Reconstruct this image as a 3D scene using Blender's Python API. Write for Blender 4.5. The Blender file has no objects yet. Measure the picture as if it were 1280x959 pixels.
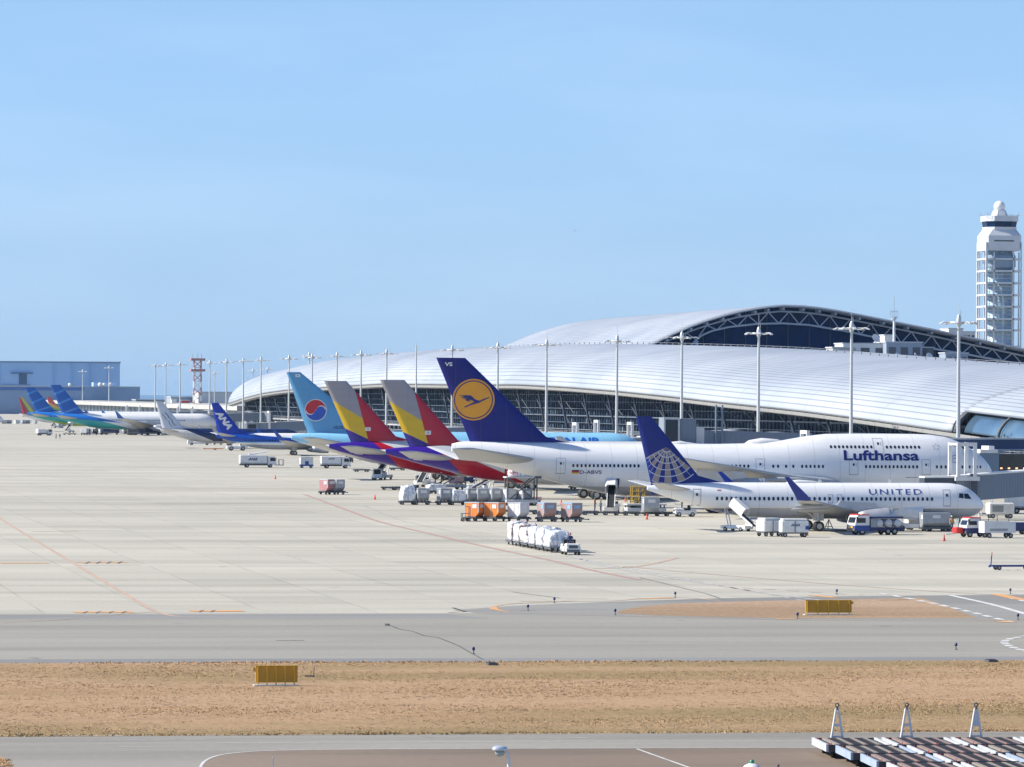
import bpy, bmesh, math, random
from mathutils import Vector, Matrix
R = math.radians
random.seed(7)
SC = bpy.context.scene
COL = SC.collection

# ------------------------------------------------------------------ camera
CAM_H, FPX, THETA, ROLL, PITCH = 14.75, 6200.0, 9.25, 0.34, 14.5/6200.0
cd = bpy.data.cameras.new('camera'); cam = bpy.data.objects.new('camera', cd); COL.objects.link(cam)
cd.sensor_width = 36; cd.lens = 36*FPX/1280; cd.clip_start = 1; cd.clip_end = 60000
fw = Vector((math.sin(R(THETA)), math.cos(R(THETA)), math.tan(PITCH))).normalized()
rt0 = fw.cross(Vector((0,0,1))).normalized(); up0 = rt0.cross(fw)
rt = rt0*math.cos(R(ROLL)) + up0*math.sin(R(ROLL)); up = up0*math.cos(R(ROLL)) - rt0*math.sin(R(ROLL))
m = Matrix((rt, up, -fw)).transposed().to_4x4(); m.translation = Vector((0,0,CAM_H)); cam.matrix_world = m
SC.camera = cam
SC.render.resolution_x = 1024; SC.render.resolution_y = 767

# ------------------------------------------------------------------ world, sun, exposure
SUN_EL, SUN_AZ = 36, 8          # azimuth: from the -X side, this many degrees towards +Y
sdir = Vector((-math.cos(R(SUN_AZ))*math.cos(R(SUN_EL)), math.sin(R(SUN_AZ))*math.cos(R(SUN_EL)), math.sin(R(SUN_EL))))
W = bpy.data.worlds.new('World'); SC.world = W; W.use_nodes = True
nt = W.node_tree; bg = nt.nodes['Background']
sky = nt.nodes.new('ShaderNodeTexSky'); sky.sky_type = 'NISHITA'; sky.sun_disc = False
sky.sun_elevation = R(SUN_EL); sky.sun_rotation = R(270+SUN_AZ)
sky.altitude = 0; sky.air_density = 1.0; sky.dust_density = 0.2; sky.ozone_density = 3.0
tint = nt.nodes.new('ShaderNodeMix'); tint.data_type = 'RGBA'; tint.blend_type = 'MULTIPLY'; tint.inputs[0].default_value = 1
# sky colour balance by height above the horizon
geo = nt.nodes.new('ShaderNodeTexCoord'); sz = nt.nodes.new('ShaderNodeSeparateXYZ'); nt.links.new(geo.outputs['Generated'], sz.inputs[0])
ht = nt.nodes.new('ShaderNodeValToRGB'); nt.links.new(sz.outputs[2], ht.inputs[0])
for _k in range(2): ht.color_ramp.elements.new(.5)
for e, (p_, c_) in zip(ht.color_ramp.elements, ((0, (.345,.535,1.05)), (.03, (.365,.51,.875)), (.08, (.44,.545,.77)), (.35, (.56,.62,.72)))): e.position = p_; e.color = c_+(1,)
gain = nt.nodes.new('ShaderNodeVectorMath'); gain.operation = 'SCALE'; gain.inputs['Scale'].default_value = 1.6
nt.links.new(ht.outputs[0], gain.inputs[0]); nt.links.new(gain.outputs[0], tint.inputs[7])
nt.links.new(sky.outputs[0], tint.inputs[6])
# thin high cloud veil
tc = nt.nodes.new('ShaderNodeTexCoord'); mp = nt.nodes.new('ShaderNodeMapping'); mp.inputs['Scale'].default_value = (9, 9, 42)
nz = nt.nodes.new('ShaderNodeTexNoise'); nz.inputs['Scale'].default_value = 1.0; nz.inputs['Detail'].default_value = 6; nz.inputs['Roughness'].default_value = .55
rp = nt.nodes.new('ShaderNodeValToRGB'); rp.color_ramp.elements[0].position = .45; rp.color_ramp.elements[1].position = .85
rp.color_ramp.elements[0].color = (0,0,0,1); rp.color_ramp.elements[1].color = (.09,.09,.09,1)
cl = nt.nodes.new('ShaderNodeMix'); cl.data_type = 'RGBA'; cl.inputs[7].default_value = (9.5, 10.5, 11.5, 1)
nt.links.new(tc.outputs['Generated'], mp.inputs[0]); nt.links.new(mp.outputs[0], nz.inputs['Vector']); nt.links.new(nz.outputs[0], rp.inputs[0])
nt.links.new(rp.outputs[0], cl.inputs[0]); nt.links.new(tint.outputs[2], cl.inputs[6]); nt.links.new(cl.outputs[2], bg.inputs[0])
bg.inputs[1].default_value = 0.085
sl = bpy.data.lights.new('sun', 'SUN'); sl.energy = 5.0; sl.angle = R(.53); sl.color = (1, .93, .82)
so = bpy.data.objects.new('sun', sl); COL.objects.link(so); so.rotation_euler = (-sdir).to_track_quat('-Z', 'Y').to_euler()
SC.view_settings.view_transform = 'Standard'; SC.view_settings.look = 'None'; SC.view_settings.exposure = 0.64; SC.view_settings.gamma = 1

# ------------------------------------------------------------------ measuring: photo column/row -> real point in the place
def ray(px, py):
    return (fw*FPX + rt*(px-640) + up*(479.5-py)).normalized()
def G(px, py, z=0.0):                       # point on the level z
    r = ray(px, py); t = (z-CAM_H)/r.z
    return Vector((0,0,CAM_H)) + r*t
def XP(px, py, X):                          # point on the vertical plane at X
    r = ray(px, py); return Vector((0,0,CAM_H)) + r*(X/r.x)
def YP(px, py, Y):
    r = ray(px, py); return Vector((0,0,CAM_H)) + r*(Y/r.y)
def DP(px, s, z=0.0):                       # column px at the distance where one metre is s pixels
    d = FPX/s; lo = -4000.0; hi = 4000.0
    p = None
    py = 490.0
    for _ in range(6):
        r = (fw*FPX + rt*(px-640) + up*(479.5-py)); p = Vector((0,0,CAM_H)) + r*(d/FPX)
        py += (p.z - z)*s
    return p

# ------------------------------------------------------------------ object helpers
def tag(o, label=None, cat=None, group=None, kind=None):
    if label: o['label'] = label
    if cat: o['category'] = cat
    if group: o['group'] = group
    if kind: o['kind'] = kind
    return o
def thing(name, label, cat, loc=(0,0,0), rz=0.0, group=None, scale=1.0):
    o = bpy.data.objects.new(name, None); COL.objects.link(o); o.empty_display_size = .5
    o.location = loc; o.rotation_euler = (0,0,rz); o.scale = (scale,)*3
    return tag(o, label, cat, group)
def kids(o): return [c for c in ALLCH.get(o.name, [])]
ALLCH = {}
def dup(root, loc, rz, label=None, group=None, scale=None):
    def cp(o, par):
        c = o.copy(); COL.objects.link(c)
        if par is not None:
            c.parent = par; ALLCH.setdefault(par.name, []).append(c)
        for k in list(ALLCH.get(o.name, [])): cp(k, c)
        return c
    r = cp(root, None); r.location = loc; r.rotation_euler = (0,0,rz)
    if scale: r.scale = (scale,)*3
    if label: r['label'] = label
    if group: r['group'] = group
    return r

class MB:
    def __init__(s): s.v = []; s.f = []; s.m = []; s.sm = []
    def add(s, vs, fs, mi=0, smooth=False, M=None):
        b = len(s.v)
        for p in vs:
            p = Vector(p); s.v.append(M @ p if M else p)
        for f in fs: s.f.append([b+i for i in f]); s.m.append(mi); s.sm.append(smooth)
        return s
    def box(s, x0, x1, y0, y1, z0, z1, mi=0, M=None, bev=0):
        if bev:
            b = bev; vs = []; 
            for z, i in ((z0, b), (z0+b, 0), (z1-b, 0), (z1, b)):
                for (x, y) in ((x0+b, y0), (x1-b, y0), (x1, y0+b), (x1, y1-b), (x1-b, y1), (x0+b, y1), (x0, y1-b), (x0, y0+b)):
                    cx = min(max(x, x0+i), x1-i) ; cy = min(max(y, y0+i), y1-i); vs.append((cx, cy, z))
            fs = [list(range(7,-1,-1)), list(range(24,32))]
            for k in range(3):
                for j in range(8): fs.append([k*8+j, k*8+(j+1)%8, k*8+8+(j+1)%8, k*8+8+j])
            return s.add(vs, fs, mi, False, M)
        vs = [(x0,y0,z0),(x1,y0,z0),(x1,y1,z0),(x0,y1,z0),(x0,y0,z1),(x1,y0,z1),(x1,y1,z1),(x0,y1,z1)]
        return s.add(vs, [(3,2,1,0),(4,5,6,7),(0,1,5,4),(1,2,6,5),(2,3,7,6),(3,0,4,7)], mi, False, M)
    def prism(s, poly, a0, a1, axis='y', mi=0, M=None, smooth=False):
        # poly in (x,z) when axis y, (y,z) when axis x, (x,y) when axis z
        n = len(poly)
        def pt(p, a): return (p[0], a, p[1]) if axis == 'y' else ((a, p[0], p[1]) if axis == 'x' else (p[0], p[1], a))
        vs = [pt(p, a0) for p in poly] + [pt(p, a1) for p in poly]
        fs = [list(range(n)), list(range(2*n-1, n-1, -1))] + [[i, i+n, (i+1)%n+n, (i+1)%n] for i in range(n)]
        return s.add(vs, fs, mi, smooth, M)
    def tube(s, p0, p1, r0, r1=None, n=8, mi=0, cap=True, smooth=True, M=None):
        p0 = Vector(p0); p1 = Vector(p1); r1 = r0 if r1 is None else r1
        d = (p1-p0).normalized(); a = d.orthogonal().normalized(); b = d.cross(a)
        vs = []
        for p, r in ((p0, r0), (p1, r1)):
            for i in range(n):
                t = 2*math.pi*i/n; vs.append(p + (a*math.cos(t)+b*math.sin(t))*r)
        s.add(vs, [[i, (i+1)%n, (i+1)%n+n, i+n] for i in range(n)], mi, smooth, M)
        if cap: s.add(vs, [list(range(n-1,-1,-1)), list(range(n, 2*n))], mi, False, M)
        return s
    def rev(s, prof, n=24, origin=(0,0,0), axis='z', mi=0, M=None):   # prof: list of (along, radius)
        o = Vector(origin); vs = []
        for a, r in prof:
            for i in range(n):
                t = 2*math.pi*i/n; c, q = math.cos(t)*r, math.sin(t)*r
                vs.append(o + Vector((c,q,a) if axis == 'z' else ((a,c,q) if axis == 'x' else (c,a,q))))
        fs = []
        for k in range(len(prof)-1):
            for i in range(n): fs.append([k*n+i, k*n+(i+1)%n, (k+1)*n+(i+1)%n, (k+1)*n+i])
        return s.add(vs, fs, mi, True, M)
    def build(s, name, mats, parent=None, loc=None):
        me = bpy.data.meshes.new(name); me.from_pydata([tuple(p) for p in s.v], [], s.f)
        if not isinstance(mats, (list, tuple)): mats = [mats]
        for q in mats: me.materials.append(q)
        me.polygons.foreach_set('material_index', s.m); me.polygons.foreach_set('use_smooth', s.sm)
        bm = bmesh.new(); bm.from_mesh(me); bmesh.ops.recalc_face_normals(bm, faces=bm.faces); bm.to_mesh(me); bm.free()
        o = bpy.data.objects.new(name, me); COL.objects.link(o)
        if parent is not None: o.parent = parent; ALLCH.setdefault(parent.name, []).append(o)
        if loc is not None: o.location = loc
        return o
def share(o, parent, loc=None, rot=None):
    c = o.copy(); COL.objects.link(c)
    c.parent = parent; ALLCH.setdefault(parent.name, []).append(c)
    if loc is not None: c.location = loc
    if rot is not None: c.rotation_euler = rot
    return c

# ------------------------------------------------------------------ materials
def srgb(r, g, b):
    f = lambda c: (c/255/12.92 if c/255 <= .04045 else ((c/255+.055)/1.055)**2.4)
    return (f(r), f(g), f(b))
class NT:
    def __init__(s, name):
        s.mat = bpy.data.materials.new(name); s.mat.use_nodes = True
        s.t = s.mat.node_tree; s.b = s.t.nodes['Principled BSDF']
        s.tc = None
    def n(s, typ, **kw):
        q = s.t.nodes.new(typ)
        for k, v in kw.items(): setattr(q, k, v)
        return q
    def l(s, a, b): s.t.links.new(a, b)
    def obj(s):
        if not s.tc: s.tc = s.n('ShaderNodeTexCoord')
        return s.tc.outputs['Object']
    def map(s, scale=(1,1,1), rot=(0,0,0), loc=(0,0,0), src=None):
        q = s.n('ShaderNodeMapping'); q.inputs['Scale'].default_value = scale; q.inputs['Rotation'].default_value = rot; q.inputs['Location'].default_value = loc
        s.l(src or s.obj(), q.inputs[0]); return q.outputs[0]
    def noise(s, vec, scale=1, detail=4, rough=.5, dist=0):
        q = s.n('ShaderNodeTexNoise'); s.l(vec, q.inputs['Vector'])
        q.inputs['Scale'].default_value = scale; q.inputs['Detail'].default_value = detail; q.inputs['Roughness'].default_value = rough; q.inputs['Distortion'].default_value = dist
        return q.outputs[0]
    def ramp(s, fac, *stops):
        q = s.n('ShaderNodeValToRGB'); cr = q.color_ramp
        while len(cr.elements) < len(stops): cr.elements.new(.5)
        for e, (p, c) in zip(cr.elements, stops):
            e.position = p; e.color = (c if isinstance(c, (tuple, list)) else (c,c,c))[:3] + (1,)
        s.l(fac, q.inputs[0]); return q.outputs[0]
    def math(s, op, a, b=None, c=None):
        q = s.n('ShaderNodeMath', operation=op)
        for i, v in enumerate((a, b, c)):
            if v is None: continue
            if isinstance(v, (int, float)): q.inputs[i].default_value = v
            else: s.l(v, q.inputs[i])
        return q.outputs[0]
    def mix(s, fac, a, b, blend='MIX'):
        q = s.n('ShaderNodeMix', data_type='RGBA', blend_type=blend)
        for i, v in ((0, fac), (6, a), (7, b)):
            if isinstance(v, (int, float)): q.inputs[i].default_value = v if i == 0 else (v,v,v,1)
            elif isinstance(v, (tuple, list)): q.inputs[i].default_value = tuple(v)[:3]+(1,)
            else: s.l(v, q.inputs[i])
        return q.outputs[2]
    def bump(s, h, strength=.3, dist=.02):
        q = s.n('ShaderNodeBump'); q.inputs['Strength'].default_value = strength; q.inputs['Distance'].default_value = dist
        s.l(h, q.inputs['Height']); s.l(q.outputs[0], s.b.inputs['Normal'])
    def base(s, c):
        if isinstance(c, (tuple, list)): s.b.inputs['Base Color'].default_value = tuple(c)[:3]+(1,)
        else: s.l(c, s.b.inputs['Base Color'])
    def set(s, **kw):
        for k, v in kw.items():
            i = s.b.inputs[k.replace('_', ' ')]
            if isinstance(v, (int, float)): i.default_value = v
            else: s.l(v, i)
        return s
MATS = {}
def M(name, col, rough=.5, metal=0.0, var=.12, scale=.8, coat=0.0):
    """paint or metal with slight uneven grime"""
    if name in MATS: return MATS[name]
    t = NT(name); nz = t.noise(t.map(), scale, 5, .6)
    k = t.ramp(nz, (.3, 1-var), (.7, 1.0))
    t.base(t.mix(1.0, col, k, 'MULTIPLY'))
    t.set(Roughness=t.math('ADD', t.math('MULTIPLY', nz, .15), max(rough-.07, .03)), Metallic=metal, Coat_Weight=coat)
    MATS[name] = t.mat; return t.mat
WHITE = M('white_paint', (.78,.78,.765), .4, 0, .20, 1.3)
OFFW = M('off_white_metal', (.68,.69,.69), .45, 0, .18)
GREYL = M('light_grey_paint', (.52,.54,.56), .5, 0, .15)
GREY = M('grey_steel', (.33,.35,.37), .5, .2, .2)
DGREY = M('dark_grey_steel', (.10,.11,.12), .55, .1, .25)
BLACK = M('black_rubber', (.022,.022,.024), .7, 0, .25, 3)
RED = M('red_paint', (.60,.035,.03), .4, 0, .15)
ORANGE = M('orange_paint', (.78,.20,.03), .5, 0, .15)
NAVY = M('navy_paint', (.010,.022,.11), .35, 0, .1)
BLUE = M('blue_paint', (.015,.06,.28), .4, 0, .15)
YELLOW = M('yellow_paint', (.70,.42,.03), .45, 0, .15)
ALU = M('brushed_aluminium', (.62,.64,.66), .38, .55, .18, 1.5)
def glass_dark(name, c=(.012,.02,.035), rough=.08, spec=.5):
    if name in MATS: return MATS[name]
    t = NT(name); nz = t.noise(t.map((1,1,.4)), .25, 2, .5)
    t.base(t.mix(nz, tuple(x*.6 for x in c), tuple(x*1.6 for x in c))); t.set(Roughness=rough, Specular_IOR_Level=spec)
    MATS[name] = t.mat; return t.mat
GLASS = glass_dark('dark_window_glass')
# ------------------------------------------------------------------ ground materials
def pavement(name, c0, c1, slab=7.5, joint=.10, var=.10, stain=.25, jd=.55, streak=.12, seed=0):
    t = NT(name); v = t.obj(); sep = t.n('ShaderNodeSeparateXYZ'); t.l(v, sep.inputs[0])
    big = t.noise(t.map((.012,.006,1), loc=(seed,0,0)), 1, 5, .6)
    col = t.mix(t.ramp(big, (.35, 0), (.65, 1)), c0, c1)
    if slab:
        fx = t.math('FLOOR', t.math('DIVIDE', sep.outputs[0], slab)); fy = t.math('FLOOR', t.math('DIVIDE', sep.outputs[1], slab))
        cmb = t.n('ShaderNodeCombineXYZ'); t.l(fx, cmb.inputs[0]); t.l(fy, cmb.inputs[1])
        wn = t.n('ShaderNodeTexWhiteNoise', noise_dimensions='3D'); t.l(cmb.outputs[0], wn.inputs['Vector'])
        col = t.mix(1, col, t.ramp(wn.outputs['Value'], (0, 1-var), (1, 1.0)), 'MULTIPLY')
        gx = t.math('FLOOR', t.math('DIVIDE', sep.outputs[0], slab*5)); gy = t.math('FLOOR', t.math('DIVIDE', sep.outputs[1], slab*3))
        cm2 = t.n('ShaderNodeCombineXYZ'); t.l(gx, cm2.inputs[0]); t.l(gy, cm2.inputs[1])
        w2 = t.n('ShaderNodeTexWhiteNoise', noise_dimensions='3D'); t.l(cm2.outputs[0], w2.inputs['Vector'])
        col = t.mix(1, col, t.ramp(w2.outputs['Value'], (0, 1-var*.8), (1, 1.0)), 'MULTIPLY')
        w3 = t.math('GREATER_THAN', t.math('ADD', t.math('MULTIPLY', wn.outputs['Value'], .35), t.math('MULTIPLY', w2.outputs['Value'], .65)), .80)
        col = t.mix(1, col, t.ramp(w3, (0, 1.0), (1, .925)), 'MULTIPLY')
        for o, w in ((0, joint), (1, joint*1.1)):
            fr = t.math('PINGPONG', sep.outputs[o], slab/2)
            ln = t.math('LESS_THAN', fr, w/2)
            wear = t.ramp(t.noise(t.map((.05,.05,1)), 1, 3, .6), (.4, .15), (.62, jd))
            col = t.mix(t.math('MULTIPLY', ln, wear), col, tuple(x*.45 for x in c0))
    # long smears of rubber and oil along the taxi direction and across it
    s1 = t.noise(t.map((.035,.20,1), loc=(3,seed,0)), 1, 6, .65, .4)
    col = t.mix(1, col, t.ramp(s1, (.30, 1-stain), (.52, 1.0)), 'MULTIPLY')
    s2 = t.noise(t.map((.004,.05,1), loc=(9,seed,0)), 1, 6, .7, .2)
    col = t.mix(1, col, t.ramp(s2, (.36, 1-streak*1.6), (.5, 1.0), (.7, 1.06)), 'MULTIPLY')
    fine = t.noise(t.map((2.5,1.2,2)), 1, 6, .75)
    col = t.mix(1, col, t.ramp(fine, (.3, .90), (.7, 1.04)), 'MULTIPLY')
    spot = t.noise(t.map((.35,.22,1), loc=(5,2,0)), 1, 3, .5)
    col = t.mix(1, col, t.ramp(spot, (.24, .72), (.31, 1.0)), 'MULTIPLY')
    t.base(col); t.set(Roughness=.85, Specular_IOR_Level=.25); t.bump(fine, .25, .01)
    return t.mat
CONC = pavement('apron_concrete', (.475,.451,.375), (.54,.51,.427), joint=.16, var=.10, jd=.45, stain=.15, streak=.12)
ASPH = pavement('taxiway_asphalt', (.285,.272,.232), (.318,.304,.262), slab=0, stain=.10, streak=.10, seed=4)
ASPHD = pavement('dark_asphalt', (.25,.243,.222), (.285,.277,.255), slab=0, stain=.14, seed=7)
ROADM = pavement('road_asphalt', (.265,.248,.215), (.31,.292,.255), slab=0, stain=.10, streak=.12, seed=2)
BROWN = pavement('brown_pavement', (.205,.158,.118), (.27,.215,.165), slab=0, stain=.22, streak=.25, seed=11)

def sheet(name, pts, z, mat, label=None):
    mb = MB(); mb.add([(p[0], p[1], z) for p in pts], [list(range(len(pts)))])
    o = mb.build(name, mat); tag(o, kind='structure')
    if o.data.polygons[0].normal.z < 0:
        o.data.flip_normals()
    return o
Yr = lambda py: G(640, py).y            # row of the photo -> distance along the terminal
sheet('ground', [(-2600,-60),(2800,-60),(2800,5600),(-2600,5600)], 0, CONC)
SEA = NT('sea_water'); SEA.base((.06,.13,.2)); SEA.set(Roughness=.25); SEA.bump(SEA.noise(SEA.map((.05,.05,1)), 1, 5, .6), .5, 1)
sheet('sea', [(-30000,-2000),(30000,-2000),(30000,45000),(-30000,45000)], -3.0, SEA.mat)
Y0, Y1, Y2, Y3, Y4 = Yr(766.5), Yr(827.5), Yr(918), Yr(935.5), 120
sheet('taxiway', [(-900,Y1-.5),(900,Y1-.5),(900,Y0),(-900,Y0)], .004, ASPH)
sheet('road', [(-900,100),(900,100),(900,Y2+.2),(-900,Y2+.2)], .004, ROADM)
gp = lambda *pts: [G(*p) for p in pts]
sheet('pavement', gp((252,1010),(250,962),(256,952),(272,945),(300,941),(345,938.5),(440,937),(640,936),(1000,935),(1500,932),(1700,1000)), .008, BROWN)
# darker asphalt round the grass island and at the junction on the right
sheet('taxiway_junction', gp((566,763),(640,757.5),(760,752.5),(900,748),(1060,745.5),(1500,741),(1900,752),(1900,800),(1280,774.5),(1000,775),(780,770),(640,769),(600,767)), .008, ASPHD)
sheet('taxiway_shoulder', [(-900,Y1-.4),(900,Y1-.4),(900,Y1+4),(-900,Y1+4)], .008, pavement('shoulder_asphalt', (.22,.22,.215), (.26,.258,.25), slab=0, stain=.2, seed=14))
sheet('taxiway_shoulder', [(-900,Yr(773)),(G(600,770).x,Yr(773)),(G(560,768).x,Yr(768)),(-900,Yr(768))], .008, bpy.data.materials['shoulder_asphalt'])

# ------------------------------------------------------------------ dry grass
def grass_mat(name, a, b, c):
    t = NT(name)
    n1 = t.noise(t.map((.05,.10,1)), 1, 6, .65, .5); n2 = t.noise(t.map((2.2,.9,1)), 1, 7, .85); n3 = t.noise(t.map((.012,.05,1), loc=(4,7,0)), 1, 5, .6)
    col = t.mix(t.ramp(n1, (.35,0), (.62,1)), a, b)
    col = t.mix(t.ramp(n3, (.46,0), (.60,.9)), col, c)
    col = t.mix(1, col, t.ramp(n2, (.30,.62), (.58,1.0), (.75,1.15)), 'MULTIPLY')
    t.base(col); t.set(Roughness=.95, Specular_IOR_Level=.1); t.bump(n2, 1, .08)
    return t.mat
SOIL = grass_mat('dry_turf', (.41,.27,.155), (.475,.32,.195), (.30,.22,.11))
ISL = grass_mat('dry_turf_island', (.42,.29,.19), (.46,.33,.225), (.34,.24,.15))
sheet('grass_ground', [(-900,Y2),(900,Y2),(900,Y1),(-900,Y1)], .012, SOIL)
ipts = [(771,767),(774,764),(786,761),(805,758),(840,755),(880,753.5),(930,752),(1000,750.5),(1060,749.5),(1110,748.5),(1150,747.5),(1172,754),(1196,763),(1222,773),(1100,773.2),(1000,773.3),(900,771.5),(820,769.5)]
sheet('grass_island', gp(*ipts), .014, ISL)

def tufts(name, label, n, region, h, mats, seed, inside=None):
    rnd = random.Random(seed); vs = []; fs = []; mi = []
    x0, x1, y0, y1 = region; k = 0
    from mathutils import noise
    while k < n:
        x = rnd.uniform(x0, x1); y = rnd.uniform(y0, y1)
        if inside and not inside(x, y): continue
        dn = noise.noise((x*.06, y*.15, 2.0)) + .6*noise.noise((x*.4, y*.5, 5.0))
        if rnd.random() > .55 + dn*.9: k += 1; continue
        k += 1
        hh = h*rnd.uniform(.45, 1.25)*(1+dn*.5)
        for q in range(3):
            a = rnd.uniform(0, math.pi); w = rnd.uniform(.02,.05); ox = rnd.uniform(-.10,.10); oy = rnd.uniform(-.10,.10)
            b = len(vs); lx = rnd.uniform(-.8,.8)*hh; ly = rnd.uniform(-.8,.8)*hh
            vs += [(x+ox-math.cos(a)*w, y+oy-math.sin(a)*w, .01), (x+ox+math.cos(a)*w, y+oy+math.sin(a)*w, .01), (x+ox+lx, y+oy+ly, hh)]
            fs.append((b, b+1, b+2)); mi.append(0 if rnd.random() < .6 + dn*.5 else (1 if rnd.random() < .7 else 2))
    me = bpy.data.meshes.new(name); me.from_pydata(vs, [], fs)
    for q in mats: me.materials.append(q)
    me.polygons.foreach_set('material_index', mi)
    o = bpy.data.objects.new(name, me); COL.objects.link(o)
    tag(o, label, 'grass', kind='stuff'); return o
def blade(name, c):
    t = NT(name); t.base(t.mix(t.ramp(t.noise(t.map((.08,.2,1)), 1, 4, .6), (.4,0), (.6,1)), c, tuple(x*.72 for x in c))); t.set(Roughness=.9, Specular_IOR_Level=.1); return t.mat
BL = [blade('straw_blade', (.53,.355,.20)), blade('brown_blade', (.45,.30,.17)), blade('olive_blade', (.36,.27,.135))]
tufts('dry_grass', 'dry straw coloured grass on the wide strip beside the taxiway', 95000, (-22, 90, Y2+.1, Y1-.1), .040, BL, 3)
tufts('grass_fringe', 'ragged dry grass fringe along the edge of the perimeter road', 5000, (-22, 90, Y2-.05, Y2+.9), .09, [BL[2], BL[1], BL[0]], 4)
tufts('verge_grass', 'thin dry grass fringe along the taxiway edge', 2500, (-22, 90, Y1-.8, Y1+.1), .10, BL, 5)

sheet('verge', gp((-40,944),(0,945.5),(9,950),(16,960),(20,975),(-60,975)), .014, SOIL)
_c = G(2, 955)
tufts('corner_grass', 'small patch of dry grass in the bottom left corner', 900, (_c.x-3, _c.x+.45, _c.y-4, _c.y+2), .09, BL, 8)
# ------------------------------------------------------------------ painted lines
def paint(name, c, wear=.5):
    t = NT(name); n = t.noise(t.map((1.2,.5,1)), 1, 6, .75)
    t.base(t.mix(t.ramp(n, (.36, wear), (.60, 0)), c, (.30,.29,.27))); t.set(Roughness=.7); return t.mat
PW = paint('white_line_paint', (.66,.66,.63), .6); PO = paint('orange_line_paint', (.72,.33,.07), .6)
PR = paint('faded_red_line_paint', (.46,.24,.19), .8); PF = paint('faded_orange_line_paint', (.55,.36,.24), .8); PB = paint('black_line_paint', (.05,.05,.05), .4)
PWF = paint('faded_white_line_paint', (.52,.52,.50), .9)
def strip(name, pts, w, mat, z=.016, dash=None, closed=False):
    P = [G(*p) if len(p) == 2 else Vector(p) for p in pts]
    # resample
    L = [0]
    for a, b in zip(P, P[1:]): L.append(L[-1]+(b-a).length)
    def at(s):
        for i in range(len(P)-1):
            if s <= L[i+1]: 
                f = (s-L[i])/max(L[i+1]-L[i], 1e-6); return P[i].lerp(P[i+1], f), (P[i+1]-P[i]).normalized()
        return P[-1], (P[-1]-P[-2]).normalized()
    mb = MB(); segs = []
    if dash:
        s = 0
        while s < L[-1]: segs.append((s, min(s+dash[0], L[-1]))); s += dash[0]+dash[1]
    else: segs = [(0, L[-1])]
    for s0, s1 in segs:
        ks = [s0]+[l for l in L if s0 < l < s1]+[s1]; vs = []
        for i, s in enumerate(ks):
            p, d = at(s)
            if i == 0: p, d = at(s+1e-4)
            q = Vector((-d.y, d.x, 0))*w/2
            vs += [(p.x-q.x, p.y-q.y, z), (p.x+q.x, p.y+q.y, z)]
        for i in range(len(ks)-1): mb.add(vs[2*i:2*i+4], [(0,2,3,1)])
    o = mb.build(name, mat); tag(o, kind='structure')
    if o.data.polygons[0].normal.z < 0: o.data.flip_normals()
    return o
def curve(*pts, n=8):       # smooth pixel polyline (Catmull-Rom)
    out = []; q = [pts[0]]+list(pts)+[pts[-1]]
    for i in range(1, len(q)-2):
        for k in range(n):
            t = k/n
            out.append(tuple(.5*((2*q[i][j])+(-q[i-1][j]+q[i+1][j])*t+(2*q[i-1][j]-5*q[i][j]+4*q[i+1][j]-q[i+2][j])*t*t+(-q[i-1][j]+3*q[i][j]-3*q[i+1][j]+q[i+2][j])*t**3) for j in (0,1)))
    return out+[pts[-1]]
strip('road_marking', [(-100,920.7),(1400,915.5)], .13, PW)
strip('road_marking', [(-100,920.4),(1,920),(300,919)], .05, PWF, .018)
strip('road_marking', [(128,925.4),(270,924.6)], .10, PW); strip('road_marking', [(616,923.6),(735,922.8)], .14, PW)
strip('road_marking', [(152,934),(282,933.2)], .10, PW); strip('road_marking', [(200,925),(268,924.6)], .16, PW, .020)
strip('road_marking', [(274,929),(1400,924.6)], .10, PW)
strip('road_marking', curve((252,975),(250,962),(256,952),(272,945),(300,941),(345,938.5),(440,937),(640,936),(1000,935),(1500,932)), .12, PW)
strip('road_marking', [(796,936.5),(856,958),(900,972)], .12, PW)
# taxi lines
strip('taxi_line', curve((-70,600),(0,648),(60,685),(120,721),(165,748),(192,763),(215,770),(250,772)), .35, PF, .016)
strip('taxi_line', curve((192,765),(140,769),(60,776),(-60,781)), .16, PF, .018)
for x0, x1, y, m_ in ((0,60,704.3,PO),(-60,-6,704.6,PO),(97,158,703.5,PO),(92,165,765.6,PO),(238,304,764.2,PO)):
    strip('taxi_marking', [(x0,y),(x1,y-.25)], 1.9 if y > 750 else 1.6, m_, .020)
for x0, x1, y in ((97,158,703.5),(92,165,765.6),(238,304,764.2)):
    for k in range(4):
        a = x0+(x1-x0)*(.14+.22*k); b = a+(x1-x0)*.10
        if y > 750 and x0 > 200 and k > 1: continue
        yy = y-.25*(.14+.22*k)
        mb = MB(); q = [G(a, yy+1.2), G(a+3, yy+1.2), G(b+2, yy-1.0), G(b-1, yy-1.0)]
        mb.add([(p.x,p.y,.024) for p in q], [(0,1,2,3)]); o = mb.build('taxi_marking', PB); tag(o, kind='structure')
        if o.data.polygons[0].normal.z < 0: o.data.flip_normals()
strip('taxi_line', [(40,664.6),(98,664.2)], .5, PF); strip('taxi_line', [(98,706.8),(176,706.4)], .4, PF)
strip('apron_line', curve((380,618),(440,640),(477,653),(540,668),(600,682),(680,699),(740,713),(800,725)), .5, PR)
strip('apron_line', curve((455,632),(500,650),(560,663.5),(635,680),(740,702),(900,732),(1010,752)), .30, PWF, dash=(2.2,2.2))
strip('apron_line', curve((650,668),(700,688),(742,704),(800,716),(960,742),(1040,752)), .35, PWF, .016)
strip('apron_line', curve((742,711),(790,709),(820,704),(846,697.5)), .5, PF)
strip('apron_line', [(700,713),(1000,716),(1280,714)], .12, PWF); strip('apron_line', [(60,611),(420,612)], .2, PWF)
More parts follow.
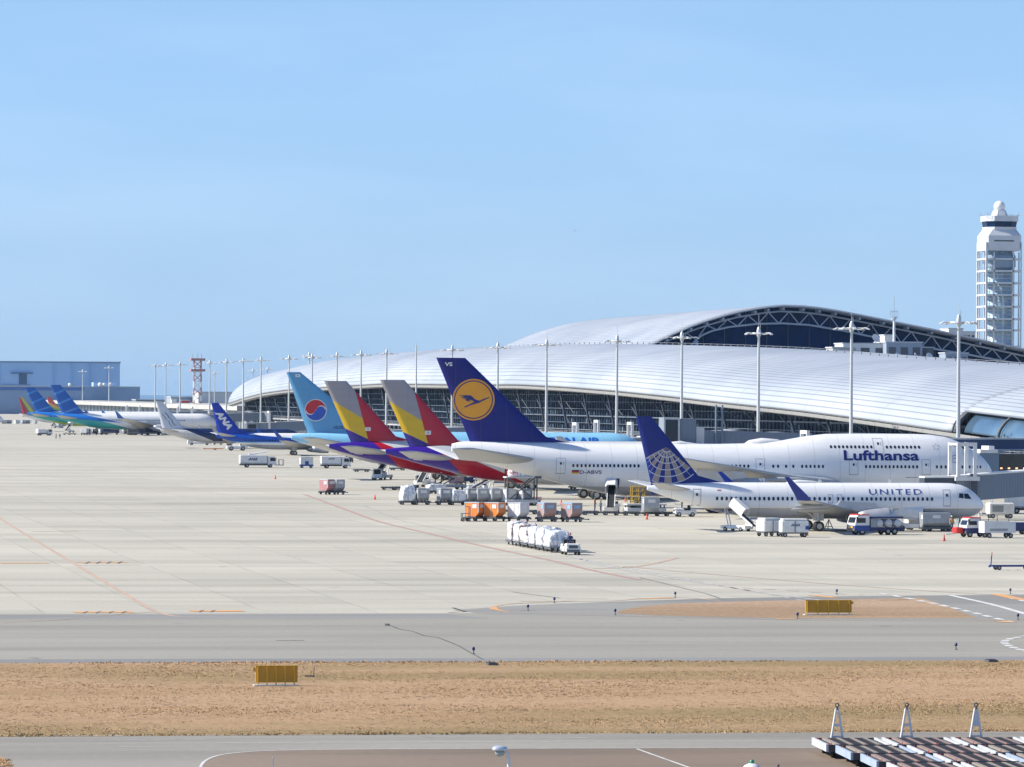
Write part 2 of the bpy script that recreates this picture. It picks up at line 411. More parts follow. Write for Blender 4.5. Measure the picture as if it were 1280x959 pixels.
strip('apron_line', curve((780,708),(900,719),(1100,735),(1330,749)), .25, PF, .016)
strip('island_line', curve((636,765),(618,762),(617,758.5),(640,755),(680,753),(720,751.5)), .4, PF)
strip('island_line', curve((630,764.3),(619,762),(618,759)), .45, PO, .022)
strip('island_line', curve((650,752),(760,751.5),(800,748.5),(850,747.2),(900,751)), .3, PF)
strip('island_line', [(632,765.5),(760,770),(1000,775.5),(1280,776)], .25, PF)
strip('island_line', [(800,748.6),(842,747.8)], .9, PO, .020); strip('island_line', [(1016,744.6),(1044,747.2)], .9, PO, .020)
strip('island_line', [(970,773.8),(996,774.2)], .9, PO, .020); strip('island_line', [(1247,777.6),(1265,777.4)], 1.6, PO, .022)
strip('island_line', curve((1245,743),(1280,750),(1330,756)), 1.0, PO, .022)
strip('island_line', [(900,733),(1010,740),(1078,744)], .3, PWF, .018, dash=(1.5,1.5))
strip('junction_line', curve((1100,742),(1150,751),(1200,762),(1240,772),(1265,778)), .5, PW, .020, dash=(2.5,1.6))
strip('junction_line', curve((1188,744.5),(1240,756),(1290,770),(1330,780)), .5, PW, .022)
strip('junction_line', curve((1243,743),(1262,747.5),(1290,754)), .5, PW, .020, dash=(2.0,1.6))
strip('junction_line', curve((1300,793),(1272,797),(1256,802),(1262,808),(1282,814),(1310,818)), .5, PW, .020, dash=(1.4,.7))
# cable across the taxiway and other small ground details
strip('crack', [(484,781),(500,787),(516,789.5),(530,795),(548,797.5),(562,803),(574,808),(586,815),(604,825)], .09, PB, .022)
strip('crack', [(484,780),(484,782.5)], .3, PB, .022)
strip('crack', [(566,760),(582,765),(560,766)], .25, PB, .020)
strip('crack', [(800,722),(840,732),(882,742),(905,750)], .2, ASPHD, .018); strip('crack', [(640,740),(700,748),(760,749)], .2, ASPHD, .018)
for x0, x1, y in ((345,380,801.2),(560,640,845),(1100,1128,750.6),(1122,1142,750.2)):
    if y != 845: strip('crack', [(x0,y),(x1,y-.2)], .25, PB, .024)

# ------------------------------------------------------------------ terminal wing
XE = 215.0; XR = 250.0
eave_px = [(285,505.6),(303.7,498.7),(327.8,492.5),(352,489),(366,487.6),(420,484),(477,480.5),(554,481.5),(609,482),(642,481.5),(707,484.7),(773,490),(839,496.8),(900,504),(1000,514.4),(1066,523),(1131,532),(1190,540.6),(1280,553),(1400,570)]
ridge_px = [(270,503),(284,496),(312,484.5),(340,474.5),(372,466),(400,459),(450,449),(500,443),(566,438),(640,434),(700,431.5),(770,430.5),(840,432),(920,434.5),(1000,438),(1060,443),(1140,450),(1200,453),(1280,458.5),(1420,470)]
def prof(px, X): 
    r = sorted([(XP(a, b, X).y, XP(a, b, X).z) for a, b in px]); return r
EAV = prof(eave_px, XE); RID = prof(ridge_px, XR)
def interp(T, y):
    if y <= T[0][0]: return T[0][1] + (y-T[0][0])*(T[1][1]-T[0][1])/(T[1][0]-T[0][0])
    if y >= T[-1][0]: return T[-1][1]
    for a, b in zip(T, T[1:]):
        if y <= b[0]:
            f = (y-a[0])/(b[0]-a[0]); return a[1]+(b[1]-a[1])*f
def smooth(T, y, w=18):
    return (interp(T, y-w)+interp(T, y-w/2)+2*interp(T, y)+interp(T, y+w/2)+interp(T, y+w))/6
def roof_pt(y, u):          # u 0 = eave, 1 = ridge, beyond 1 = land side
    ze = smooth(EAV, y); zr = smooth(RID, y)
    if ze > zr-.6: ze = zr-.6
    if u <= 1:
        a = R(90)*u; s0, c0 = 0.0, 1.0
        return Vector((XE+(XR-XE)*(1-math.cos(a)/c0), y, ze+(zr-ze)*(math.sin(a)-s0)/(1-s0)))
    return Vector((XR+(u-1)*70, y, zr-(u-1)**2*9))
tr = NT('ribbed_metal_roof'); uv = tr.n('ShaderNodeUVMap'); sp = tr.n('ShaderNodeSeparateXYZ'); tr.l(uv.outputs[0], sp.inputs[0])
lap = tr.math('FRACT', tr.math('DIVIDE', sp.outputs[1], 1.35)); lapm = tr.ramp(lap, (0, 0), (.10, 0), (.20, 1), (.93, 1), (.99, 0))
rib = tr.math('PINGPONG', sp.outputs[0], 32.0); ribm = tr.math('LESS_THAN', rib, .4)
n1 = tr.noise(tr.map((.03,.022,.12)), 1, 5, .6, .3); n2 = tr.noise(tr.map((.006,.01,.05), loc=(3,0,0)), 1, 4, .5, .4)
rc = tr.mix(tr.ramp(n1, (.35,0), (.65,1)), (.32,.36,.415), (.41,.445,.495))
rc = tr.mix(1, rc, tr.ramp(n2, (.35,.93), (.62,1.03)), 'MULTIPLY')
rc = tr.mix(1, rc, tr.ramp(lapm, (0,.58), (1,1)), 'MULTIPLY')
rc = tr.mix(tr.math('MULTIPLY', ribm, .5), rc, (.25,.27,.30))
tr.base(rc); tr.set(Roughness=.55, Metallic=.08); tr.bump(lapm, .5, .08)
ROOFM = tr.mat
tg = NT('curved_blue_glazing'); gn = tg.noise(tg.map((.02,.05,.15)), 1, 3, .5)
tg.base(tg.mix(tg.ramp(gn, (.35,0), (.65,1)), (.03,.07,.13), (.09,.16,.23))); tg.set(Roughness=.2, Specular_IOR_Level=.25)
CGLASS = tg.mat
def surf(name, ys, us, f, mat, parent, thick=.35):
    vs = []; uvs = []
    for y in ys:
        acc = 0; prev = None
        for u in us:
            p = f(y, u); acc += (p-prev).length if prev else 0; prev = p
            vs.append(p); uvs.append((y, acc))
    nu = len(us); fs = []
    for i in range(len(ys)-1):
        for j in range(nu-1): fs.append((i*nu+j, i*nu+j+1, (i+1)*nu+j+1, (i+1)*nu+j))
    me = bpy.data.meshes.new(name); me.from_pydata(vs, [], fs); me.materials.append(mat)
    ul = me.uv_layers.new(name='UVMap')
    for lp in me.loops: ul.data[lp.index].uv = uvs[lp.vertex_index]
    me.polygons.foreach_set('use_smooth', [True]*len(fs))
    o = bpy.data.objects.new(name, me); COL.objects.link(o); o.parent = parent; ALLCH.setdefault(parent.name, []).append(o)
    s = o.modifiers.new('s', 'SOLIDIFY'); s.thickness = thick; s.offset = 0
    return o
YCUT = XP(1190, 540, XE).y; YN = XP(1400, 560, XE).y-140; YF = EAV[-1][0]-2
wing = thing('terminal_building', 'long low airport terminal under a curved silver metal roof with dark glass front', 'terminal', (0,0,0))
nY = 150
def frange(a, b, n): return [a+(b-a)*i/n for i in range(n+1)]
us = frange(0, 1, 22)+[1.1,1.25,1.45,1.7,2.0]
surf('roof', frange(YCUT, YF, nY), us, roof_pt, ROOFM, wing)
UC = .24
usn = frange(UC, 1, 16)+[1.1,1.25,1.45,1.7,2.0]
surf('roof', frange(YN, YCUT-.02, 60), usn, roof_pt, ROOFM, wing)
surf('curved_glazing', frange(YN, YCUT-4.2, 40), frange(.02, UC-.015, 8), lambda y,u: roof_pt(y,u)+Vector((1.2,0,-.2)), CGLASS, wing, .2)
mb = MB()      # dark curved verge where the roof steps back, and glazing ribs
for y in [YCUT-.6]+[YCUT-29-k*34 for k in range(6)]:
    mb = MB()
    for k in range(8):
        a = roof_pt(y, UC*k/8)+Vector((.6,0,0)); b = roof_pt(y, UC*(k+1)/8)+Vector((.6,0,0))
        mb.tube(a, b, .3 if y < YCUT-2 else .5, n=6)
    mb.build('glazing_rib', DGREY, wing)
mb = MB()      # ridge walkway rail and gutter
for y in frange(YCUT-200, YF, 170):
    p = roof_pt(y, 1.02); mb.box(p.x-.1, p.x+.1, y-.1, y+.1, p.z, p.z+.7)
    q = roof_pt(y+abs(YF-YCUT+200)/170, 1.02); mb.tube((p.x,y,p.z+.68),(q.x,q.y,q.z+.68),.05,n=4)
mb.build('ridge_safety_rail', GREY, wing)
mb = MB(); ys = frange(YN, YF, 130)
for a, b in zip(ys, ys[1:]):
    if a < YCUT-30: continue
    pa, pb = roof_pt(a, 0), roof_pt(b, 0)
    mb.add([pa+Vector((-.25,0,-.1)), pb+Vector((-.25,0,-.1)), pb+Vector((1.6,0,-.5)), pa+Vector((1.6,0,-.5)), pa+Vector((-.25,0,-.75)), pb+Vector((-.25,0,-.75)), pb+Vector((1.6,0,-1.1)), pa+Vector((1.6,0,-1.1))],
           [(0,1,2,3),(4,7,6,5),(0,4,5,1),(3,2,6,7),(0,3,7,4),(1,5,6,2)])
mb.build('eave', M('eave_concrete', (.27,.27,.26), .7, 0, .25), wing)
# glass front under the eave
tw = NT('curtain_wall_glass'); v = tw.obj(); s_ = tw.n('ShaderNodeSeparateXYZ'); tw.l(v, s_.inputs[0])
c1 = tw.n('ShaderNodeCombineXYZ'); tw.l(tw.math('FLOOR', tw.math('DIVIDE', s_.outputs[1], 3.6)), c1.inputs[0]); tw.l(tw.math('FLOOR', tw.math('DIVIDE', s_.outputs[2], 1.8)), c1.inputs[1])
wn = tw.n('ShaderNodeTexWhiteNoise', noise_dimensions='3D'); tw.l(c1.outputs[0], wn.inputs['Vector'])
tw.base(tw.ramp(wn.outputs['Value'], (0,(.006,.012,.028)), (.6,(.016,.03,.055)), (.85,(.05,.075,.11)), (1,(.12,.15,.18))))
tw.set(Roughness=.5, Specular_IOR_Level=.03); WALLG = tw.mat
XW = XE+7
mb = MB(); ys = frange(YN, YF, 110)
for a, b in zip(ys, ys[1:]):
    za = roof_pt(a, .25).z+.2; zb = roof_pt(b, .25).z+.2
    mb.add([(XW,a,0),(XW,b,0),(XW,b,max(zb,1)),(XW,a,max(za,1)),(XW+.4,a,0),(XW+.4,b,0),(XW+.4,b,max(zb,1)),(XW+.4,a,max(za,1))], [(0,3,2,1),(4,5,6,7),(0,1,5,4),(3,7,6,2),(0,4,7,3),(1,2,6,5)])
mb.build('glass_wall', WALLG, wing)
FR = M('facade_frame', (.12,.15,.20), .5, .1, .3)
FRD = M('facade_dark_frame', (.035,.05,.08), .5, .1, .3)
mb = MB(); y = YN
while y < YF:
    zt = roof_pt(y, .2).z
    if zt > 1.5: mb.box(XW-.28, XW-.01, y-.09, y+.09, 0, zt-.1)
    y += 3.6
ys = frange(YN, YF, 130)
for zz in (4.2, 6.0, 7.8, 9.6, 11.4, 13.2, 15.0, 16.8):
    for a, b in zip(ys, ys[1:]):
        if min(roof_pt(a, .15).z, roof_pt(b, .15).z) > zz+.2:
            w = .14 if zz not in (4.2, 9.6) else .3
            mb.box(XW-.8, XW-.27, a, b, zz-w/2, zz+w/2, 1)
mb.build('mullion_grid', [FRD, FR], wing)
y = YN+8; k = 0; rnd = random.Random(5)
while y < YF-20:        # inclined columns and diagonal struts behind the eave
    ze = roof_pt(y, .05).z
    if ze > 5:
        mb = MB()
        mb.tube((XE+4.5,y,0), (XE+1.5,y+2,ze-.5), .28, n=6)
        mb.tube((XE+5.5,y,4.5), (XE+3,y+22,min(ze,roof_pt(y+22,.05).z)-.6), .16, n=6)
        if k % 2: mb.tube((XE+5.5,y+2,min(ze,10)), (XE+2,y+12,ze-.4), .13, n=6)
        mb.build('strut', FRD, wing)
    y += 34; k += 1
# airside lower block: rooms, walkways, pipes and plant in front of the glass
lowm = [M('lower_block_grey', (.06,.08,.11), .6, 0, .3, .2), M('lower_block_light', (.24,.27,.30), .6, 0, .25, .2), DGREY]
mb = MB(); y = YN; rnd = random.Random(11)
while y < YF+40:
    L = rnd.uniform(10, 26); h = rnd.uniform(3.2, 4.6)
    mb.box(XW-7-rnd.uniform(0,3), XW-1, y, y+L, 0, h, rnd.choice((0,0,0,1,2)))
    if rnd.random() < .6: mb.box(XW-6, XW-2.5, y+2, y+2+rnd.uniform(2,6), h, h+rnd.uniform(.6,1.8), rnd.choice((0,1,1)))
    y += L+rnd.uniform(0, 6)
mb.build('ground_floor_block', lowm, wing)
mb = MB(); y = YN
while y < YF+30:
    L = 30
    mb.box(XW-9, XW-1.2, y, y+L-1, 5.1, 5.35, 0)
    for q in (5.9, 6.4): mb.box(XW-9, XW-8.94, y, y+L-1, q, q+.07, 1)
    for q in range(0, 30, 3): mb.box(XW-9, XW-8.94, y+q, y+q+.07, 5.3, 6.4, 1)
    for q in range(0, 30, 10): mb.box(XW-8.9, XW-8.5, y+q, y+q+.4, 0, 5.1, 1)
    y += L
mb.build('service_walkway', [GREYL, GREY], wing)

# low plant rooms and a lattice antenna on the roof
def on_ridge(name, label, cat, p0, p1, ztop, depth, mats, extras=None):
    pass
def plant_room(x0p, x1p, ytop, X, dep, label, mat, step=None):
    a = XP(x0p, ytop, X); b = XP(x1p, ytop, X)
    z0 = min(roof_pt(a.y, 1).z, roof_pt(b.y, 1).z)-1.5
    c = Vector(((X+dep/2), (a.y+b.y)/2, z0)); t = thing('plant_room', label, 'plant room', c)
    L = abs(a.y-b.y)/2; h = a.z-z0
    mb = MB(); mb.box(-dep/2, dep/2, -L, L, 0, h, 0); mb.box(-dep/2-.15, dep/2+.15, -L-.15, L+.15, h, h+.25, 0)
    mb.build('wall', mat, t); return t, L, h, dep
# the front faces -Y, so rooms are measured on planes of constant Y
def roofroom(x0p, x1p, ytop, ybot, Y, dep, name, label, cat, mat, louvre=True):
    a = YP(x0p, ytop, Y); b = YP(x1p, ytop, Y); z1 = YP((x0p+x1p)/2, ytop, Y).z; z0 = YP((x0p+x1p)/2, ybot, Y).z-2
    t = thing(name, label, cat, ((a.x+b.x)/2, Y+dep/2, z0)); w = (b.x-a.x)/2; h = z1-z0
    mb = MB(); mb.box(-w, w, -dep/2, dep/2, 0, h); mb.build('wall', mat, t)
    mb = MB(); mb.box(-w-.2, w+.2, -dep/2-.2, dep/2+.2, h, h+.25); mb.build('roof', GREYL, t)
    if louvre:
        mb = MB()
        for k in range(3): 
            xx = -w+w*2*(k+.5)/3; mb.box(xx-w*.2, xx+w*.2, -dep/2-.06, -dep/2-.005, h*.45, h*.8)
        mb.build('louvre', DGREY, t)
    return t
WG = M('roof_room_white', (.66,.67,.66), .6, 0, .15, .3); GG = M('roof_room_grey', (.27,.32,.38), .6, 0, .12, .3)
YQ = 1125.0
roofroom(1108, 1153, 428.5, 446, YQ+18, 12, 'rooftop_plant_room', 'grey box shaped plant room on the terminal ridge with the antenna mast', 'plant room', GG)
roofroom(1054, 1109, 430, 444, YQ+22, 9, 'rooftop_plant_room', 'cream plant room on the terminal ridge left of the grey one', 'plant room', WG)
roofroom(1041, 1070, 435, 441, YQ+12, 7, 'rooftop_plant_room', 'lowest pale beige plant room at the left end of the ridge group', 'plant room', M('roof_room_beige', (.45,.44,.40), .7, 0, .2), False)
roofroom(1153, 1167, 435, 447, YQ+20, 6, 'rooftop_equipment_frame', 'small dark louvred cabinet right of the grey ridge plant room', 'roof equipment', DGREY, False)
roofroom(1182, 1210, 442, 452, YQ-8, 6, 'rooftop_plant_room', 'small grey plant room standing alone right of the antenna on the ridge', 'plant room', GG)
roofroom(1106, 1117, 419.5, 429, YQ+26, 5, 'rooftop_plant_room', 'white narrow room rising tallest behind the grey ridge plant room', 'plant room', WG, False)
def dish(px, py, Y, r, label):
    p = YP(px, py, Y); zb = roof_pt(Y, 1).z-.5
    t = thing('satellite_dish', label, 'dish', (p.x, p.y, zb))
    mb = MB(); mb.tube((0,0,0), (0,0,p.z-zb), .15, n=8); mb.build('pole', GREYL, t)
    mb = MB(); Mx = Matrix.Translation((0,-.2,p.z-zb)) @ Matrix.Rotation(R(65), 4, 'X') @ Matrix.Rotation(R(20), 4, 'Y')
    mb.rev([(0,0),(.03*r,r*.4),(.14*r,r*.75),(.28*r,r),(.30*r,r*.98),(.12*r,r*.6),(.05,0)], 20, M=Mx); mb.build('reflector', OFFW, t)
dish(1094, 423, YQ+24, 1.0, 'white satellite dish left of the tallest narrow white room on the ridge')
dish(1121, 445.5, YQ+10, .8, 'white dish at the foot of the grey ridge plant room')
dish(1161, 446, YQ+6, .9, 'white dish by the dark cabinet on the ridge')
dish(1180, 447, YQ+2, 1.0, 'larger white dish beside the lone small plant room')
dish(1144, 446, YQ+10, .6, 'smallest white dish under the grey ridge plant room')
p = YP(1120, 430, YQ+18); t = thing('antenna_mast', 'thin white antenna mast rising from the grey ridge plant room', 'antenna', (p.x, p.y+2, p.z-.3))
zt = YP(1120, 395, YQ+18).z-p.z; z2 = YP(1120, 368, YQ+18).z-p.z
mb = MB(); mb.tube((0,0,0), (0,0,zt), .33, .28); mb.tube((-.6,0,zt),(.9,0,zt),.12,n=6); mb.tube((-.5,0,zt-.4),(.5,0,zt-.4),.3,n=8); mb.build('pole', OFFW, t)
mb = MB(); mb.tube((0,0,zt), (0,0,z2), .05, .04, n=5)
for q in (-.9,-.45,.45,.9): mb.tube((q,0,zt), (q,0,zt+1.8), .04, n=5)
mb.tube((-.9,0,zt+1.4),(.9,0,zt+1.4),.04,n=5); mb.build('aerial', GREY, t)

# ------------------------------------------------------------------ main terminal hall behind the wing
dY = G(900,500).normalized()
YG = 1390.0
arch = [(740,456),(770,446),(805,432),(830,419.5),(860,406.5),(880,399.5),(900,393.5),(920,388.6),(940,385),(956,382.6),(975,381),(1000,382),(1020,384.2),(1040,387.3),(1070,393),(1100,399),(1130,405),(1160,411),(1190,417.5),(1220,424),(1250,430.5),(1280,437),(1320,444.5),(1380,455)]
bott = [(865,431),(868,426),(876,419.5),(890,413.5),(911,408.8),(946,405),(977,404.3),(1010,406.3),(1053,413.5),(1100,423.5),(1140,432),(1190,440),(1240,449),(1300,460)]
hall = thing('terminal_hall', 'taller terminal hall with arched silver roof and dark glazed truss gable behind the long wing', 'terminal', (0, YG, 0))
AP = [YP(a, b, YG) for a, b in arch]; LEN = 285
ap = [Vector((p.x, 0, p.z)) for p in AP]
vs = []; uvs = []; n = len(ap); NL = 24; fs = []
for j in range(NL+1):
    acc = 0
    for i, q in enumerate(ap):
        acc += (ap[i]-ap[i-1]).length if i else 0
        vs.append(Vector((q.x, LEN*j/NL-5, q.z-.012*0*j))); uvs.append((LEN*j/NL, acc))
for j in range(NL):
    for i in range(n-1): fs.append((j*n+i, j*n+i+1, (j+1)*n+i+1, (j+1)*n+i))
me = bpy.data.meshes.new('roof'); me.from_pydata(vs, [], fs); me.materials.append(ROOFM); ul = me.uv_layers.new(name='UVMap')
for lp in me.loops: ul.data[lp.index].uv = uvs[lp.vertex_index]
me.polygons.foreach_set('use_smooth', [True]*len(fs))
o = bpy.data.objects.new('roof', me); COL.objects.link(o); o.parent = hall; sm = o.modifiers.new('s', 'SOLIDIFY'); sm.thickness = .7; sm.offset = -1
HG = glass_dark('hall_glass', (.003,.022,.085), .4, .05)
mb = MB(); mb.prism([(ap[0].x, 5)]+[(q.x, q.z-.6) for q in ap]+[(ap[-1].x, 5)], 3.0, 4.0); mb.build('gable_glass', HG, hall)
for q in range(0, 60):
    xx = ap[0].x+8+q*6.2
    if xx > ap[-1].x-3: break
    zz = interp([(a.x, a.z) for a in ap], xx)-1
    mb = MB(); mb.box(xx-.09, xx+.09, 2.7, 2.99, 20, zz); mb.build('gable_mullion', M('gable_mullion_paint', (.05,.075,.12), .5), hall)
def strip_along(pts, r, mb, y): 
    for a, b in zip(pts, pts[1:]): mb.tube((a.x,y,a.z), (b.x,y,b.z), r, n=6)
TRM = M('truss_white', (.42,.48,.56), .5, 0, .1)
top = [Vector((q.x, 0, q.z-1.9)) for q in ap[1:]]; bb = [YP(a, b, YG) for a, b in bott]
mb = MB(); strip_along(top, .26, mb, -1); strip_along([Vector((q.x,0,q.z)) for q in bb], .30, mb, -1)
tt = [(q.x, q.z) for q in top]; bt = [(q.x, q.z) for q in bb]
xx = tt[1][0]; k = 0; last = None
while xx < tt[-1][0]-3:
    zt_ = interp(tt, xx)
    if xx < bt[0][0]: zb_ = 24.5
    else: zb_ = interp(bt, xx)
    pnt = Vector((xx, -1, zt_ if k % 2 == 0 else zb_))
    if last: mb.tube(last, pnt, .17, n=5)
    last = pnt; xx += 3.0; k += 1
mb.build('truss', TRM, hall)
mb = MB(); ov = [Vector((q.x, 0, q.z-.75)) for q in ap]
for k in range(len(ov)-1):
    a, b = ov[k], ov[k+1]; L = (b-a).length; m_ = max(1, int(L/6))
    for i in range(m_):
        q = a.lerp(b, i/m_); mb.box(q.x-.3, q.x+.3, -5.1, 0, q.z-.9, q.z-.1)
strip_along([Vector((q.x,0,q.z-.45)) for q in ap], .22, mb, -5.3)
mb.build('verge', M('verge_grey', (.30,.34,.40), .5), hall)
mb = MB(); mb.tube((bb[0].x-.5,-1,20),(bb[0].x+1.2,-1,bb[1].z),.5,n=8); mb.build('column', TRM, hall)

# small white penthouse by the control tower
YT = 1735.0
roofroom(1186, 1204, 411, 424, YT-60, 12, 'tower_annexe', 'white stepped annexe left of the control tower foot', 'building', WG, False)
roofroom(1203, 1219, 415, 428, YT-56, 10, 'tower_annexe', 'pale annexe with dark openings right against the control tower foot', 'building', WG)

# ------------------------------------------------------------------ control tower
a = YP(1232, 400, YT); b = YP(1277, 400, YT); TWd = b.x-a.x; cx = (a.x+b.x)/2
tow = thing('control_tower', 'tall pale control tower with dark cab glass and a white radome on top', 'control tower', (cx, YT+TWd/2, 0))
Zt = lambda py: YP(1255, py, YT).z
hw = TWd/2; TM = M('tower_panel', (.48,.53,.58), .5, .1, .12, .3); TMW = M('tower_white', (.60,.62,.64), .5, 0, .08, .3)
TG = glass_dark('tower_glass', (.30,.42,.52), .25, .3); tb = YT-(YT)
mb = MB(); levels = [Zt(v) for v in (433, 412.5, 398.5, 383, 368.5, 353.5, 338.5, 323.5, 312)]
for sx in (-1, 1):
    for sy in (-1, 1):
        for (ox, oy) in ((0,0),):
            mb.box(sx*hw-.35 if sx > 0 else -hw, hw if sx > 0 else -hw+.35+.35, sy*hw-.7 if sy > 0 else -hw, hw if sy > 0 else -hw+.7, 0, Zt(303))
        # inner leg of each corner ladder frame
        ix = sx*(hw-3.1); mb.box(ix-.2, ix+.2, (hw-.5) if sy > 0 else -hw+.05, (hw-.05) if sy > 0 else -hw+.5, 0, Zt(315))
        iy = sy*(hw-3.1); mb.box((hw-.5) if sx > 0 else -hw+.05, (hw-.05) if sx > 0 else -hw+.5, iy-.2, iy+.2, 0, Zt(315))
mb.build('corner_frame', TMW, tow)
mb = MB()
for z in levels:
    for sy in (-1,1): mb.box(-hw+.1, hw-.1, sy*(hw-.35)-.3, sy*(hw-.35)+.3, z-.4, z+.25)
    for sx in (-1,1): mb.box(sx*(hw-.35)-.3, sx*(hw-.35)+.3, -hw+.66, hw-.66, z-.4, z+.25)
    mb.box(-hw+1, hw-1, -hw+1.0, hw-1.0, z-.25, z+.05)
mb.build('floor_slab', TMW, tow)
mb = MB(); mb.rev([(0,hw*.66),(Zt(312),hw*.66),(Zt(312),0)], 16); mb.build('shaft', TG, tow)
mb = MB()
for k in range(16):
    t_ = 2*math.pi*k/16; mb.tube((math.cos(t_)*hw*.67, math.sin(t_)*hw*.67, 0), (math.cos(t_)*hw*.67, math.sin(t_)*hw*.67, Zt(313)), .10, n=5)
z = 20
while z < Zt(314):
    mb.rev([(z,hw*.67),(z+.18,hw*.67+.06),(z+.36,hw*.67)], 16); z += 1.45
mb.build('shaft_mullion', TM, tow)
mb = MB(); mb.box(-hw*.72, hw*.72, -hw*.86, hw*.86, Zt(336), Zt(317), bev=.8); mb.build('equipment_floor', M('equipment_floor_grey', (.25,.33,.42), .5), tow)
zz0, zz1, zz2, zz3 = Zt(311), Zt(294.5), Zt(290), Zt(281)
def octa(r, ch): return [(r-ch,-r),(r,-r+ch),(r,r-ch),(r-ch,r),(-r+ch,r),(-r,r-ch),(-r,-r+ch),(-r+ch,-r)]
def frus(mb, p0, z0, p1, z1, mi=0):
    n = len(p0); mb.add([(x,y,z0) for x,y in p0]+[(x,y,z1) for x,y in p1], [[i,(i+1)%n,(i+1)%n+n,i+n] for i in range(n)]+[list(range(n-1,-1,-1)), list(range(n,2*n))], mi)
mb = MB(); frus(mb, octa(hw,1.0), zz0, octa(hw,1.0), zz1); frus(mb, octa(hw-.02,1.0), zz1, octa(hw*.78,1.6), zz2+1.2)
mb.build('head_block', TMW, tow)
mb = MB(); mb.box(-hw*.55, hw*.55, -hw-.05, -hw-.003, zz0+2.6, zz0+3.1); mb.build('head_slot', DGREY, tow)
mb = MB(); frus(mb, octa(hw*.82,2.2), zz2+.8, octa(hw*.84,2.4), Zt(283.5)); mb.build('cab_base', TMW, tow)
mb = MB(); frus(mb, octa(hw*.80,2.3), Zt(283.5), octa(hw*.86,2.5), Zt(276.5)); mb.build('cab_glass', glass_dark('cab_glass', (.006,.025,.07), .3, .1), tow)
mb = MB(); frus(mb, octa(hw*.92,2.7), Zt(276.5), octa(hw*.92,2.7), Zt(269.5)); mb.build('cab_roof', TMW, tow)
mb = MB(); frus(mb, octa(hw*.42,1.2), Zt(269.5), octa(hw*.30,.8), Zt(262)); mb.build('radome_base', TMW, tow)
mb = MB(); rr = (Zt(250)-Zt(264.5))/2; zc = Zt(257.5)
mb.rev([(zc-rr*math.cos(R(a_)), rr*math.sin(R(a_))) for a_ in range(0,181,12)], 24); mb.build('radome', WHITE, tow)
mb = MB()
for x_, y_ in ((-.85,-.8),(.85,-.8),(.85,.8),(-.85,.8),(-.3,-.9)): mb.tube((x_*hw,y_*hw,Zt(270)), (x_*hw,y_*hw,Zt(264.5)), .07, n=5)
mb.build('antenna', GREY, tow)
for i, (q, w) in enumerate(((271,.4),)):
    mb = MB(); 
    for y_ in (-.97,.97):
        mb.tube((-hw*.9,y_*hw,Zt(268.7)), (hw*.9,y_*hw,Zt(268.7)), .05, n=5)
    for x_ in (-.97,.97): mb.tube((x_*hw,-hw*.9,Zt(268.7)), (x_*hw,hw*.9,Zt(268.7)), .05, n=5)
    mb.build('railing', GREY, tow)

# ------------------------------------------------------------------ far hangar and the low buildings on the left
HB = M('hangar_haze_blue', (.33,.53,.80), .7, 0, .10, .03); HB2 = M('hangar_lower_blue_grey', (.22,.32,.47), .7, 0, .06, .05)  # distance haze is painted into the hangar's blue wall colour
def farbox(name, label, cat, x0p, x1p, ytop, s, dep, mats, z0=0.0, roofm=GREYL):
    a = DP(x0p, s); b = DP(x1p, s); Y = (a.y+b.y)/2
    a = YP(x0p, ytop, Y); b = YP(x1p, ytop, Y)
    t = thing(name, label, cat, ((a.x+b.x)/2, Y+dep/2, z0)); w = abs(b.x-a.x)/2; h = (a.z+b.z)/2-z0
    mb = MB(); mb.box(-w, w, -dep/2, dep/2, 0, h); mb.build('wall', mats, t)
    mb = MB(); mb.box(-w-.3, w+.3, -dep/2-.3, dep/2+.3, h, h+.5); mb.build('roof', roofm, t)
    return t, w, h, dep
t, w, h, dep = farbox('hangar', 'huge windowless blue grey hangar on the far left horizon', 'hangar', -60, 150, 452.5, 1.75, 120, HB)
mb = MB(); mb.box(w-72, w-66.5, -dep/2-.5, -dep/2-.05, h-20, h-8.5) ; mb.box(w-78, w-62, -dep/2-2, -dep/2-.05, h-8.4, h-7.9)
mb.build('door', M('hangar_opening', (.05,.12,.22), .6), t)
mb = MB(); mb.box(-w, w-64, -dep/2-.6, -dep/2-.05, h-18, h-16.2); mb.build('window_band', HB2, t)
for k in range(9):
    x_ = -w+8+k*(2*w-16)/8
    mb = MB(); mb.box(x_-.6, x_+.6, -dep/2-.7, -dep/2-.05, 0, h-.5 if x_ < w-82 or x_ > w-58 else h-24); mb.build('cladding_rib', M('cladding_rib_haze_blue', (.30,.49,.75), .7), t)
mb = MB(); mb.box(-w-.5, w+.5, -dep/2-.9, -dep/2-.05, h-.45, h+.4); mb.build('gutter', M('gutter_blue_grey', (.16,.25,.38), .6), t)
t, w, h, dep = farbox('hangar_annexe', 'long lower blue grey annexe in front of the far hangar', 'hangar', -60, 175, 483.5, 1.85, 60, HB2)
mb = MB(); mb.box(w-30, w-14, -10, 6, h, h+3.2); mb.build('roof_room', HB, t)
mb = MB(); mb.box(-w, w-38, -dep/2-.4, -dep/2-.05, h-2.5, h-.6); mb.build('fascia', M('annexe_fascia', (.07,.16,.42), .5), t)
for px, r in ((126,1.5),(139,1.5),(88,1.1),(131,1.2)):
    p = DP(px, 1.85); q = thing('radar_dome', {126:'white dome on the annexe roof left of the tall mast',139:'white dome on the annexe roof right of the tall mast',88:'flat white dome farthest left on the annexe roof',131:'small white dome between two larger ones on the annexe roof'}[px], 'dome', (p.x, p.y+8, 0))
    mb = MB(); mb.rev([(h+.5,r*.6),(h+1,r*.9)]+[(h+1.6+r*math.sin(R(k_)), r*math.cos(R(k_))) for k_ in range(-20,91,11)], 16); mb.build('shell', WHITE, q)
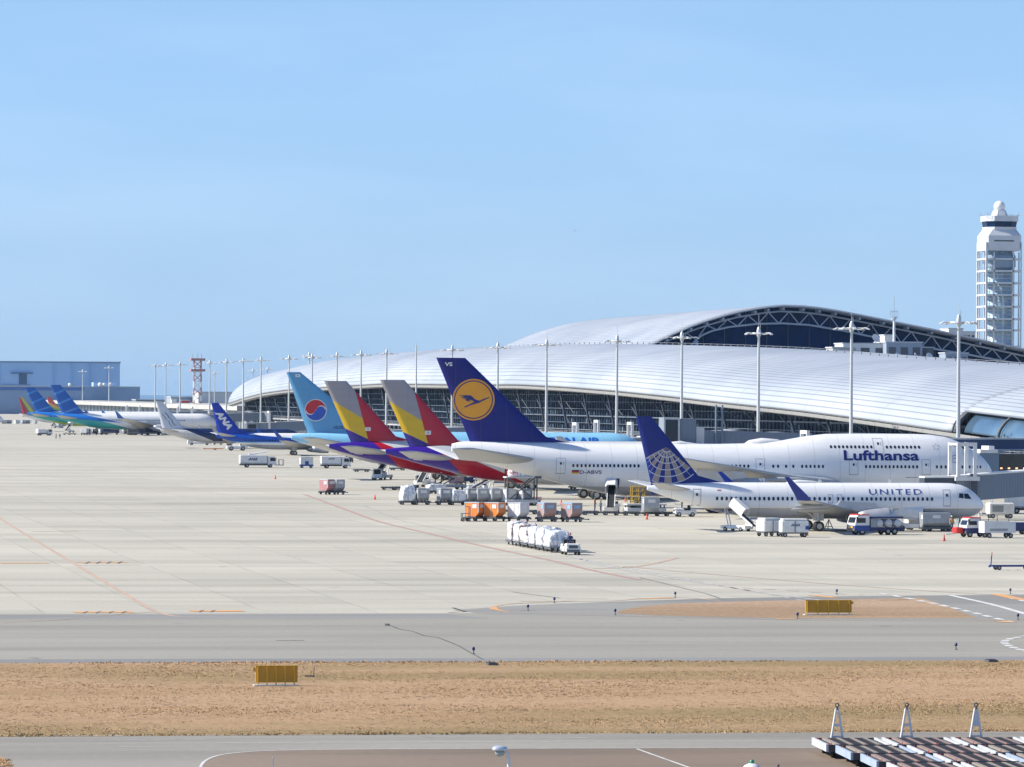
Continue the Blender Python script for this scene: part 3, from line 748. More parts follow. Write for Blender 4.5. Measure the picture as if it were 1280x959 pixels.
# far wing of the terminal (low, behind the left aircraft)
PB1 = M('pier_roof_beige', (.46,.45,.42), .7, 0, .2, .1); PB2 = M('pier_glass', (.05,.075,.11), .35, 0, .4, .2)
YA = EAV[-1][0]
pier = thing('terminal_pier', 'low far pier with pale flat roof behind the left row of aircraft', 'terminal', (XE, YA, 0))
PL = 1500
mb = MB(); mb.box(8, 40, 14, PL, 0, 7.6); mb.build('glass_wall', PB2, pier)
mb = MB(); mb.box(5, 44, 12, PL, 7.61, 9.6); mb.build('roof', PB1, pier)
for k in range(60):
    mb = MB(); mb.box(7.4, 7.99, 20+k*25, 20.5+k*25, 0, 7.5); mb.build('column', GREYL, pier)
farbox('low_building', 'low white block with dark window strip left of the wing end', 'building', 248, 300, 491, 2.35, 30, WG)
farbox('low_building', 'low grey block under the red and white lattice tower', 'building', 214, 262, 497, 2.3, 30, GG)
farbox('low_building', 'long low grey building on the horizon right of the hangar', 'building', 170, 300, 500.5, 2.0, 30, M('far_block', (.25,.27,.29), .7, 0, .2, .1))
farbox('red_container', 'small red block on the roofs beside the lattice tower', 'building', 227, 237, 501, 2.4, 6, RED)
farbox('white_block', 'small white block on the roofs left of the red one', 'building', 214.5, 221, 499.5, 2.4, 6, WHITE)

# ------------------------------------------------------------------ light masts
MST = M('mast_galvanised', (.55,.57,.57), .5, .3, .15, .3)
def make_mast(label, group, H=26.2, r=.36, arm=3.0):
    t = thing('floodlight_mast', label, 'light mast', (0,0,0), 0, group)
    mb = MB(); mb.tube((0,0,0),(0,0,.5),.8,.7,12); mb.tube((0,0,.5),(0,0,H),r,r*.62,10); mb.build('pole', MST, t)
    mb = MB(); mb.rev([(H-.5,.32),(H,.45),(H+.8,.36),(H+1.3,.15)], 10)
    for k in range(4):
        a = math.pi/2*k+.35; mb.tube((0,0,H), (math.cos(a)*arm,math.sin(a)*arm,H+.15), .09, n=5)
    mb.rev([(H-.1,arm*.55),(H+.05,arm*.58),(H+.2,arm*.55)], 14)
    mb.build('head_frame', MST, t)
    for k in range(8):
        a = math.pi/4*k+.35; rr = arm*(1.0 if k % 2 == 0 else .6)
        mb = MB(); Mx = Matrix.Translation((math.cos(a)*rr, math.sin(a)*rr, H+.05)) @ Matrix.Rotation(a, 4, 'Z') @ Matrix.Rotation(R(22), 4, 'Y')
        mb.box(-.45,.45,-.3,.3,-.09,.09, bev=.04, M=Mx); mb.build('lamp', GREYL, t)
    mb = MB(); mb.tube((0,0,H+1.3),(0,0,H+3.6),.035,n=5); mb.tube((.3,0,H+1),(.3,0,H+2),.04,n=5); mb.build('lightning_rod', MST, t)
    return t
MX = 190.0
mast_px = [1199,1065,949,853,772,684,623,566,484,452,422,391,362,327,305,284,263,226,208,195]
mdesc = ['standing behind the nose of the white jumbo jet, farthest right', 'in front of the ridge plant rooms, second from the right', 'rising before the middle of the dark arched gable', 'at the left foot of the dark arched gable',
 'under the low left end of the hall roof', 'just right of the navy crane tail', 'behind the rear edge of the navy crane tail', 'directly above the navy crane tail', 'over the second grey topped tail', 'over the gap between the two grey topped tails',
 'over the first grey topped tail', 'just right of the sky blue tail tip', 'just left of the sky blue tail tip', 'over the dark facade left of the sky blue tail, nearer one', 'over the low end of the curved wing roof',
 'above the blue tail with white letters, right one', 'right of the red and white lattice tower', 'left of the red and white lattice tower', 'second from the left behind the pale grey tail', 'leftmost of its row, behind the pale grey tail']
mast0 = None
for px, dsc in zip(mast_px, mdesc):
    p = XP(px-1.0, 500, MX); L = 'tall floodlight mast '+dsc; loc = (p.x, p.y, 0)
    if mast0 is None: mast0 = make_mast(L, 'tall floodlight masts along the terminal front'); mast0.location = loc
    else: dup(mast0, loc, random.uniform(0, 1.5), L)
for px, top, s, dsc in ((268,466,2.5,'small and distant, beside the lattice tower'),(316,463,2.6,'small and distant, above the blue tail with white letters'),(334,461,2.7,'small and distant, above the falling end of the wing roof'),(386,444,3.2,'partly hidden twin close behind the mast by the sky blue tail tip'),(103,464,1.95,'leftmost of all, before the far hangar'),(136,459.5,2.0,'with a round top before the right end of the far hangar')):
    p = DP(px, s); zz = YP(px, top, p.y).z
    dup(mast0, (p.x, p.y, 0), .4, 'floodlight mast '+dsc, 'distant floodlight masts', scale=zz/26.5)
# thin flag mast at 520
p = XP(520, 500, MX); t = thing('slender_mast', 'plain slender mast without lamps between the second grey topped tail and the navy tail', 'mast', (p.x, p.y, 0))
mb = MB(); mb.tube((0,0,0),(0,0,XP(520,432,MX).z),.32,.18,8); mb.build('pole', MST, t)
mb = MB(); mb.tube((0,0,XP(520,432,MX).z),(0,0,XP(520,427,MX).z),.06,n=5); mb.build('rod', MST, t)
# red and white lattice tower
p = DP(246.5, 2.45); Yl = p.y; zt = YP(246, 451, Yl).z
lt = thing('lattice_tower', 'red and white lattice radio tower behind the low end of the terminal roof', 'lattice tower', (p.x, p.y, 0))
RW = (M('lattice_red', (.42,.20,.18), .6), M('lattice_white', (.62,.62,.62), .6))
mb = MB(); nseg = 9; hw_ = 2.1
for k in range(nseg):
    z0 = zt*k/nseg; z1 = zt*(k+1)/nseg; mi = 0 if k % 2 == 0 or k == nseg-1 else 1
    w0 = hw_*(1-.15*k/nseg); w1 = hw_*(1-.15*(k+1)/nseg)
    c0 = [(-w0,-w0),(w0,-w0),(w0,w0),(-w0,w0)]; c1 = [(-w1,-w1),(w1,-w1),(w1,w1),(-w1,w1)]
    for i in range(4):
        j = (i+1)%4
        mb.tube((*c0[i],z0),(*c1[i],z1),.22,n=5,mi=mi); mb.tube((*c0[i],z0),(*c1[j],z1),.12,n=4,mi=mi); mb.tube((*c0[j],z0),(*c1[i],z1),.12,n=4,mi=mi); mb.tube((*c0[i],z0),(*c0[j],z0),.14,n=4,mi=mi)
mb.build('lattice', list(RW), lt)
for zq in (zt, zt-5.5): mb = MB(); mb.box(-3.6,3.6,-3.6,3.6,zq,zq+.25); mb.box(-3.6,3.6,-3.6,-3.5,zq+.25,zq+1.2); mb.box(-3.6,-3.5,-3.5,3.5,zq+.25,zq+1.2); mb.build('platform', RW[0], lt)
mb = MB()
for q in (-2.5,0,2): mb.tube((q,0,zt),(q,0,zt+3.5),.12,n=5)
mb.build('antenna', GREY, lt)
# ------------------------------------------------------------------ aircraft
def livery(name, base, zones, xo, rough=.28, grime=.08, coat=.2):
    """zones: (list of (p, q, inside_point) lines in (distance from nose, height), colour)"""
    t = NT(name); s = t.n('ShaderNodeSeparateXYZ'); t.l(t.obj(), s.inputs[0])
    d = t.math('SUBTRACT', xo, s.outputs[0]); z = s.outputs[2]
    col = base
    for lines, c in zones:
        mask = None
        for (p, q, ins) in lines:
            a = -(q[1]-p[1]); b = q[0]-p[0]; e = -(a*p[0]+b*p[1])
            if a*ins[0]+b*ins[1]+e < 0: a, b, e = -a, -b, -e
            v = t.math('ADD', t.math('ADD', t.math('MULTIPLY', d, a), t.math('MULTIPLY', z, b)), e)
            g = t.math('GREATER_THAN', v, 0.0)
            mask = g if mask is None else t.math('MULTIPLY', mask, g)
        col = t.mix(mask, col, c)
    n = t.noise(t.map((.12,.3,.9)), 1, 6, .65)
    col = t.mix(1, col if not isinstance(col, tuple) else col, t.ramp(n, (.35, 1-grime), (.62, 1.0)), 'MULTIPLY')
    pl = t.math('PINGPONG', s.outputs[0], 1.6); pm = t.math('LESS_THAN', pl, .035)
    col = t.mix(t.math('MULTIPLY', pm, .25), col, (.1,.1,.12))
    t.base(col); t.set(Roughness=rough, Specular_IOR_Level=.4, Coat_Weight=coat, Coat_Roughness=.1); return t.mat
def H(zv, above=True): return ((0,zv),(100,zv),(50, 100 if above else -100))
STD = [(0,.36,.38,.02),(.006,.25,.50,.2),(.015,.17,.60,.38),(.03,.09,.74,.60),(.05,.03,.87,.8),(.07,.01,.95,.9),(.10,0,.995,.98),(.13,0,1,1),(.20,0,1,1),(.3,0,1,1),(.4,0,1,1),(.5,0,1,1),(.62,0,1,1),(.70,.03,1,.985),(.78,.15,1,.88),(.86,.35,.99,.66),(.93,.55,.965,.40),(.975,.69,.93,.2),(1.0,.78,.89,.09)]
def std_prof(L, zb, Hh, W): return [(f*L, zb+b*Hh, zb+t*Hh, w*W/2) for f, b, t, w in STD]
class Body:
    def __init__(s, prof, xo): s.p = prof; s.xo = xo
    def at(s, d):
        P = s.p; d = min(max(d, P[0][0]), P[-1][0])
        for a, b in zip(P, P[1:]):
            if d <= b[0]:
                f = (d-a[0])/(b[0]-a[0]); 
                return tuple(a[i]+(b[i]-a[i])*f for i in (1,2,3))
    def zmid(s, zb, zt, w): return zb + min((zt-zb)*.5, w*1.03)
    def side(s, d, z):
        zb, zt, w = s.at(d); zm = s.zmid(zb, zt, w)
        r = (zt-zm) if z > zm else (zm-zb)
        q = (z-zm)/max(r, 1e-3); return w*math.sqrt(max(0, 1-min(q*q, 1)))
    def mesh(s, name, mat, root, n=40):
        ds = []; P = s.p
        for a, b in zip(P, P[1:]):
            k = max(1, int((b[0]-a[0])/2.2)); ds += [a[0]+(b[0]-a[0])*i/k for i in range(k)]
        ds.append(P[-1][0]); mb = MB(); vs = []
        for d in ds:
            zb, zt, w = s.at(d); zm = s.zmid(zb, zt, w)
            for i in range(n):
                t = 2*math.pi*i/n; c, q = math.cos(t), math.sin(t)
                vs.append((s.xo-d, c*w, zm+q*((zt-zm) if q > 0 else (zm-zb))))
        fs = []
        for k in range(len(ds)-1):
            for i in range(n): fs.append((k*n+i, k*n+(i+1)%n, (k+1)*n+(i+1)%n, (k+1)*n+i))
        mb.add(vs, fs, 0, True); mb.add(vs, [list(range(n)), list(range(len(vs)-n, len(vs)))], 0, True)
        return mb.build(name, mat, root)
AF = [(0,0),(.015,.30),(.05,.56),(.12,.82),(.25,.99),(.4,.96),(.6,.72),(.8,.38),(1,.03)]
def airfoil(c, t):   # ordered loop (along chord from LE, offset)
    up_ = [(x*c, y*t*c/2) for x, y in AF]; return up_ + [(x, -y) for x, y in reversed(up_[1:])]
def lifting(name, secs, sgn, xo, mat, root, vertical=False):
    """secs: (leading edge distance from nose, span position, height, chord, thickness ratio)"""
    mb = MB(); vs = []; n = None
    for k, (le, y, z, c, tr_) in enumerate(secs):
        af = airfoil(c, tr_); n = len(af)
        a, b = secs[max(k-1,0)], secs[min(k+1,len(secs)-1)]
        dy, dz = b[1]-a[1], b[2]-a[2]; L = math.hypot(dy, dz) or 1; ny, nz = -dz/L, dy/L
        for x, o in af: vs.append((xo-(le+x), sgn*(y+o*ny), z+o*nz))
    fs = []
    for k in range(len(secs)-1):
        for i in range(n): fs.append((k*n+i, k*n+(i+1)%n, (k+1)*n+(i+1)%n, (k+1)*n+i))
    mb.add(vs, fs, 0, True); mb.add(vs, [list(range(n)), list(range(len(vs)-n, len(vs)))])
    return mb.build(name, mat, root)
class Fin:
    def __init__(s, rle, rte, tle, tte, zr, zt, thick=.10): s.__dict__.update(locals())
    def side(s, d, z):
        f = min(max((z-s.zr)/(s.zt-s.zr), 0), 1); le = s.rle+(s.tle-s.rle)*f; te = s.rte+(s.tte-s.rte)*f; c = te-le
        x = min(max((d-le)/c, 0), 1)
        for a, b in zip(AF, AF[1:]):
            if x <= b[0]: y = a[1]+(b[1]-a[1])*(x-a[0])/(b[0]-a[0]); break
        return y*s.thick*c/2
    def mesh(s, name, mat, root, xo, dorsal=None):
        mb = MB(); vs = []; zs = [s.zr-1.2] + [s.zr+(s.zt-s.zr)*k/8 for k in range(9)]; n = None
        for z in zs:
            f = (z-s.zr)/(s.zt-s.zr); le = s.rle+(s.tle-s.rle)*f; te = s.rte+(s.tte-s.rte)*f
            if z < s.zr: le, te = s.rle, s.rte
            af = airfoil(te-le, s.thick); n = len(af)
            for x, o in af: vs.append((xo-(le+x), o, z))
        fs = []
        for k in range(len(zs)-1):
            for i in range(n): fs.append((k*n+i, k*n+(i+1)%n, (k+1)*n+(i+1)%n, (k+1)*n+i))
        mb.add(vs, fs, 0, True); mb.add(vs, [list(range(n)), list(range(len(vs)-n, len(vs)))])
        if dorsal:      # fairing running forward from the fin root
            dd, dz = dorsal; f = dz/(s.zt-s.zr); le2 = s.rle+(s.tle-s.rle)*f
            P = [(s.rle-dd, s.zr-.3), (s.rle+1.5, s.zr-.6), (le2+.6, s.zr+dz)]
            mb.add([(xo-P[0][0],0,P[0][1]), (xo-P[1][0],.28,P[1][1]), (xo-P[1][0],-.28,P[1][1]), (xo-P[2][0],.02,P[2][1]), (xo-P[2][0],-.02,P[2][1])],
                   [(0,1,3),(0,4,2),(0,3,4),(0,2,1),(1,2,4,3)])
        return mb.build(name, mat, root)
def decal(name, polys, surf, xo, mats, root, off=.03, cut=.35, label=None):
    """polys: list of (list of (d, z), material index) laid on the near side of a surface"""
    bm = bmesh.new()
    for pts, mi in polys:
        vs = [bm.verts.new((p[0], 0, p[1])) for p in pts]
        try: f = bm.faces.new(vs); f.material_index = mi
        except ValueError: pass
    return _decal_finish(name, bm, surf, xo, mats, root, off, cut, label)
def _decal_finish(name, bm, surf, xo, mats, root, off, cut, label=None):
    xs = [v.co.x for v in bm.verts]; zs = [v.co.z for v in bm.verts]
    for lo, hi, ax in ((min(xs), max(xs), 0), (min(zs), max(zs), 2)):
        n = int((hi-lo)/cut)
        for k in range(1, n+1):
            co = [0,0,0]; co[ax] = lo+(hi-lo)*k/(n+1); no = [0,0,0]; no[ax] = 1
            bmesh.ops.bisect_plane(bm, geom=list(bm.verts)+list(bm.edges)+list(bm.faces), plane_co=co, plane_no=no)
    bmesh.ops.triangulate(bm, faces=bm.faces)
    for v in bm.verts: v.co = Vector((xo-v.co.x, -(surf(v.co.x, v.co.z)+off), v.co.z))
    bmesh.ops.recalc_face_normals(bm, faces=bm.faces)
    for f in bm.faces:
        if f.normal.y > 0: f.normal_flip()
    me = bpy.data.meshes.new(name); bm.to_mesh(me); bm.free()
    for q in (mats if isinstance(mats, (list, tuple)) else [mats]): me.materials.append(q)
    o = bpy.data.objects.new(name, me); COL.objects.link(o); o.parent = root; ALLCH.setdefault(root.name, []).append(o)
    if label: o['label'] = label
    return o
def text_bm(txt, w, h, bold=.0, shear=0.0, space=1.0):
    cu = bpy.data.curves.new('t', 'FONT'); cu.body = txt; cu.offset = bold; cu.shear = shear; cu.space_character = space; cu.resolution_u = 4
    o = bpy.data.objects.new('t', cu); COL.objects.link(o)
    dg = bpy.context.evaluated_depsgraph_get(); me = bpy.data.meshes.new_from_object(o.evaluated_get(dg))
    bpy.data.objects.remove(o); bpy.data.curves.remove(cu)
    bm = bmesh.new(); bm.from_mesh(me); bpy.data.meshes.remove(me)
    xs = [v.co.x for v in bm.verts]; ys = [v.co.y for v in bm.verts]; x0, x1, y0, y1 = min(xs), max(xs), min(ys), max(ys)
    for v in bm.verts: v.co = Vector(((v.co.x-x0)/(x1-x0)*w, (v.co.y-y0)/(y1-y0)*h, 0))
    return bm
def text_on(name, txt, d0, z0, w, h, surf, xo, mat, root, bold=0.0, off=.03, shear=0, rot=0, cut=.25, space=1.0):
    """d0,z0: left bottom corner as seen from the near side (left = towards the tail)"""
    bm = text_bm(txt, w, h, bold, shear, space); c, s = math.cos(rot), math.sin(rot)
    for v in bm.verts: v.co = Vector((d0-(v.co.x*c-v.co.y*s), 0, z0+v.co.x*s+v.co.y*c))
    return _decal_finish(name, bm, surf, xo, [mat], root, off, cut)
def flat_text(name, txt, w, h, mat, root, M_, bold=0.0, shear=0):
    bm = text_bm(txt, w, h, bold, shear)
    for v in bm.verts: v.co = M_ @ Vector((v.co.x, v.co.y, 0))
    me = bpy.data.meshes.new(name); bm.to_mesh(me); bm.free(); me.materials.append(mat)
    o = bpy.data.objects.new(name, me); COL.objects.link(o); o.parent = root; ALLCH.setdefault(root.name, []).append(o); return o
ENGM = M('nacelle_metal', (.50,.51,.53), .35, .3, .15); FAN = M('fan_dark', (.03,.03,.035), .4, .5)
TIRE = BLACK; HUB = M('wheel_hub', (.45,.46,.47), .4, .4); STRUT = M('gear_strut', (.50,.50,.50), .4, .3)
WINGM = M('wing_grey', (.44,.45,.46), .4, .1, .2, .15)
WINM = glass_dark('cabin_window', (.015,.02,.03), .15)
SEAM = M('door_seam_paint', (.30,.33,.38), .5)
def engine(root, xo, d, y, z, L, r, mat):
    mb = MB()
    mb.rev([(xo-d+.0, r*.86),(xo-d+.05, r*.93),(xo-d-.15*L, r),(xo-d-.45*L, r*1.0),(xo-d-.8*L, r*.84),(xo-d-L, r*.66),(xo-d-L+.02, r*.6),(xo-d-.8*L, r*.6)], 24, (0,y,z), 'x')
    mb.rev([(xo-d,r*.86),(xo-d-.12*L,r*.80),(xo-d-.18*L,r*.80)], 24, (0,y,z), 'x')
    mb.rev([(xo-d-.8*L,r*.6),(xo-d-1.05*L,r*.42),(xo-d-1.25*L,r*.12),(xo-d-1.27*L,0.01)], 16, (0,y,z), 'x')
    mb.prism([(xo-d-.35*L, z+r*.8),(xo-d-.5*L, z+r*1.55),(xo-d-1.5*L, z+r*1.75),(xo-d-1.6*L, z+r*1.3),(xo-d-.9*L, z+r*.5)], y-.2, y+.2)
    e = mb.build('engine', mat, root)
    mb = MB(); mb.rev([(xo-d-.17*L, r*.80),(xo-d-.17*L, .01)], 24, (0,y,z), 'x'); mb.rev([(xo-d-.17*L, r*.25),(xo-d-.08*L, .01)], 12, (0,y,z), 'x'); mb.build('fan', FAN, e)
    mb = MB(); mb.rev([(xo-d+.005, r*.855),(xo-d+.06, r*.90),(xo-d-.02, r*.985),(xo-d-.08*L, r*.992+.01)], 24, (0,y,z), 'x'); mb.build('intake_lip', ALU, e)
def gear(root, xo, d, y, ztop, r, w, axles=1, wide=1, name='main_gear'):
    mb = MB(); mb.tube((xo-d,y,r),(xo-d,y,ztop),.17 if r > .4 else .1, n=8); mb.tube((xo-d-1.3,y,ztop),(xo-d,y,r+.6),.09,n=6)
    if axles > 1: mb.tube((xo-d-.8*(axles-1),y,r),(xo-d+.8*(axles-1),y,r),.16,n=8)
    mb.box(xo-d-.6, xo-d+.6, y-.03, y+.03, r*2.1, ztop)
    g = mb.build(name, STRUT, root)
    for a in range(axles):
        xx = xo-d+(a-(axles-1)/2)*1.55
        for sy in (-1, 1):
            yy = y+sy*w*1.0
            mb = MB(); mb.rev([(yy-w/2,r*.55),(yy-w/2,r*.88),(yy-w*.3,r),(yy+w*.3,r),(yy+w/2,r*.88),(yy+w/2,r*.55)], 18, (xx,0,r), 'y', 0)
            mb.rev([(yy-w/2+.03,r*.55),(yy-w/2+.05,.01)], 14, (xx,0,r), 'y', 1); mb.rev([(yy+w/2-.03,r*.55),(yy+w/2-.05,.01)], 14, (xx,0,r), 'y', 1)
            mb.build('wheel', [TIRE, HUB], g)
def windows(root, body, xo, spans, z, step, w, h, label=None, single=False):
    first = None; polys = []
    for a, b in spans:
        n = max(1, int(round(abs(b-a)/step))+1)
        for k in range(n):
            d = a+(b-a)*(k/(n-1) if n > 1 else 0)
            if single:
                polys.append(([(d-w/2,z-h/2),(d+w/2,z-h/2),(d+w/2,z+h/2),(d-w/2,z+h/2)], 0)); continue
            c = .28*w
            decal('window', [([(d-w/2+c,z-h/2),(d+w/2-c,z-h/2),(d+w/2,z-h/2+c),(d+w/2,z+h/2-c),(d+w/2-c,z+h/2),(d-w/2+c,z+h/2),(d-w/2,z+h/2-c),(d-w/2,z-h/2+c)], 0)], body.side, xo, WINM, root, .018, 5)
    if single: decal('window_row', polys, body.side, xo, WINM, root, .02, 50)
def door(root, body, xo, d, z0, z1, w, win=True):
    t = .05; polys = [([(d-w/2,z0),(d-w/2+t,z0),(d-w/2+t,z1),(d-w/2,z1)],0), ([(d+w/2-t,z0),(d+w/2,z0),(d+w/2,z1),(d+w/2-t,z1)],0), ([(d-w/2+t,z1-t),(d+w/2-t,z1-t),(d+w/2-t,z1),(d-w/2+t,z1)],0), ([(d-w/2+t,z0),(d+w/2-t,z0),(d+w/2-t,z0+t*1.6),(d-w/2+t,z0+t*1.6)],0)]
    if win:
        q = z0+(z1-z0)*.58; polys.append(([(d-.12,q),(d+.12,q),(d+.12,q+.3),(d-.12,q+.3)],1)); polys.append(([(d-w*.30,q-.1),(d-w*.30+.06,q-.1),(d-w*.30+.06,q+.35),(d-w*.30,q+.35)],0))
    decal('door', polys, body.side, xo, [SEAM, WINM], root, .02, .3)
def cockpit(root, body, xo, pts):
    decal('cockpit_window', [(p, 0) for p in pts], body.side, xo, GLASS, root, .03, .3)
def aircraft(label, px, s, dfin, zfin, xo, group=None):
    ip = DP(px, s, zfin); return thing('airliner', label, 'airliner', (ip.x-(xo-dfin), ip.y, 0), 0, group)
def flag(root, surf, xo, d0, z0, w, h, cols):
    n = len(cols); decal('flag', [([(d0,z0+h*k/n),(d0-w,z0+h*k/n),(d0-w,z0+h*(k+1)/n),(d0,z0+h*(k+1)/n)], k) for k in range(n)], surf, xo, cols, root, .03, .3)
AWHITE = (.80,.80,.80); BELLY = (.50,.49,.475)
# ---- 1. white jumbo with the crane disc
xo = 33.0
lh = aircraft('huge white four engined jumbo jet with navy tail and yellow crane disc', 552, 9.95, 70.6, 19.3, xo); lh.scale = (1.018,1,1)
lhp = [(0,5.3,5.5,.05),(.4,4.6,6.2,.9),(1.0,4.0,6.95,1.45),(2,3.35,7.8,2.05),(3.2,2.85,8.55,2.5),(4.5,2.5,9.2,2.85),(6,2.25,9.75,3.05),(8,2.08,10.02,3.2),(10,2.02,10.1,3.25),(14,2,10.12,3.25),(18,2,10.12,3.25),(21.5,2,10.05,3.25),(24,2,9.75,3.25),(27,2,9.2,3.25),(30,2,8.85,3.25),(35,2,8.72,3.25),(42,2,8.72,3.25),(47,2.05,8.72,3.25),(50,2.5,8.75,3.2),(54,3.4,8.8,3.0),(58,4.45,8.85,2.55),(62,5.5,8.9,1.9),(65.5,6.45,8.9,1.15),(67.6,7.1,8.85,.65),(68.6,7.6,8.6,.25)]
B = Body(lhp, xo); LHM = livery('crane_jumbo_paint', AWHITE, [([H(3.3, False)], BELLY)], xo)
B.mesh('fuselage', LHM, lh, 48)
NV = livery('navy_fin_paint', (.004,.008,.165), [], xo, .35, .12, 0)
F = Fin(56.0, 66.3, 67.0, 70.6, 8.75, 19.4, .085); F.mesh('tail_fin', NV, lh, xo, (3.2, 1.0))
for sg in (-1, 1):
    lifting('wing', [(19,2.2,3.6,16.5,.13),(27,10.5,4.6,10,.11),(37.3,22.5,6.1,6.4,.10),(45.6,31.4,7.3,4.0,.09)], sg, xo, WINGM, lh)
    lifting('winglet', [(46,31.42,7.3,3.4,.07),(47.6,31.9,8.0,2.2,.07),(49.3,32.3,9.3,1.0,.07)], sg, xo, WINGM, lh)
    lifting('stabilizer', [(57.8,1.5,6.6,10,.10),(67.2,11.0,8.1,3.0,.09)], sg, xo, WINGM, lh)
    engine(lh, xo, 24.5, sg*11.7, 2.5, 5.4, 1.45, ENGM); engine(lh, xo, 33.5, sg*20.8, 3.3, 5.4, 1.45, ENGM)
    gear(lh, xo, 31.5, sg*5.5, 3.2, .62, .45, 2); gear(lh, xo, 34.8, sg*1.9, 3.2, .62, .45, 2)
gear(lh, xo, 8.0, 0, 2.6, .58, .4, 1, name='nose_gear')
for k in (1,-1):
    mb = MB(); mb.rev([(0,.01),(.5,.22),(2,.34),(4.5,.30),(6.5,.02)], 10, (xo-33,k*16,4.5), 'x'); mb.build('flap_fairing', WINGM, lh)
pd = lambda px: (1246-px)/9.82
windows(lh, B, xo, [(pd(717),pd(797)),(pd(862),pd(933)),(pd(964),pd(970)),(pd(980),pd(980)),(pd(989),pd(989)),(pd(1000),pd(1026)),(pd(1080),pd(1144)),(pd(1169),pd(1186)),(pd(1197),pd(1227))], 5.95, .52, .27, .40)
windows(lh, B, xo, [(pd(1037.5),pd(1088)),(pd(1107.5),pd(1148))], 8.45, .52, .27, .38)
for px_ in (702, 948, 1064.5, 1155.5): door(lh, B, xo, pd(px_), 4.9, 6.9, 1.15)
door(lh, B, xo, pd(1097), 7.6, 9.55, 1.25)
cockpit(lh, B, xo, [[(4.3,8.55),(5.6,8.62),(5.7,9.05),(4.75,9.05)],[(3.55,8.1),(4.15,8.25),(4.55,8.85),(3.95,8.55)]])
LBL = M('airline_letter_navy', (.012,.02,.17), .35)
text_on('airline_lettering', 'Lufthansa', pd(1052.5), 6.72, 9.62, 1.32, B.side, xo, LBL, lh, .028)
text_on('registration', 'D-ABVS', pd(725), 4.9, 2.7, .46, B.side, xo, LBL, lh, .012)
flag(lh, B.side, xo, pd(715.5), 4.93, .88, .45, [YELLOW, RED, BLACK])
text_on('tail_lettering', 'VS', pd(563.5)+.05, 18.35, .95, .48, F.side, xo, WHITE, lh, .03)
def ringpts(c, r, a0=0, a1=360, n=40): return [(c[0]+r*math.cos(R(a0+(a1-a0)*k/n)), c[1]+r*math.sin(R(a0+(a1-a0)*k/n))) for k in range(n+(0 if a1-a0 == 360 else 1))]
def annulus(c, r0, r1, n=40):
    return [([(c[0]+q*math.cos(R(a)), c[1]+q*math.sin(R(a))) for q, a in ((r0,360*k/n),(r1,360*k/n),(r1,360*(k+1)/n),(r0,360*(k+1)/n))], 0) for k in range(n)]
CYEL = M('crane_yellow', (.80,.34,.02), .35)
ec = (pd(598.4)+.0, 14.15)
decal('crane_emblem', annulus(ec, 2.42, 2.62)+[(ringpts(ec, 2.28),0)], F.side, xo, CYEL, lh, .035, .5)
def cp(u, v): return (ec[0]-(u-952)/44.8, ec[1]-(v-328)/44.8)     # crop units of the emblem
bird = [[(900,368),(935,352),(955,340),(950,334),(962,326),(985,334),(1010,322),(1042,311),(1038,318),(1012,330),(985,345),(960,352),(935,360),(904,374)],
        [(868,306),(905,303),(936,304),(952,318),(962,328),(950,336),(936,330),(915,322),(928,322),(910,316),(892,313),(905,312),(885,309)],
        [(878,313),(915,316),(938,326),(930,331),(905,326),(915,324),(893,319)],[(886,320),(915,327),(932,334),(940,338),(925,338),(905,332),(912,330)]]
decal('crane_figure', [([cp(*q) for q in pl], 0) for pl in bird], F.side, xo, LBL, lh, .05, .5)
c2 = (pd(1192.5), 6.95); decal('nose_emblem', annulus(c2, .42, .5, 20)+[([(c2[0]+.3,c2[1]-.06),(c2[0]-.35,c2[1]+.12),(c2[0]-.3,c2[1]+.2),(c2[0]+.1,c2[1]+.05),(c2[0]+.3,c2[1]+.12)],0)], B.side, xo, SEAM, lh, .04, .3)
c3 = (pd(1169.5), 8.5); decal('alliance_mark', [([(c3[0]+.42*math.cos(R(90+72*k))+q*math.cos(R(w+90+72*k)), c3[1]+.36*math.sin(R(90+72*k))+q*math.sin(R(w+90+72*k))) for w, q in ((0,.04),(120,.15),(180,.12),(240,.15))],0) for k in range(5)], B.side, xo, SEAM, lh, .04, .3)
decal('cargo_door', [([(pd(1145),2.9+.9),(pd(1145)-.05,3.8),(pd(1145)-.05,3.85),(pd(1126),3.85)],0),([(pd(1040),3.6),(pd(1030),3.6),(pd(1030),3.66),(pd(1040),3.66)],0),([(pd(1145),4.55),(pd(1130),4.55),(pd(1130),4.64),(pd(1145),4.64)],0)], B.side, xo, [SEAM], lh, .02, .5)
mb = MB(); mb.box(xo-58.5, xo-57.7, -2.2, -1.7, 4.3, 4.6); mb.build('tail_vent', DGREY, lh)
mb = MB(); mb.box(xo-pd(768)-.9, xo-pd(768)+1.0, -3.35, -2.9, 2.7, 5.0); 
decal('cargo_hold_opening', [([(pd(762),2.75),(pd(774),2.75),(pd(774),4.35),(pd(762),4.35)],0)], B.side, xo, [GLASS], lh, .03, .3)
mb = MB(); mb.rev([(0,.02),(.6,.45),(2.2,.75),(4.2,.6),(6.0,.05)], 12, (xo-(1242-930)/9.82, 0, 8.75), 'x'); mb.build('antenna_fairing', WHITE, lh)
mb = MB(); mb.rev([(0,.02),(.6,.35),(2,.55),(4.2,.05)], 12, (xo-pd(835), 0, 8.55), 'x'); mb.build('antenna_fairing', WHITE, lh)

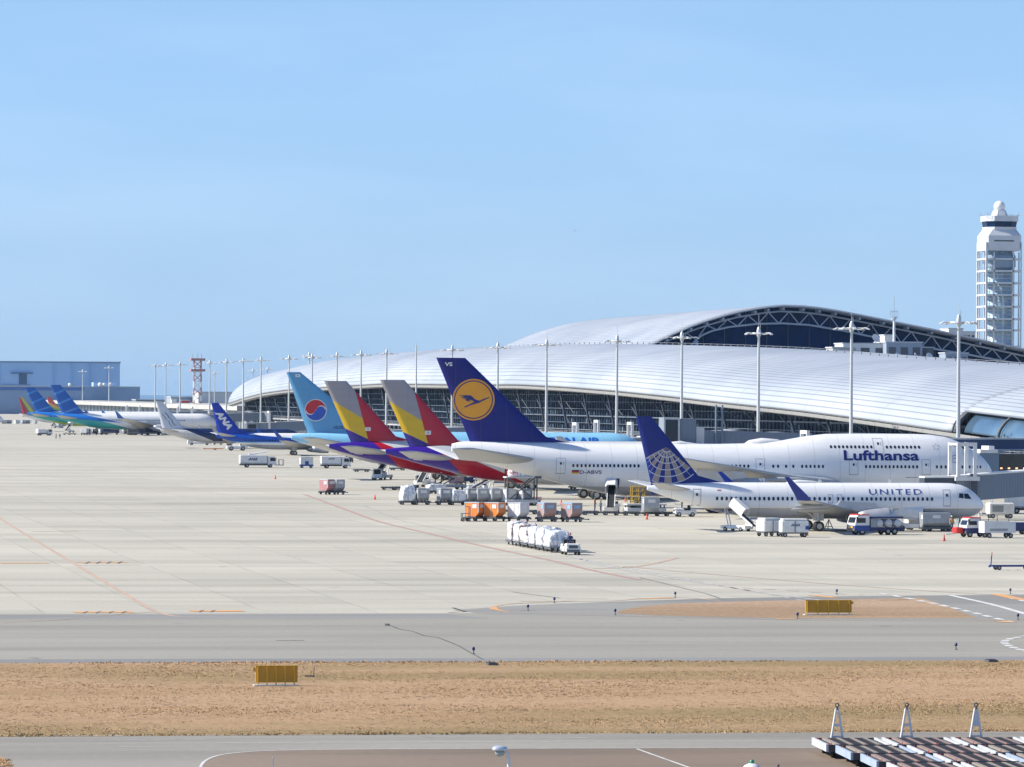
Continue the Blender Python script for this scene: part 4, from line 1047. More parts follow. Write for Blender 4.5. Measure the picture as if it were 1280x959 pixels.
# ---- 2. white and grey twin jet with the globe tail
def twin737(label, px, s, fusm, finm, wingletm, xo, group=None):
    a = aircraft(label, px, s, 39.3, 12.5, xo, group)
    pr = std_prof(38.0, 1.32, 3.98, 3.76)
    pr = [(d, zb + (0 if d > 3 else 0), zt - (.0), w) for d, zb, zt, w in pr]
    Bd = Body(pr, xo); Bd.mesh('fuselage', fusm, a)
    Fn = Fin(31.6, 37.6, 37.6, 39.3, 5.15, 12.5, .09); Fn.mesh('tail_fin', finm, a, xo, (3.6, 1.1))
    for sg in (-1, 1):
        lifting('wing', [(13.2,1.2,2.0,8.2,.13),(16.6,5.5,2.55,5.2,.12),(23.2,16.6,3.7,1.7,.10)], sg, xo, WINGM, a)
        lifting('winglet', [(23.3,16.6,3.7,1.6,.09),(23.9,17.05,4.3,1.35,.08),(24.9,17.35,5.2,.95,.07),(26.0,17.7,6.2,.5,.06)], sg, xo, wingletm, a)
        lifting('stabilizer', [(33.2,.7,4.5,3.6,.10),(37.6,7.1,5.35,1.3,.09)], sg, xo, WINGM, a)
        engine(a, xo, 11.6, sg*4.85, 1.62, 3.9, 1.02, ENGM); gear(a, xo, 19.4, sg*2.85, 2.1, .56, .40, 1)
    gear(a, xo, 4.0, 0, 1.6, .34, .22, 1, name='nose_gear')
    return a, Bd, Fn
xo = 19.4
UM = livery('globe_jet_paint', AWHITE, [([H(2.42, False)], (.47,.47,.475)), ([H(2.42), H(2.50, False)], (.52,.38,.18))], xo)
UF = livery('globe_fin_paint', (.003,.014,.18), [], xo, .35, .08, 0)
WLB = M('winglet_blue', (.012,.035,.26), .3)
ua, UB, UFn = twin737('white and grey twin engine jet with blue globe tail nearest the camera', 795, 11.4, UM, UF, WLB, xo)
pu = lambda px: (1230-px)/10.83
windows(ua, UB, xo, [(pu(899.8),pu(990)),(pu(1005),pu(1036)),(pu(1046),pu(1065)),(pu(1075.5),pu(1161))], 3.55, .535, .27, .40)
for px_ in (876, 1179.5): door(ua, UB, xo, pu(px_), 2.75, 4.6, .85)
for px_ in (1037, 1048): door(ua, UB, xo, pu(px_), 3.05, 4.05, .55, False)
cockpit(ua, UB, xo, [[(1.75,3.55),(2.6,3.62),(2.65,4.15),(2.15,4.15)],[(2.7,3.64),(3.3,3.7),(3.2,4.2),(2.75,4.17)]])
text_on('airline_lettering', 'UNITED', pu(1084.5), 4.02, 5.95, .62, UB.side, xo, M('airline_letter_blue', (.012,.045,.25), .35), ua, .0, space=1.25)
text_on('registration', 'N77296', pu(893), 2.05, 1.75, .33, UB.side, xo, LBL, ua, .01)
flag(ua, UB.side, xo, pu(900), 4.42, .4, .2, [RED, WHITE])
decal('cargo_door', [([(pu(852),2.85),(pu(860),2.85),(pu(860),2.9),(pu(852),2.9)],0),([(pu(852),2.85),(pu(852)-.05,2.85),(pu(852)-.05,3.7),(pu(852),3.7)],0),([(pu(914),2.4),(pu(919),2.4),(pu(919),1.75),(pu(914),1.75)],1)], UB.side, xo, [SEAM, GLASS], ua, .02, .3)
mb = MB(); mb.rev([(0,.02),(.5,.3),(1.6,.42),(3.2,.3),(4.4,.03)], 12, (xo-pu(985), 0, 5.2), 'x'); mb.build('antenna_fairing', WHITE, ua)
for px_ in (1118, 1032):
    mb = MB(); mb.prism([(xo-pu(px_),5.2),(xo-pu(px_)-.5,5.2),(xo-pu(px_)-.45,5.65),(xo-pu(px_)-.25,5.65)], -.03, .03); mb.build('blade_antenna', WHITE, ua)
# globe: meridians fan out from a pole on the leading edge, parallels curve round it
pole = (pu(841.5), 9.15); TAN = M('globe_tan', (.30,.235,.20), .4); GLW = M('globe_line', (.62,.64,.68), .4)
Rg = [0,.55,1.15,1.85,2.65,3.5,4.4]
def gpt(r, t):       # t 0..1 across the globe, left limb to right
    lim = 1.0; a = R(206+t*112); bul = 1+.12*math.sin(math.pi*t)
    lx = r*math.cos(a)*bul*(1-.06*r*(1-t)); lz = r*math.sin(a)*(1.0-.02*r)
    return (pole[0]-lx, max(pole[1]+lz, 5.05))
def infin(p): 
    f = (p[1]-5.15)/7.35; le = 31.6+6.0*f; te = 37.6+1.7*f; return le+.03 < p[0] < te-.03
gpoly = []; NM = 11
for i in range(len(Rg)-1):
    for j in range(NM):
        t0, t1 = j/NM, (j+1)/NM
        if j % 2 == 0: 
            q = [gpt(Rg[i]+.06,t0+.006), gpt(Rg[i]+.06,t1-.006), gpt(Rg[i+1]-.06,t1-.006), gpt(Rg[i+1]-.06,t0+.006)]
            if all(infin(p) for p in q): gpoly.append((q, 0))
for r in Rg[1:]:
    for j in range(NM*2):
        t0, t1 = j/NM/2, (j+1)/NM/2; q = [gpt(r-.045,t0), gpt(r-.045,t1), gpt(r+.045,t1), gpt(r+.045,t0)]
        if all(infin(p) for p in q): gpoly.append((q, 1))
for k in range(24):
    r0, r1 = 4.4*k/24, 4.4*(k+1)/24; q = [gpt(r0,-.012), gpt(r0,.010), gpt(r1,.010), gpt(r1,-.012)]
    if all(infin(p) for p in q): gpoly.append((q, 1))
for j in range(1, NM):
    for k in range(3, 24):
        r0, r1 = 4.4*k/24, 4.4*(k+1)/24; w_ = .02/max(r0,.3); q = [gpt(r0,j/NM-w_*.4), gpt(r0,j/NM+w_*.4), gpt(r1,j/NM+w_*.4), gpt(r1,j/NM-w_*.4)]
        if all(infin(p) for p in q) and abs(q[0][1]-q[2][1]) > .01: gpoly.append((q, 1))
decal('globe_emblem', gpoly, UFn.side, xo, [TAN, GLW], ua, .03, .6)
mb = MB(); mb.rev([(0,.02),(.4,.16),(1.4,.24),(3.2,.2),(4.6,.02)], 10, (xo-24,-9.5,2.55), 'x'); mb.build('flap_fairing', WINGM, ua)
mb = MB(); mb.rev([(0,.02),(.4,.16),(1.4,.24),(3.0,.2),(4.0,.02)], 10, (xo-24.4,-12.6,2.95), 'x'); mb.build('flap_fairing', WINGM, ua)

# ---- 3, 4. the two grey topped tails
def widebody(label, px, s, L, zb, Hh, Wd, fin, zf, fusm, finm, xo, span=30.0, er=1.4, group=None, dors=(3.5,1.0), wl=None, gd=None):
    a = aircraft(label, px, s, fin[3], zf, xo, group)
    Bd = Body(std_prof(L*.985, zb, Hh, Wd), xo); Bd.mesh('fuselage', fusm, a)
    Fn = Fin(fin[0], fin[1], fin[2], fin[3], zb+Hh-.15, zf, .09); Fn.mesh('tail_fin', finm, a, xo, dors)
    k = L/63.7; w0 = Wd/5.64
    for sg in (-1, 1):
        lifting('wing', [(19.5*k,1.8*w0,zb+1.0,12.5*k,.13),(26*k,9.4,zb+1.9,8*k,.12),(38*k,span-1.2,zb+4.0,2.7*k,.10)], sg, xo, WINGM, a)
        lifting('winglet', [(38.2*k,span-1.2,zb+4.0,2.5*k,.09),(39*k,span-.7,zb+4.6,1.9*k,.08),(41*k,span,zb+6.4,.7,.07)], sg, xo, wl or WINGM, a)
        lifting('stabilizer', [(52.6*k,1.2*w0,zb+Hh*.66,6.8*k,.10),(59.6*k,9.6,zb+Hh*.66+1.1,2.6*k,.09)], sg, xo, WINGM, a)
        engine(a, xo, 20.5*k, sg*9.6, zb+.65, 5.0*k, er, ENGM); gear(a, xo, gd or 32.6*k, sg*5.3, zb+1.4, .68, .5, 2)
    gear(a, xo, 6.8*k, 0, zb+1, .5, .35, 1, name='nose_gear')
    return a, Bd, Fn
xo = 34.0
PUR = (.040,.010,.27); ARED = (.46,.006,.022); AYEL = (.66,.43,.02); AGREY = (.31,.29,.31)
zt_ = 7.6
AFM = livery('purple_red_fuselage_paint', (.62,.60,.57), [([((55.5,zt_),(43.5,zt_-5),(60,0))], ARED), ([((56.2,zt_),(51.0,zt_-5.0),(63,4))], PUR)], xo)
ATM = livery('three_colour_fin_paint', (.030,.014,.22), [([((61.4,9.97),(56.7,7.8),(60,14))], AYEL), ([((62.8,14.1),(57.9,11.2),(60,18))], AGREY), ([((58.4,14.1),(56.7,7.8),(50,10))], ARED)], xo, .3)
for label, px, s in (('purple and red jet with grey yellow and red tail, nearer of the pair', 475, 8.82), ('purple and red jet with grey yellow and red tail, farther of the pair', 405, 8.07)):
    a, Bd, Fn = widebody(label, px, s, 63.7, 1.95, 5.65, 5.64, (51.6,59.4,60.1,63.6), 16.8, AFM, ATM, xo, group='purple tailed jets side by side')
    KW = M('flag_white', (.75,.75,.75), .5); 
    cx_, cz_ = (1032-538.5)/8.7, 9.35
    decal('flag', [([(cx_+.42,cz_-.28),(cx_-.42,cz_-.28),(cx_-.42,cz_+.28),(cx_+.42,cz_+.28)],0),([(cx_+q*math.cos(R(t)),cz_+q*math.sin(R(t))) for q,t in ((.14,k*30) for k in range(7))],1),([(cx_+.14*math.cos(R(t)),cz_+.14*math.sin(R(t))) for t in range(180,361,30)],2)], Fn.side, xo, [KW, RED, BLUE], a, .04, .5)
    for q in (-1,1):
        for r_ in (-1,1): pass
    mb = MB(); mb.prism([(xo-55,8.6-2),(xo-52.5,8.6-2),(xo-53,8.8-2),(xo-55,8.7-2)], -2.6, -2.5); 
    decal('logo_light_panel', [([(58.9,8.1-2.6+.0),(57.6,5.4),(57.6,5.5),(58.9,5.6)],0)], Bd.side, xo, [KW], a, .03, .5)
    windows(a, Bd, xo, [(14,47)], 5.2, .9, .4, .4, single=True)
    decal('cargo_hold_opening', [([(46.0,3.1),(44.3,3.1),(44.3,4.4),(46.0,4.4)],0)], Bd.side, xo, [GLASS], a, .03, .3)
# ---- 5. sky blue jet with the red and blue roundel
SKB = (.13,.42,.68); KB = livery('sunlit_sky_blue_fuselage_paint', (.60,.58,.55), [([((0,5.0),(45,5.0),(20,9)), ((45,5.0),(64,6.6),(50,12))], (.26,.56,.76)), ([H(4.88), H(5.02, False)], (.75,.75,.75))], xo)  # fuselage blue lightened in the colour for sun; the fin shares the paint
KF = livery('sky_blue_fin_paint', (.10,.32,.55), [], xo, .3)
a, Bd, Fn = widebody('sky blue jet with large red and blue roundel on its tail', 358, 7.25, 63.7, 2.0, 6.3, 6.2, (48.5,60.0,61.3,63.7), 18.5, KB, KF, xo, 30.5, 1.7, gd=36.0)
kd = lambda px: 63.7-(px-358)/7.15
kc = (kd(394.4), 11.95); rk = 1.92
KR = M('roundel_red', (.52,.015,.03), .35); KBL = M('roundel_blue', (.02,.09,.45), .35)
def arc(c, r, a0, a1, n=14): return [(c[0]-r*math.cos(R(a0+(a1-a0)*k/n)), c[1]+r*math.sin(R(a0+(a1-a0)*k/n))) for k in range(n+1)]
g_ = .16
redp = arc(kc, rk*.93, 192, 10)+arc((kc[0]-rk*.50, kc[1]+.02), rk*.42, 10, 165)+arc((kc[0]+rk*.45, kc[1]+.12), rk*.40, -15, -170)
blup = arc(kc, rk*.93, 12, -170)+arc((kc[0]+rk*.50, kc[1]-.02), rk*.42, -170, -15)+arc((kc[0]-rk*.45, kc[1]-.12), rk*.40, 165, 10)
decal('roundel_disc', [(ringpts(kc, rk),0)], Fn.side, xo, [WHITE], a, .03, .5)
decal('roundel', [(redp,0),(blup,1)], Fn.side, xo, [KR, KBL], a, .06, .5)
decal('flag', [([(kd(369),17.65),(kd(375),17.65),(kd(375),18.15),(kd(369),18.15)],0),([(kd(371.2),17.8),(kd(372.8),17.8),(kd(372.8),18.0),(kd(371.2),18.0)],1)], Fn.side, xo, [KW, NAVY], a, .03, .5)
text_on('registration', 'HL7531', kd(417), 8.75, 2.2, .5, Fn.side, xo, LBL, a, .02)
text_on('airline_lettering', 'KOREAN AIR', kd(649), 6.15, 14.0, 1.35, Bd.side, xo, M('airline_letter_mid_blue', (.01,.12,.50), .35), a, .04)
windows(a, Bd, xo, [(12,48)], 5.35, .9, .4, .4, single=True)
cockpit(a, Bd, xo, [[(2.6,5.5),(4.2,5.7),(4.2,6.4),(3.2,6.4)]])
# ---- 6. blue tail with white letters
xo = 19.4; AB = (.010,.075,.42)
NM_ = livery('white_letter_jet_paint', AWHITE, [([H(2.5, False)], (.42,.43,.45)), ([H(3.0), ((10,3.4),(34,5.2),(30,0))], AB), ([((28,5.3),(33,3.6),(38,6)), ((28,5.3),(38,3.9),(36,8))], AB), ([H(3.0), H(3.18, False)], (.12,.42,.80))], xo)
NF = livery('white_letter_fin_paint', (.004,.035,.38), [], xo, .35, .08, 0)
a, Bd, Fn = twin737('twin engine jet with deep blue tail carrying white letters', 264, 5.22, NM_, NF, M('winglet_deep_blue', AB, .3), xo)
nd = lambda px: 39.3-(px-264)/5.17
text_on('tail_lettering', 'ANA', nd(268.5)+.1, 10.1, 5.2, 1.6, Fn.side, xo, WHITE, a, .055, shear=.35, rot=R(-52.5), off=.04)
windows(a, Bd, xo, [(8,31)], 3.55, .7, .3, .35, single=True)
# ---- 7. pale grey tail with dark fuselage
GM_ = livery('dark_top_jet_paint', (.010,.022,.085), [([((35.5,6.5),(21,.8),(40,1))], (.62,.60,.57)), ([H(1.9, False)], (.6,.58,.55))], xo)
GF = livery('pale_grey_fin_paint', (.56,.60,.66), [], xo, .3)
a, Bd, Fn = twin737('twin engine jet with dark navy body and pale grey tail', 195, 4.65, GM_, GF, WINGM, xo)
sq = [(37.9,9.6),(37.0,8.6),(36.9,8.2),(36.0,7.6),(35.9,6.9),(35.1,6.0)]
pl = []
for (x0_,z0_),(x1_,z1_) in zip(sq, sq[1:]): pl.append(([(x0_+.12-1,z0_),(x1_+.12-1,z1_),(x1_-.12-1,z1_),(x0_-.12-1,z0_)],0)); pl.append(([(x0_+.85-1,z0_-.4),(x1_+.85-1,z1_-.4),(x1_+.7-1,z1_-.4),(x0_+.7-1,z0_-.4)],0))
decal('tail_mark', pl, Fn.side, xo, [NAVY], a, .04, 2)
door(a, Bd, xo, 31.2, 2.7, 4.5, .95, False)
# ---- 8, 9. two blue tails with teal swoosh
xo = 31.5
gz = 7.2
for label, px, s, L, zf, low in (('white jet with bright blue tail and teal rear fuselage, in front of its twin', 63, 3.58, 58.8, 17.4, None), ('jet with bright blue tail and green and teal rear fuselage, behind its twin', 31, 3.3, 58.8, 16.6, (.42,.55,.03))):
    k = L/63.7
    z_ = [([((57,9.0),(27,1.2),(55,1))], (.05,.42,.40)), ([((58,6.2),(34,4.2),(50,10)), ((60,9.9),(31,3.8) if low else (35,4.5),(60,5))], (.02,.19,.62))]
    if low: z_.append(([((58,4.9),(36,2.6),(50,0)), ((55,6.8),(30,1.2),(55,1))], low))
    gm = livery('teal_swoosh_paint_%s' % ('b' if low else 'a'), AWHITE, z_, xo); gf = NT('wave_fin_paint_%s' % ('b' if low else 'a'))
    wv = gf.n('ShaderNodeTexWave', wave_type='BANDS', bands_direction='Z'); wv.inputs['Scale'].default_value = .085; wv.inputs['Distortion'].default_value = 1.4; wv.inputs['Detail'].default_value = 1; gf.l(gf.map((1,1,1), (0, R(22), 0), (0,0,1.2)), wv.inputs['Vector'])
    gf.base(gf.mix(gf.ramp(wv.outputs[0], (.86,0), (1.0,1)), (.005,.10,.42), (.06,.27,.62))); gf.set(Roughness=.3)
    a, Bd, Fn = widebody(label, px, s, L, 1.95, 5.65, 5.64, (47.0,54.6,55.2,58.7), zf, gm, gf.mat, xo, 30.1, 1.4, wl=M('winglet_mid_blue', (.02,.13,.45), .3), group='blue tailed jets with teal bodies')
    windows(a, Bd, xo, [(12,42)], 5.2, .8, .35, .4, single=True)
# ---- 10. dark red tail, and a rainbow tipped tail behind
xo = 19.4
rm = livery('red_green_tail_paint', (.42,.04,.06), [([((37.5,10.2),(34.5,5),(33,9))], (.10,.28,.10)), ([((36.6,9.4),(33.6,4.8),(32,9))], (.55,.50,.10))], xo)
twin737('small jet with dark red and green tail behind the leftmost blue tail', 23.5, 2.85, livery('plain_white_jet_paint', AWHITE, [], xo), rm, WHITE, xo)
rb = livery('rainbow_tail_paint', (.62,.10,.10), [([((39,9.9),(34,7.9),(36,5))], (.70,.42,.08)), ([((39,8.4),(34,6.4),(36,3))], (.20,.45,.12))], xo)
twin737('small jet with red yellow and green tail tip between the two blue tails', 58.5, 2.45, bpy.data.materials['plain_white_jet_paint'], rb, WHITE, xo)
# a jet cut off by the left edge, only its nose shows
a = DP(3.5, 2.9); xo = 19.4
a2, _, _ = twin737('white jet whose nose just enters the photo at the left edge', -110, 2.9, bpy.data.materials['plain_white_jet_paint'], bpy.data.materials['plain_white_jet_paint'], WHITE, xo)
# the two jets in the sky
def skyjet(px, py, s, label):
    r = fw*FPX + rt*(px-640) + up*(479.5-py); p = Vector((0,0,CAM_H)) + r/s
    t = thing('distant_airliner', label, 'airliner', p, R(172)); m_ = M('sky_jet_white', (.85,.85,.86), .5)
    mb = MB(); mb.rev([(-19,.2),(-17,1.1),(-8,1.9),(12,1.9),(16,1.5),(18.5,.5),(19,.02)], 12, axis='x'); mb.build('fuselage', m_, t)
    for sg in (-1,1): lifting('wing', [(-5,1.2,-1,7,.12),(3,16,.6,2,.1)], sg, 0, m_, t)
    lifting('stabilizer', [(13.5,.5,.8,3.5,.1),(17.5,6.5,1.3,1.4,.1)], 1, 0, m_, t); lifting('stabilizer', [(13.5,.5,.8,3.5,.1),(17.5,6.5,1.3,1.4,.1)], -1, 0, m_, t)
    mb = MB(); mb.prism([(-13,1.2),(-18.5,1),(-19.5,7),(-17.5,7)], -.15, .15); mb.build('tail_fin', m_, t)
skyjet(716.5, 288.5, .2, 'tiny white jet flying in the clear sky above the terminal hall')
skyjet(274, 230.5, .09, 'tiniest white jet high in the left half of the sky')
# ------------------------------------------------------------------ jet bridges
BRM = NT('bridge_corrugated'); bw = BRM.n('ShaderNodeTexWave', wave_type='BANDS', bands_direction='X'); bw.inputs['Scale'].default_value = 1.6; BRM.l(BRM.obj(), bw.inputs['Vector'])
BRM.base(BRM.mix(bw.outputs[0], (.13,.17,.23), (.19,.23,.29))); BRM.set(Roughness=.5); BRM.bump(bw.outputs[0], .7, .05); BRM = BRM.mat
BDK = M('bridge_dark', (.05,.065,.09), .5, 0, .2)
def bridge(label, loc, rz, cab_z=3.4, end_z=4.6, L=34, hgt=2.9, frame_top=9.7, group='passenger boarding bridges', cab=True, frame_x=6.5):
    t = thing('boarding_bridge', label, 'boarding bridge', loc, rz, group)
    def seg(mb, x0, x1, w, h, dz, mi=0):
        z0 = cab_z+(end_z-cab_z)*x0/L+dz; z1 = cab_z+(end_z-cab_z)*x1/L+dz
        mb.add([(x0,-w,z0),(x1,-w,z1),(x1,w,z1),(x0,w,z0),(x0,-w,z0+h),(x1,-w,z1+h),(x1,w,z1+h),(x0,w,z0+h)], [(3,2,1,0),(4,5,6,7),(0,1,5,4),(1,2,6,5),(2,3,7,6),(3,0,4,7)], mi)
    for x0, x1, w, h, dz in ((3.0,9,1.35,hgt-.5,.25),(8.5,19,1.55,hgt-.2,.1),(18.5,L,1.75,hgt+.1,0)):
        mb = MB(); seg(mb, x0, x1, w, h, dz); o = mb.build('tunnel', BRM, t)
        mb = MB(); seg(mb, x0, x1, w+.06, .16, dz+h+.01); mb.build('roof_edge', OFFW, o)
    if cab:
        mb = MB(); mb.box(-.4, 3.2, -1.9, 1.9, cab_z+.1, cab_z+hgt+.1, bev=.2); c = mb.build('cab', M('bridge_cab_grey', (.22,.25,.29), .5), t)
        mb = MB(); mb.box(-.46, -.402, -1.5, 1.5, cab_z+.35, cab_z+hgt-.3); mb.box(.3,2.6,-1.96,-1.903,cab_z+1.0,cab_z+hgt-.5); mb.build('opening', GLASS, c)
    mb = MB()
    for y_ in (-2.1, 2.1): mb.box(frame_x-.25, frame_x+.25, y_-.22, y_+.22, 1.0, frame_top)
    mb.box(frame_x-.25, frame_x+.25, -1.88, 1.88, frame_top-.5, frame_top); mb.box(frame_x-.4, frame_x+.4, -2.4, 2.4, 1.0, 1.5)
    mb.build('lift_frame', OFFW, t)
    for y_ in (-1.5, 1.5):
        mb = MB(); mb.rev([(y_-.25,.3),(y_-.25,.6),(y_+.25,.6),(y_+.25,.3)], 16, (frame_x,0,.6), 'y'); mb.build('wheel', BLACK, t)
    mb = MB(); mb.box(frame_x-.9, frame_x+.9, -1.2, 1.2, .5, 1.0); mb.build('bogie', GREY, t)
    mb = MB(); mb.rev([(0,.7),(end_z,.7)], 14, (L,0,0)); mb.rev([(end_z-.2,2.3),(end_z+hgt+.4,2.3),(end_z+hgt+.5,0.01)], 20, (L+1.2,0,0)); mb.build('rotunda', M('rotunda_grey', (.24,.27,.31), .5), t)
    return t
p = DP(1152, 10.35); nb = thing('boarding_bridge', 'nearest boarding bridge rising to the right over the nose of the globe tailed jet', 'boarding bridge', (p.x, p.y, 0), 0, 'passenger boarding bridges')
def segx(mb, a, b, w, z00, z01, z10, z11, mi=0):
    mb.add([(a,-w,z00),(b,-w,z10),(b,w,z10),(a,w,z00),(a,-w,z01),(b,-w,z11),(b,w,z11),(a,w,z01)], [(3,2,1,0),(4,5,6,7),(0,1,5,4),(1,2,6,5),(2,3,7,6),(3,0,4,7)], mi)
for a, b, w, z00, z01, z10, z11 in ((0,3.9,1.3,3.1,5.05,3.0,5.1),(3.9,6.0,1.5,2.6,5.15,2.6,5.3),(6.0,32,1.8,2.35,5.35,4.4,7.3)):
    mb = MB(); segx(mb, a, b, w, z00, z01, z10, z11); tn = mb.build('tunnel', BRM if a else BDK, nb)
    mb = MB(); segx(mb, a, b, w+.07, z01+.005, z01+.2, z11+.005, z11+.2); mb.build('roof_edge', WHITE, tn)
mb = MB(); mb.box(5.55,6.35,-2.05,-1.55,.9,5.6); mb.build('column_cover', BDK, nb)
mb = MB()
for x_ in (4.0, 6.05): mb.box(x_-.2, x_+.2, -2.3, -1.9, 5.0, 9.35); mb.box(x_-.2, x_+.2, 1.9, 2.3, 5.0, 9.35)
mb.box(4.2,5.85,-2.3,-1.9,8.9,9.35); mb.box(3.6,6.6,-2.35,-1.85,4.75,5.25); mb.box(3.8,6.25,-1.9,1.9,9.0,9.3); mb.build('lift_frame', OFFW, nb)
mb = MB(); mb.box(4.2,5.8,-1.6,1.6,.9,2.4); mb.rev([(-1.9,.3),(-1.9,.7),(-1.4,.7),(-1.4,.3)],16,(5,0,.7),'y'); mb.build('bogie', DGREY, nb)
# fixed concourse link behind the jumbo's nose
p = DP(1217, 9.0); fl = thing('fixed_walkway', 'dark fixed walkway block with pale roof edge right of the jumbo nose', 'walkway', (p.x, p.y, 0))
mb = MB(); mb.box(0,2.8,-3,3,2.5,7.1); mb.build('rotunda', M('rotunda_blue_grey', (.14,.20,.28), .5), fl)
mb = MB(); mb.box(.1,2.6,-3.2,3.2,7.12,7.6); mb.box(1.6,2.4,-2,2,7.6,8.1); mb.build('canopy', OFFW, fl)
mb = MB(); mb.box(2.9,36,-1,5,2.5,7.0); mb.build('glazed_room', glass_dark('lounge_glass', (.03,.03,.03), .15), fl)
mb = MB(); mb.box(-3.6,36,5.2,8,7.6,8.9); mb.build('upper_gallery', M('gallery_blue', (.025,.06,.15), .4), fl)
mb = MB(); mb.box(-3.6,36,5.0,8.2,8.92,9.15); mb.box(-3.6,36,5.0,5.15,7.4,7.58); mb.build('gallery_edge', GREYL, fl)
LAMPM = bpy.data.materials.new('warm_room_lamp'); LAMPM.use_nodes = True; LAMPM.node_tree.nodes['Principled BSDF'].inputs['Emission Color'].default_value = (1,.45,.15,1); LAMPM.node_tree.nodes['Principled BSDF'].inputs['Emission Strength'].default_value = 1.2
for k in range(5):
    mb = MB(); mb.box(3.5+k*1.1, 3.8+k*1.1, -1.1, -1.01, 4.9, 5.1); mb.build('room_lamp', LAMPM, fl)
# raised empty bridge behind the jumbo
p = DP(826, 7.95); eb = thing('boarding_bridge', 'raised empty boarding bridge with its dark open cab above the jumbo fuselage', 'boarding bridge', (p.x, p.y, 0), 0, 'passenger boarding bridges')
mb = MB(); mb.box(0,2.6,-1.9,1.9,7.3,11.4); mb.build('cab', M('bridge_cab_grey', (.22,.25,.29), .5), eb)
mb = MB(); mb.box(.3,2.3,-1.96,-1.905,7.5,11.0); mb.build('opening', GLASS, eb)
mb = MB(); mb.box(0,.28,-2.0,-1.9,7.3,11.4); mb.box(2.32,2.6,-2.0,-1.9,7.3,11.4); mb.box(.28,2.32,-2.0,-1.9,11.1,11.4); mb.build('cab_frame', GREYL, eb)
mb = MB(); mb.box(2.61,5.3,-1.6,1.6,7.2,11.2); segx(mb, 6.6, 24, 1.6, 6.6, 9.4, 6.2, 9.0); mb.build('tunnel', BRM, eb)
mb = MB(); mb.box(5.31,6.59,-1.7,1.7,6.9,9.9); mb.build('tunnel_joint', GREYL, eb)
for x_ in (8.4, 9.4):
    mb = MB(); mb.tube((x_,-1.9,0),(x_,-1.9,13.4),.16,n=8); mb.build('post', M('bridge_post_blue', (.16,.22,.30), .5), eb)
bridge('boarding bridge with white lift frame left of the empty raised bridge', tuple(DP(716-40, 6.7)), 0)
bridge('boarding bridge whose white lift frame shows above the sky blue nose', tuple(DP(745-38, 6.05)), 0)
bridge('boarding bridge with white frame just left of the blue globe tail', tuple(DP(788-42, 6.5)), 0)
bridge('boarding bridge with low white frame above the jumbo in front of the facade', tuple(DP(1007-54, 8.3)), 0)
for px, s, d_ in ((158,3.0,'leftmost, behind the long white jet'),(174,3.1,'second from the left behind the long white jet'),(222,3.2,'behind the pale grey tail'),(240,3.3,'just right of the pale grey tail'),(336,4.3,'behind the blue tail with white letters'),(452,5.6,'behind the first grey topped tail')):
    bridge('boarding bridge '+d_, tuple(DP(px-6.5*s, s)), 0)

# ------------------------------------------------------------------ ground equipment
def wheel(par, x, y, r, w, name='wheel'):
    mb = MB(); mb.rev([(y-w/2,r*.5),(y-w/2,r*.9),(y-w*.3,r),(y+w*.3,r),(y+w/2,r*.9),(y+w/2,r*.5)], 14, (x,0,r), 'y', 0)
    mb.rev([(y-w/2+.02,r*.52),(y-w/2+.02,.01)], 10, (x,0,r), 'y', 1); mb.rev([(y+w/2-.02,r*.52),(y+w/2-.02,.01)], 10, (x,0,r), 'y', 1)
    return mb.build(name, [BLACK, HUB], par)
def wheels4(par, x0, x1, y, r, w):
    for x in (x0, x1):
        for yy in (-y, y): wheel(par, x, yy, r, w)
def dolly(label, loc, rz, L=2.6, W=1.7, group=None, frame=DGREY, bar=True):
    t = thing('cargo_dolly', label, 'dolly', loc, rz, group)
    mb = MB(); mb.box(-L/2, L/2, -W/2, W/2, .42, .50); mb.box(-L/2, L/2, -W/2, -W/2+.08, .28, .415); mb.box(-L/2, L/2, W/2-.08, W/2, .28, .415)
    for k in range(5): mb.tube((-L/2+.2+k*(L-.4)/4,-W/2+.1,.53),(-L/2+.2+k*(L-.4)/4,W/2-.1,.53),.045,n=6)
    mb.build('platform', frame, t); wheels4(t, -L*.34, L*.34, W*.38, .2, .12)
    if bar:
        mb = MB(); mb.tube((L/2,0,.34),(L/2+.9,0,.28),.05,n=6); mb.tube((L/2+.9,0,.28),(L/2+1.0,0,.28),.09,n=6); mb.build('towbar', frame, t)
    return t
LABELM = M('paper_label', (.72,.73,.73), .6)
def container(label, loc, rz, mat, group=None, D=1.53, Wd=2.0, Hh=1.63, z=.58, top=None, panel=None):
    t = thing('air_cargo_container', label, 'cargo container', (loc[0],loc[1],z), rz, group)
    # profile across the wide direction with the sloped lower corner
    pr = [(Wd/2,0),(-Wd/2+.42,0),(-Wd/2,.46),(-Wd/2,Hh),(Wd/2,Hh)]
    mb = MB(); mb.prism([(b_, c_) for b_, c_ in pr], -D/2, D/2, 'x'); mb.build('body', mat, t)
    mb = MB()
    for x in (-D/2, D/2):
        s_ = -1 if x < 0 else 1
        mb.box(min(x,x+s_*.03), max(x,x+s_*.03), -Wd/2, -Wd/2+.07, .46, Hh); mb.box(min(x,x+s_*.03), max(x,x+s_*.03), Wd/2-.07, Wd/2, 0, Hh)
        mb.box(min(x,x+s_*.03), max(x,x+s_*.03), -Wd/2+.075, Wd/2-.075, Hh-.08, Hh); mb.box(min(x,x+s_*.03), max(x,x+s_*.03), -.03, .03, 0.05, Hh-.085)
    mb.box(-D/2, D/2, -Wd/2, Wd/2, Hh+.002, Hh+.03); mb.build('frame_rail', ALU if top is None else top, t)
    mb = MB(); mb.box(-D/2-.035, -D/2-.03, -.72, -.12, Hh*.58, Hh*.86); mb.box(-.45,.45,-Wd/2-.02,-Wd/2-.012,Hh*.62,Hh*.86); mb.build('label_plate', panel or LABELM, t)
    return t
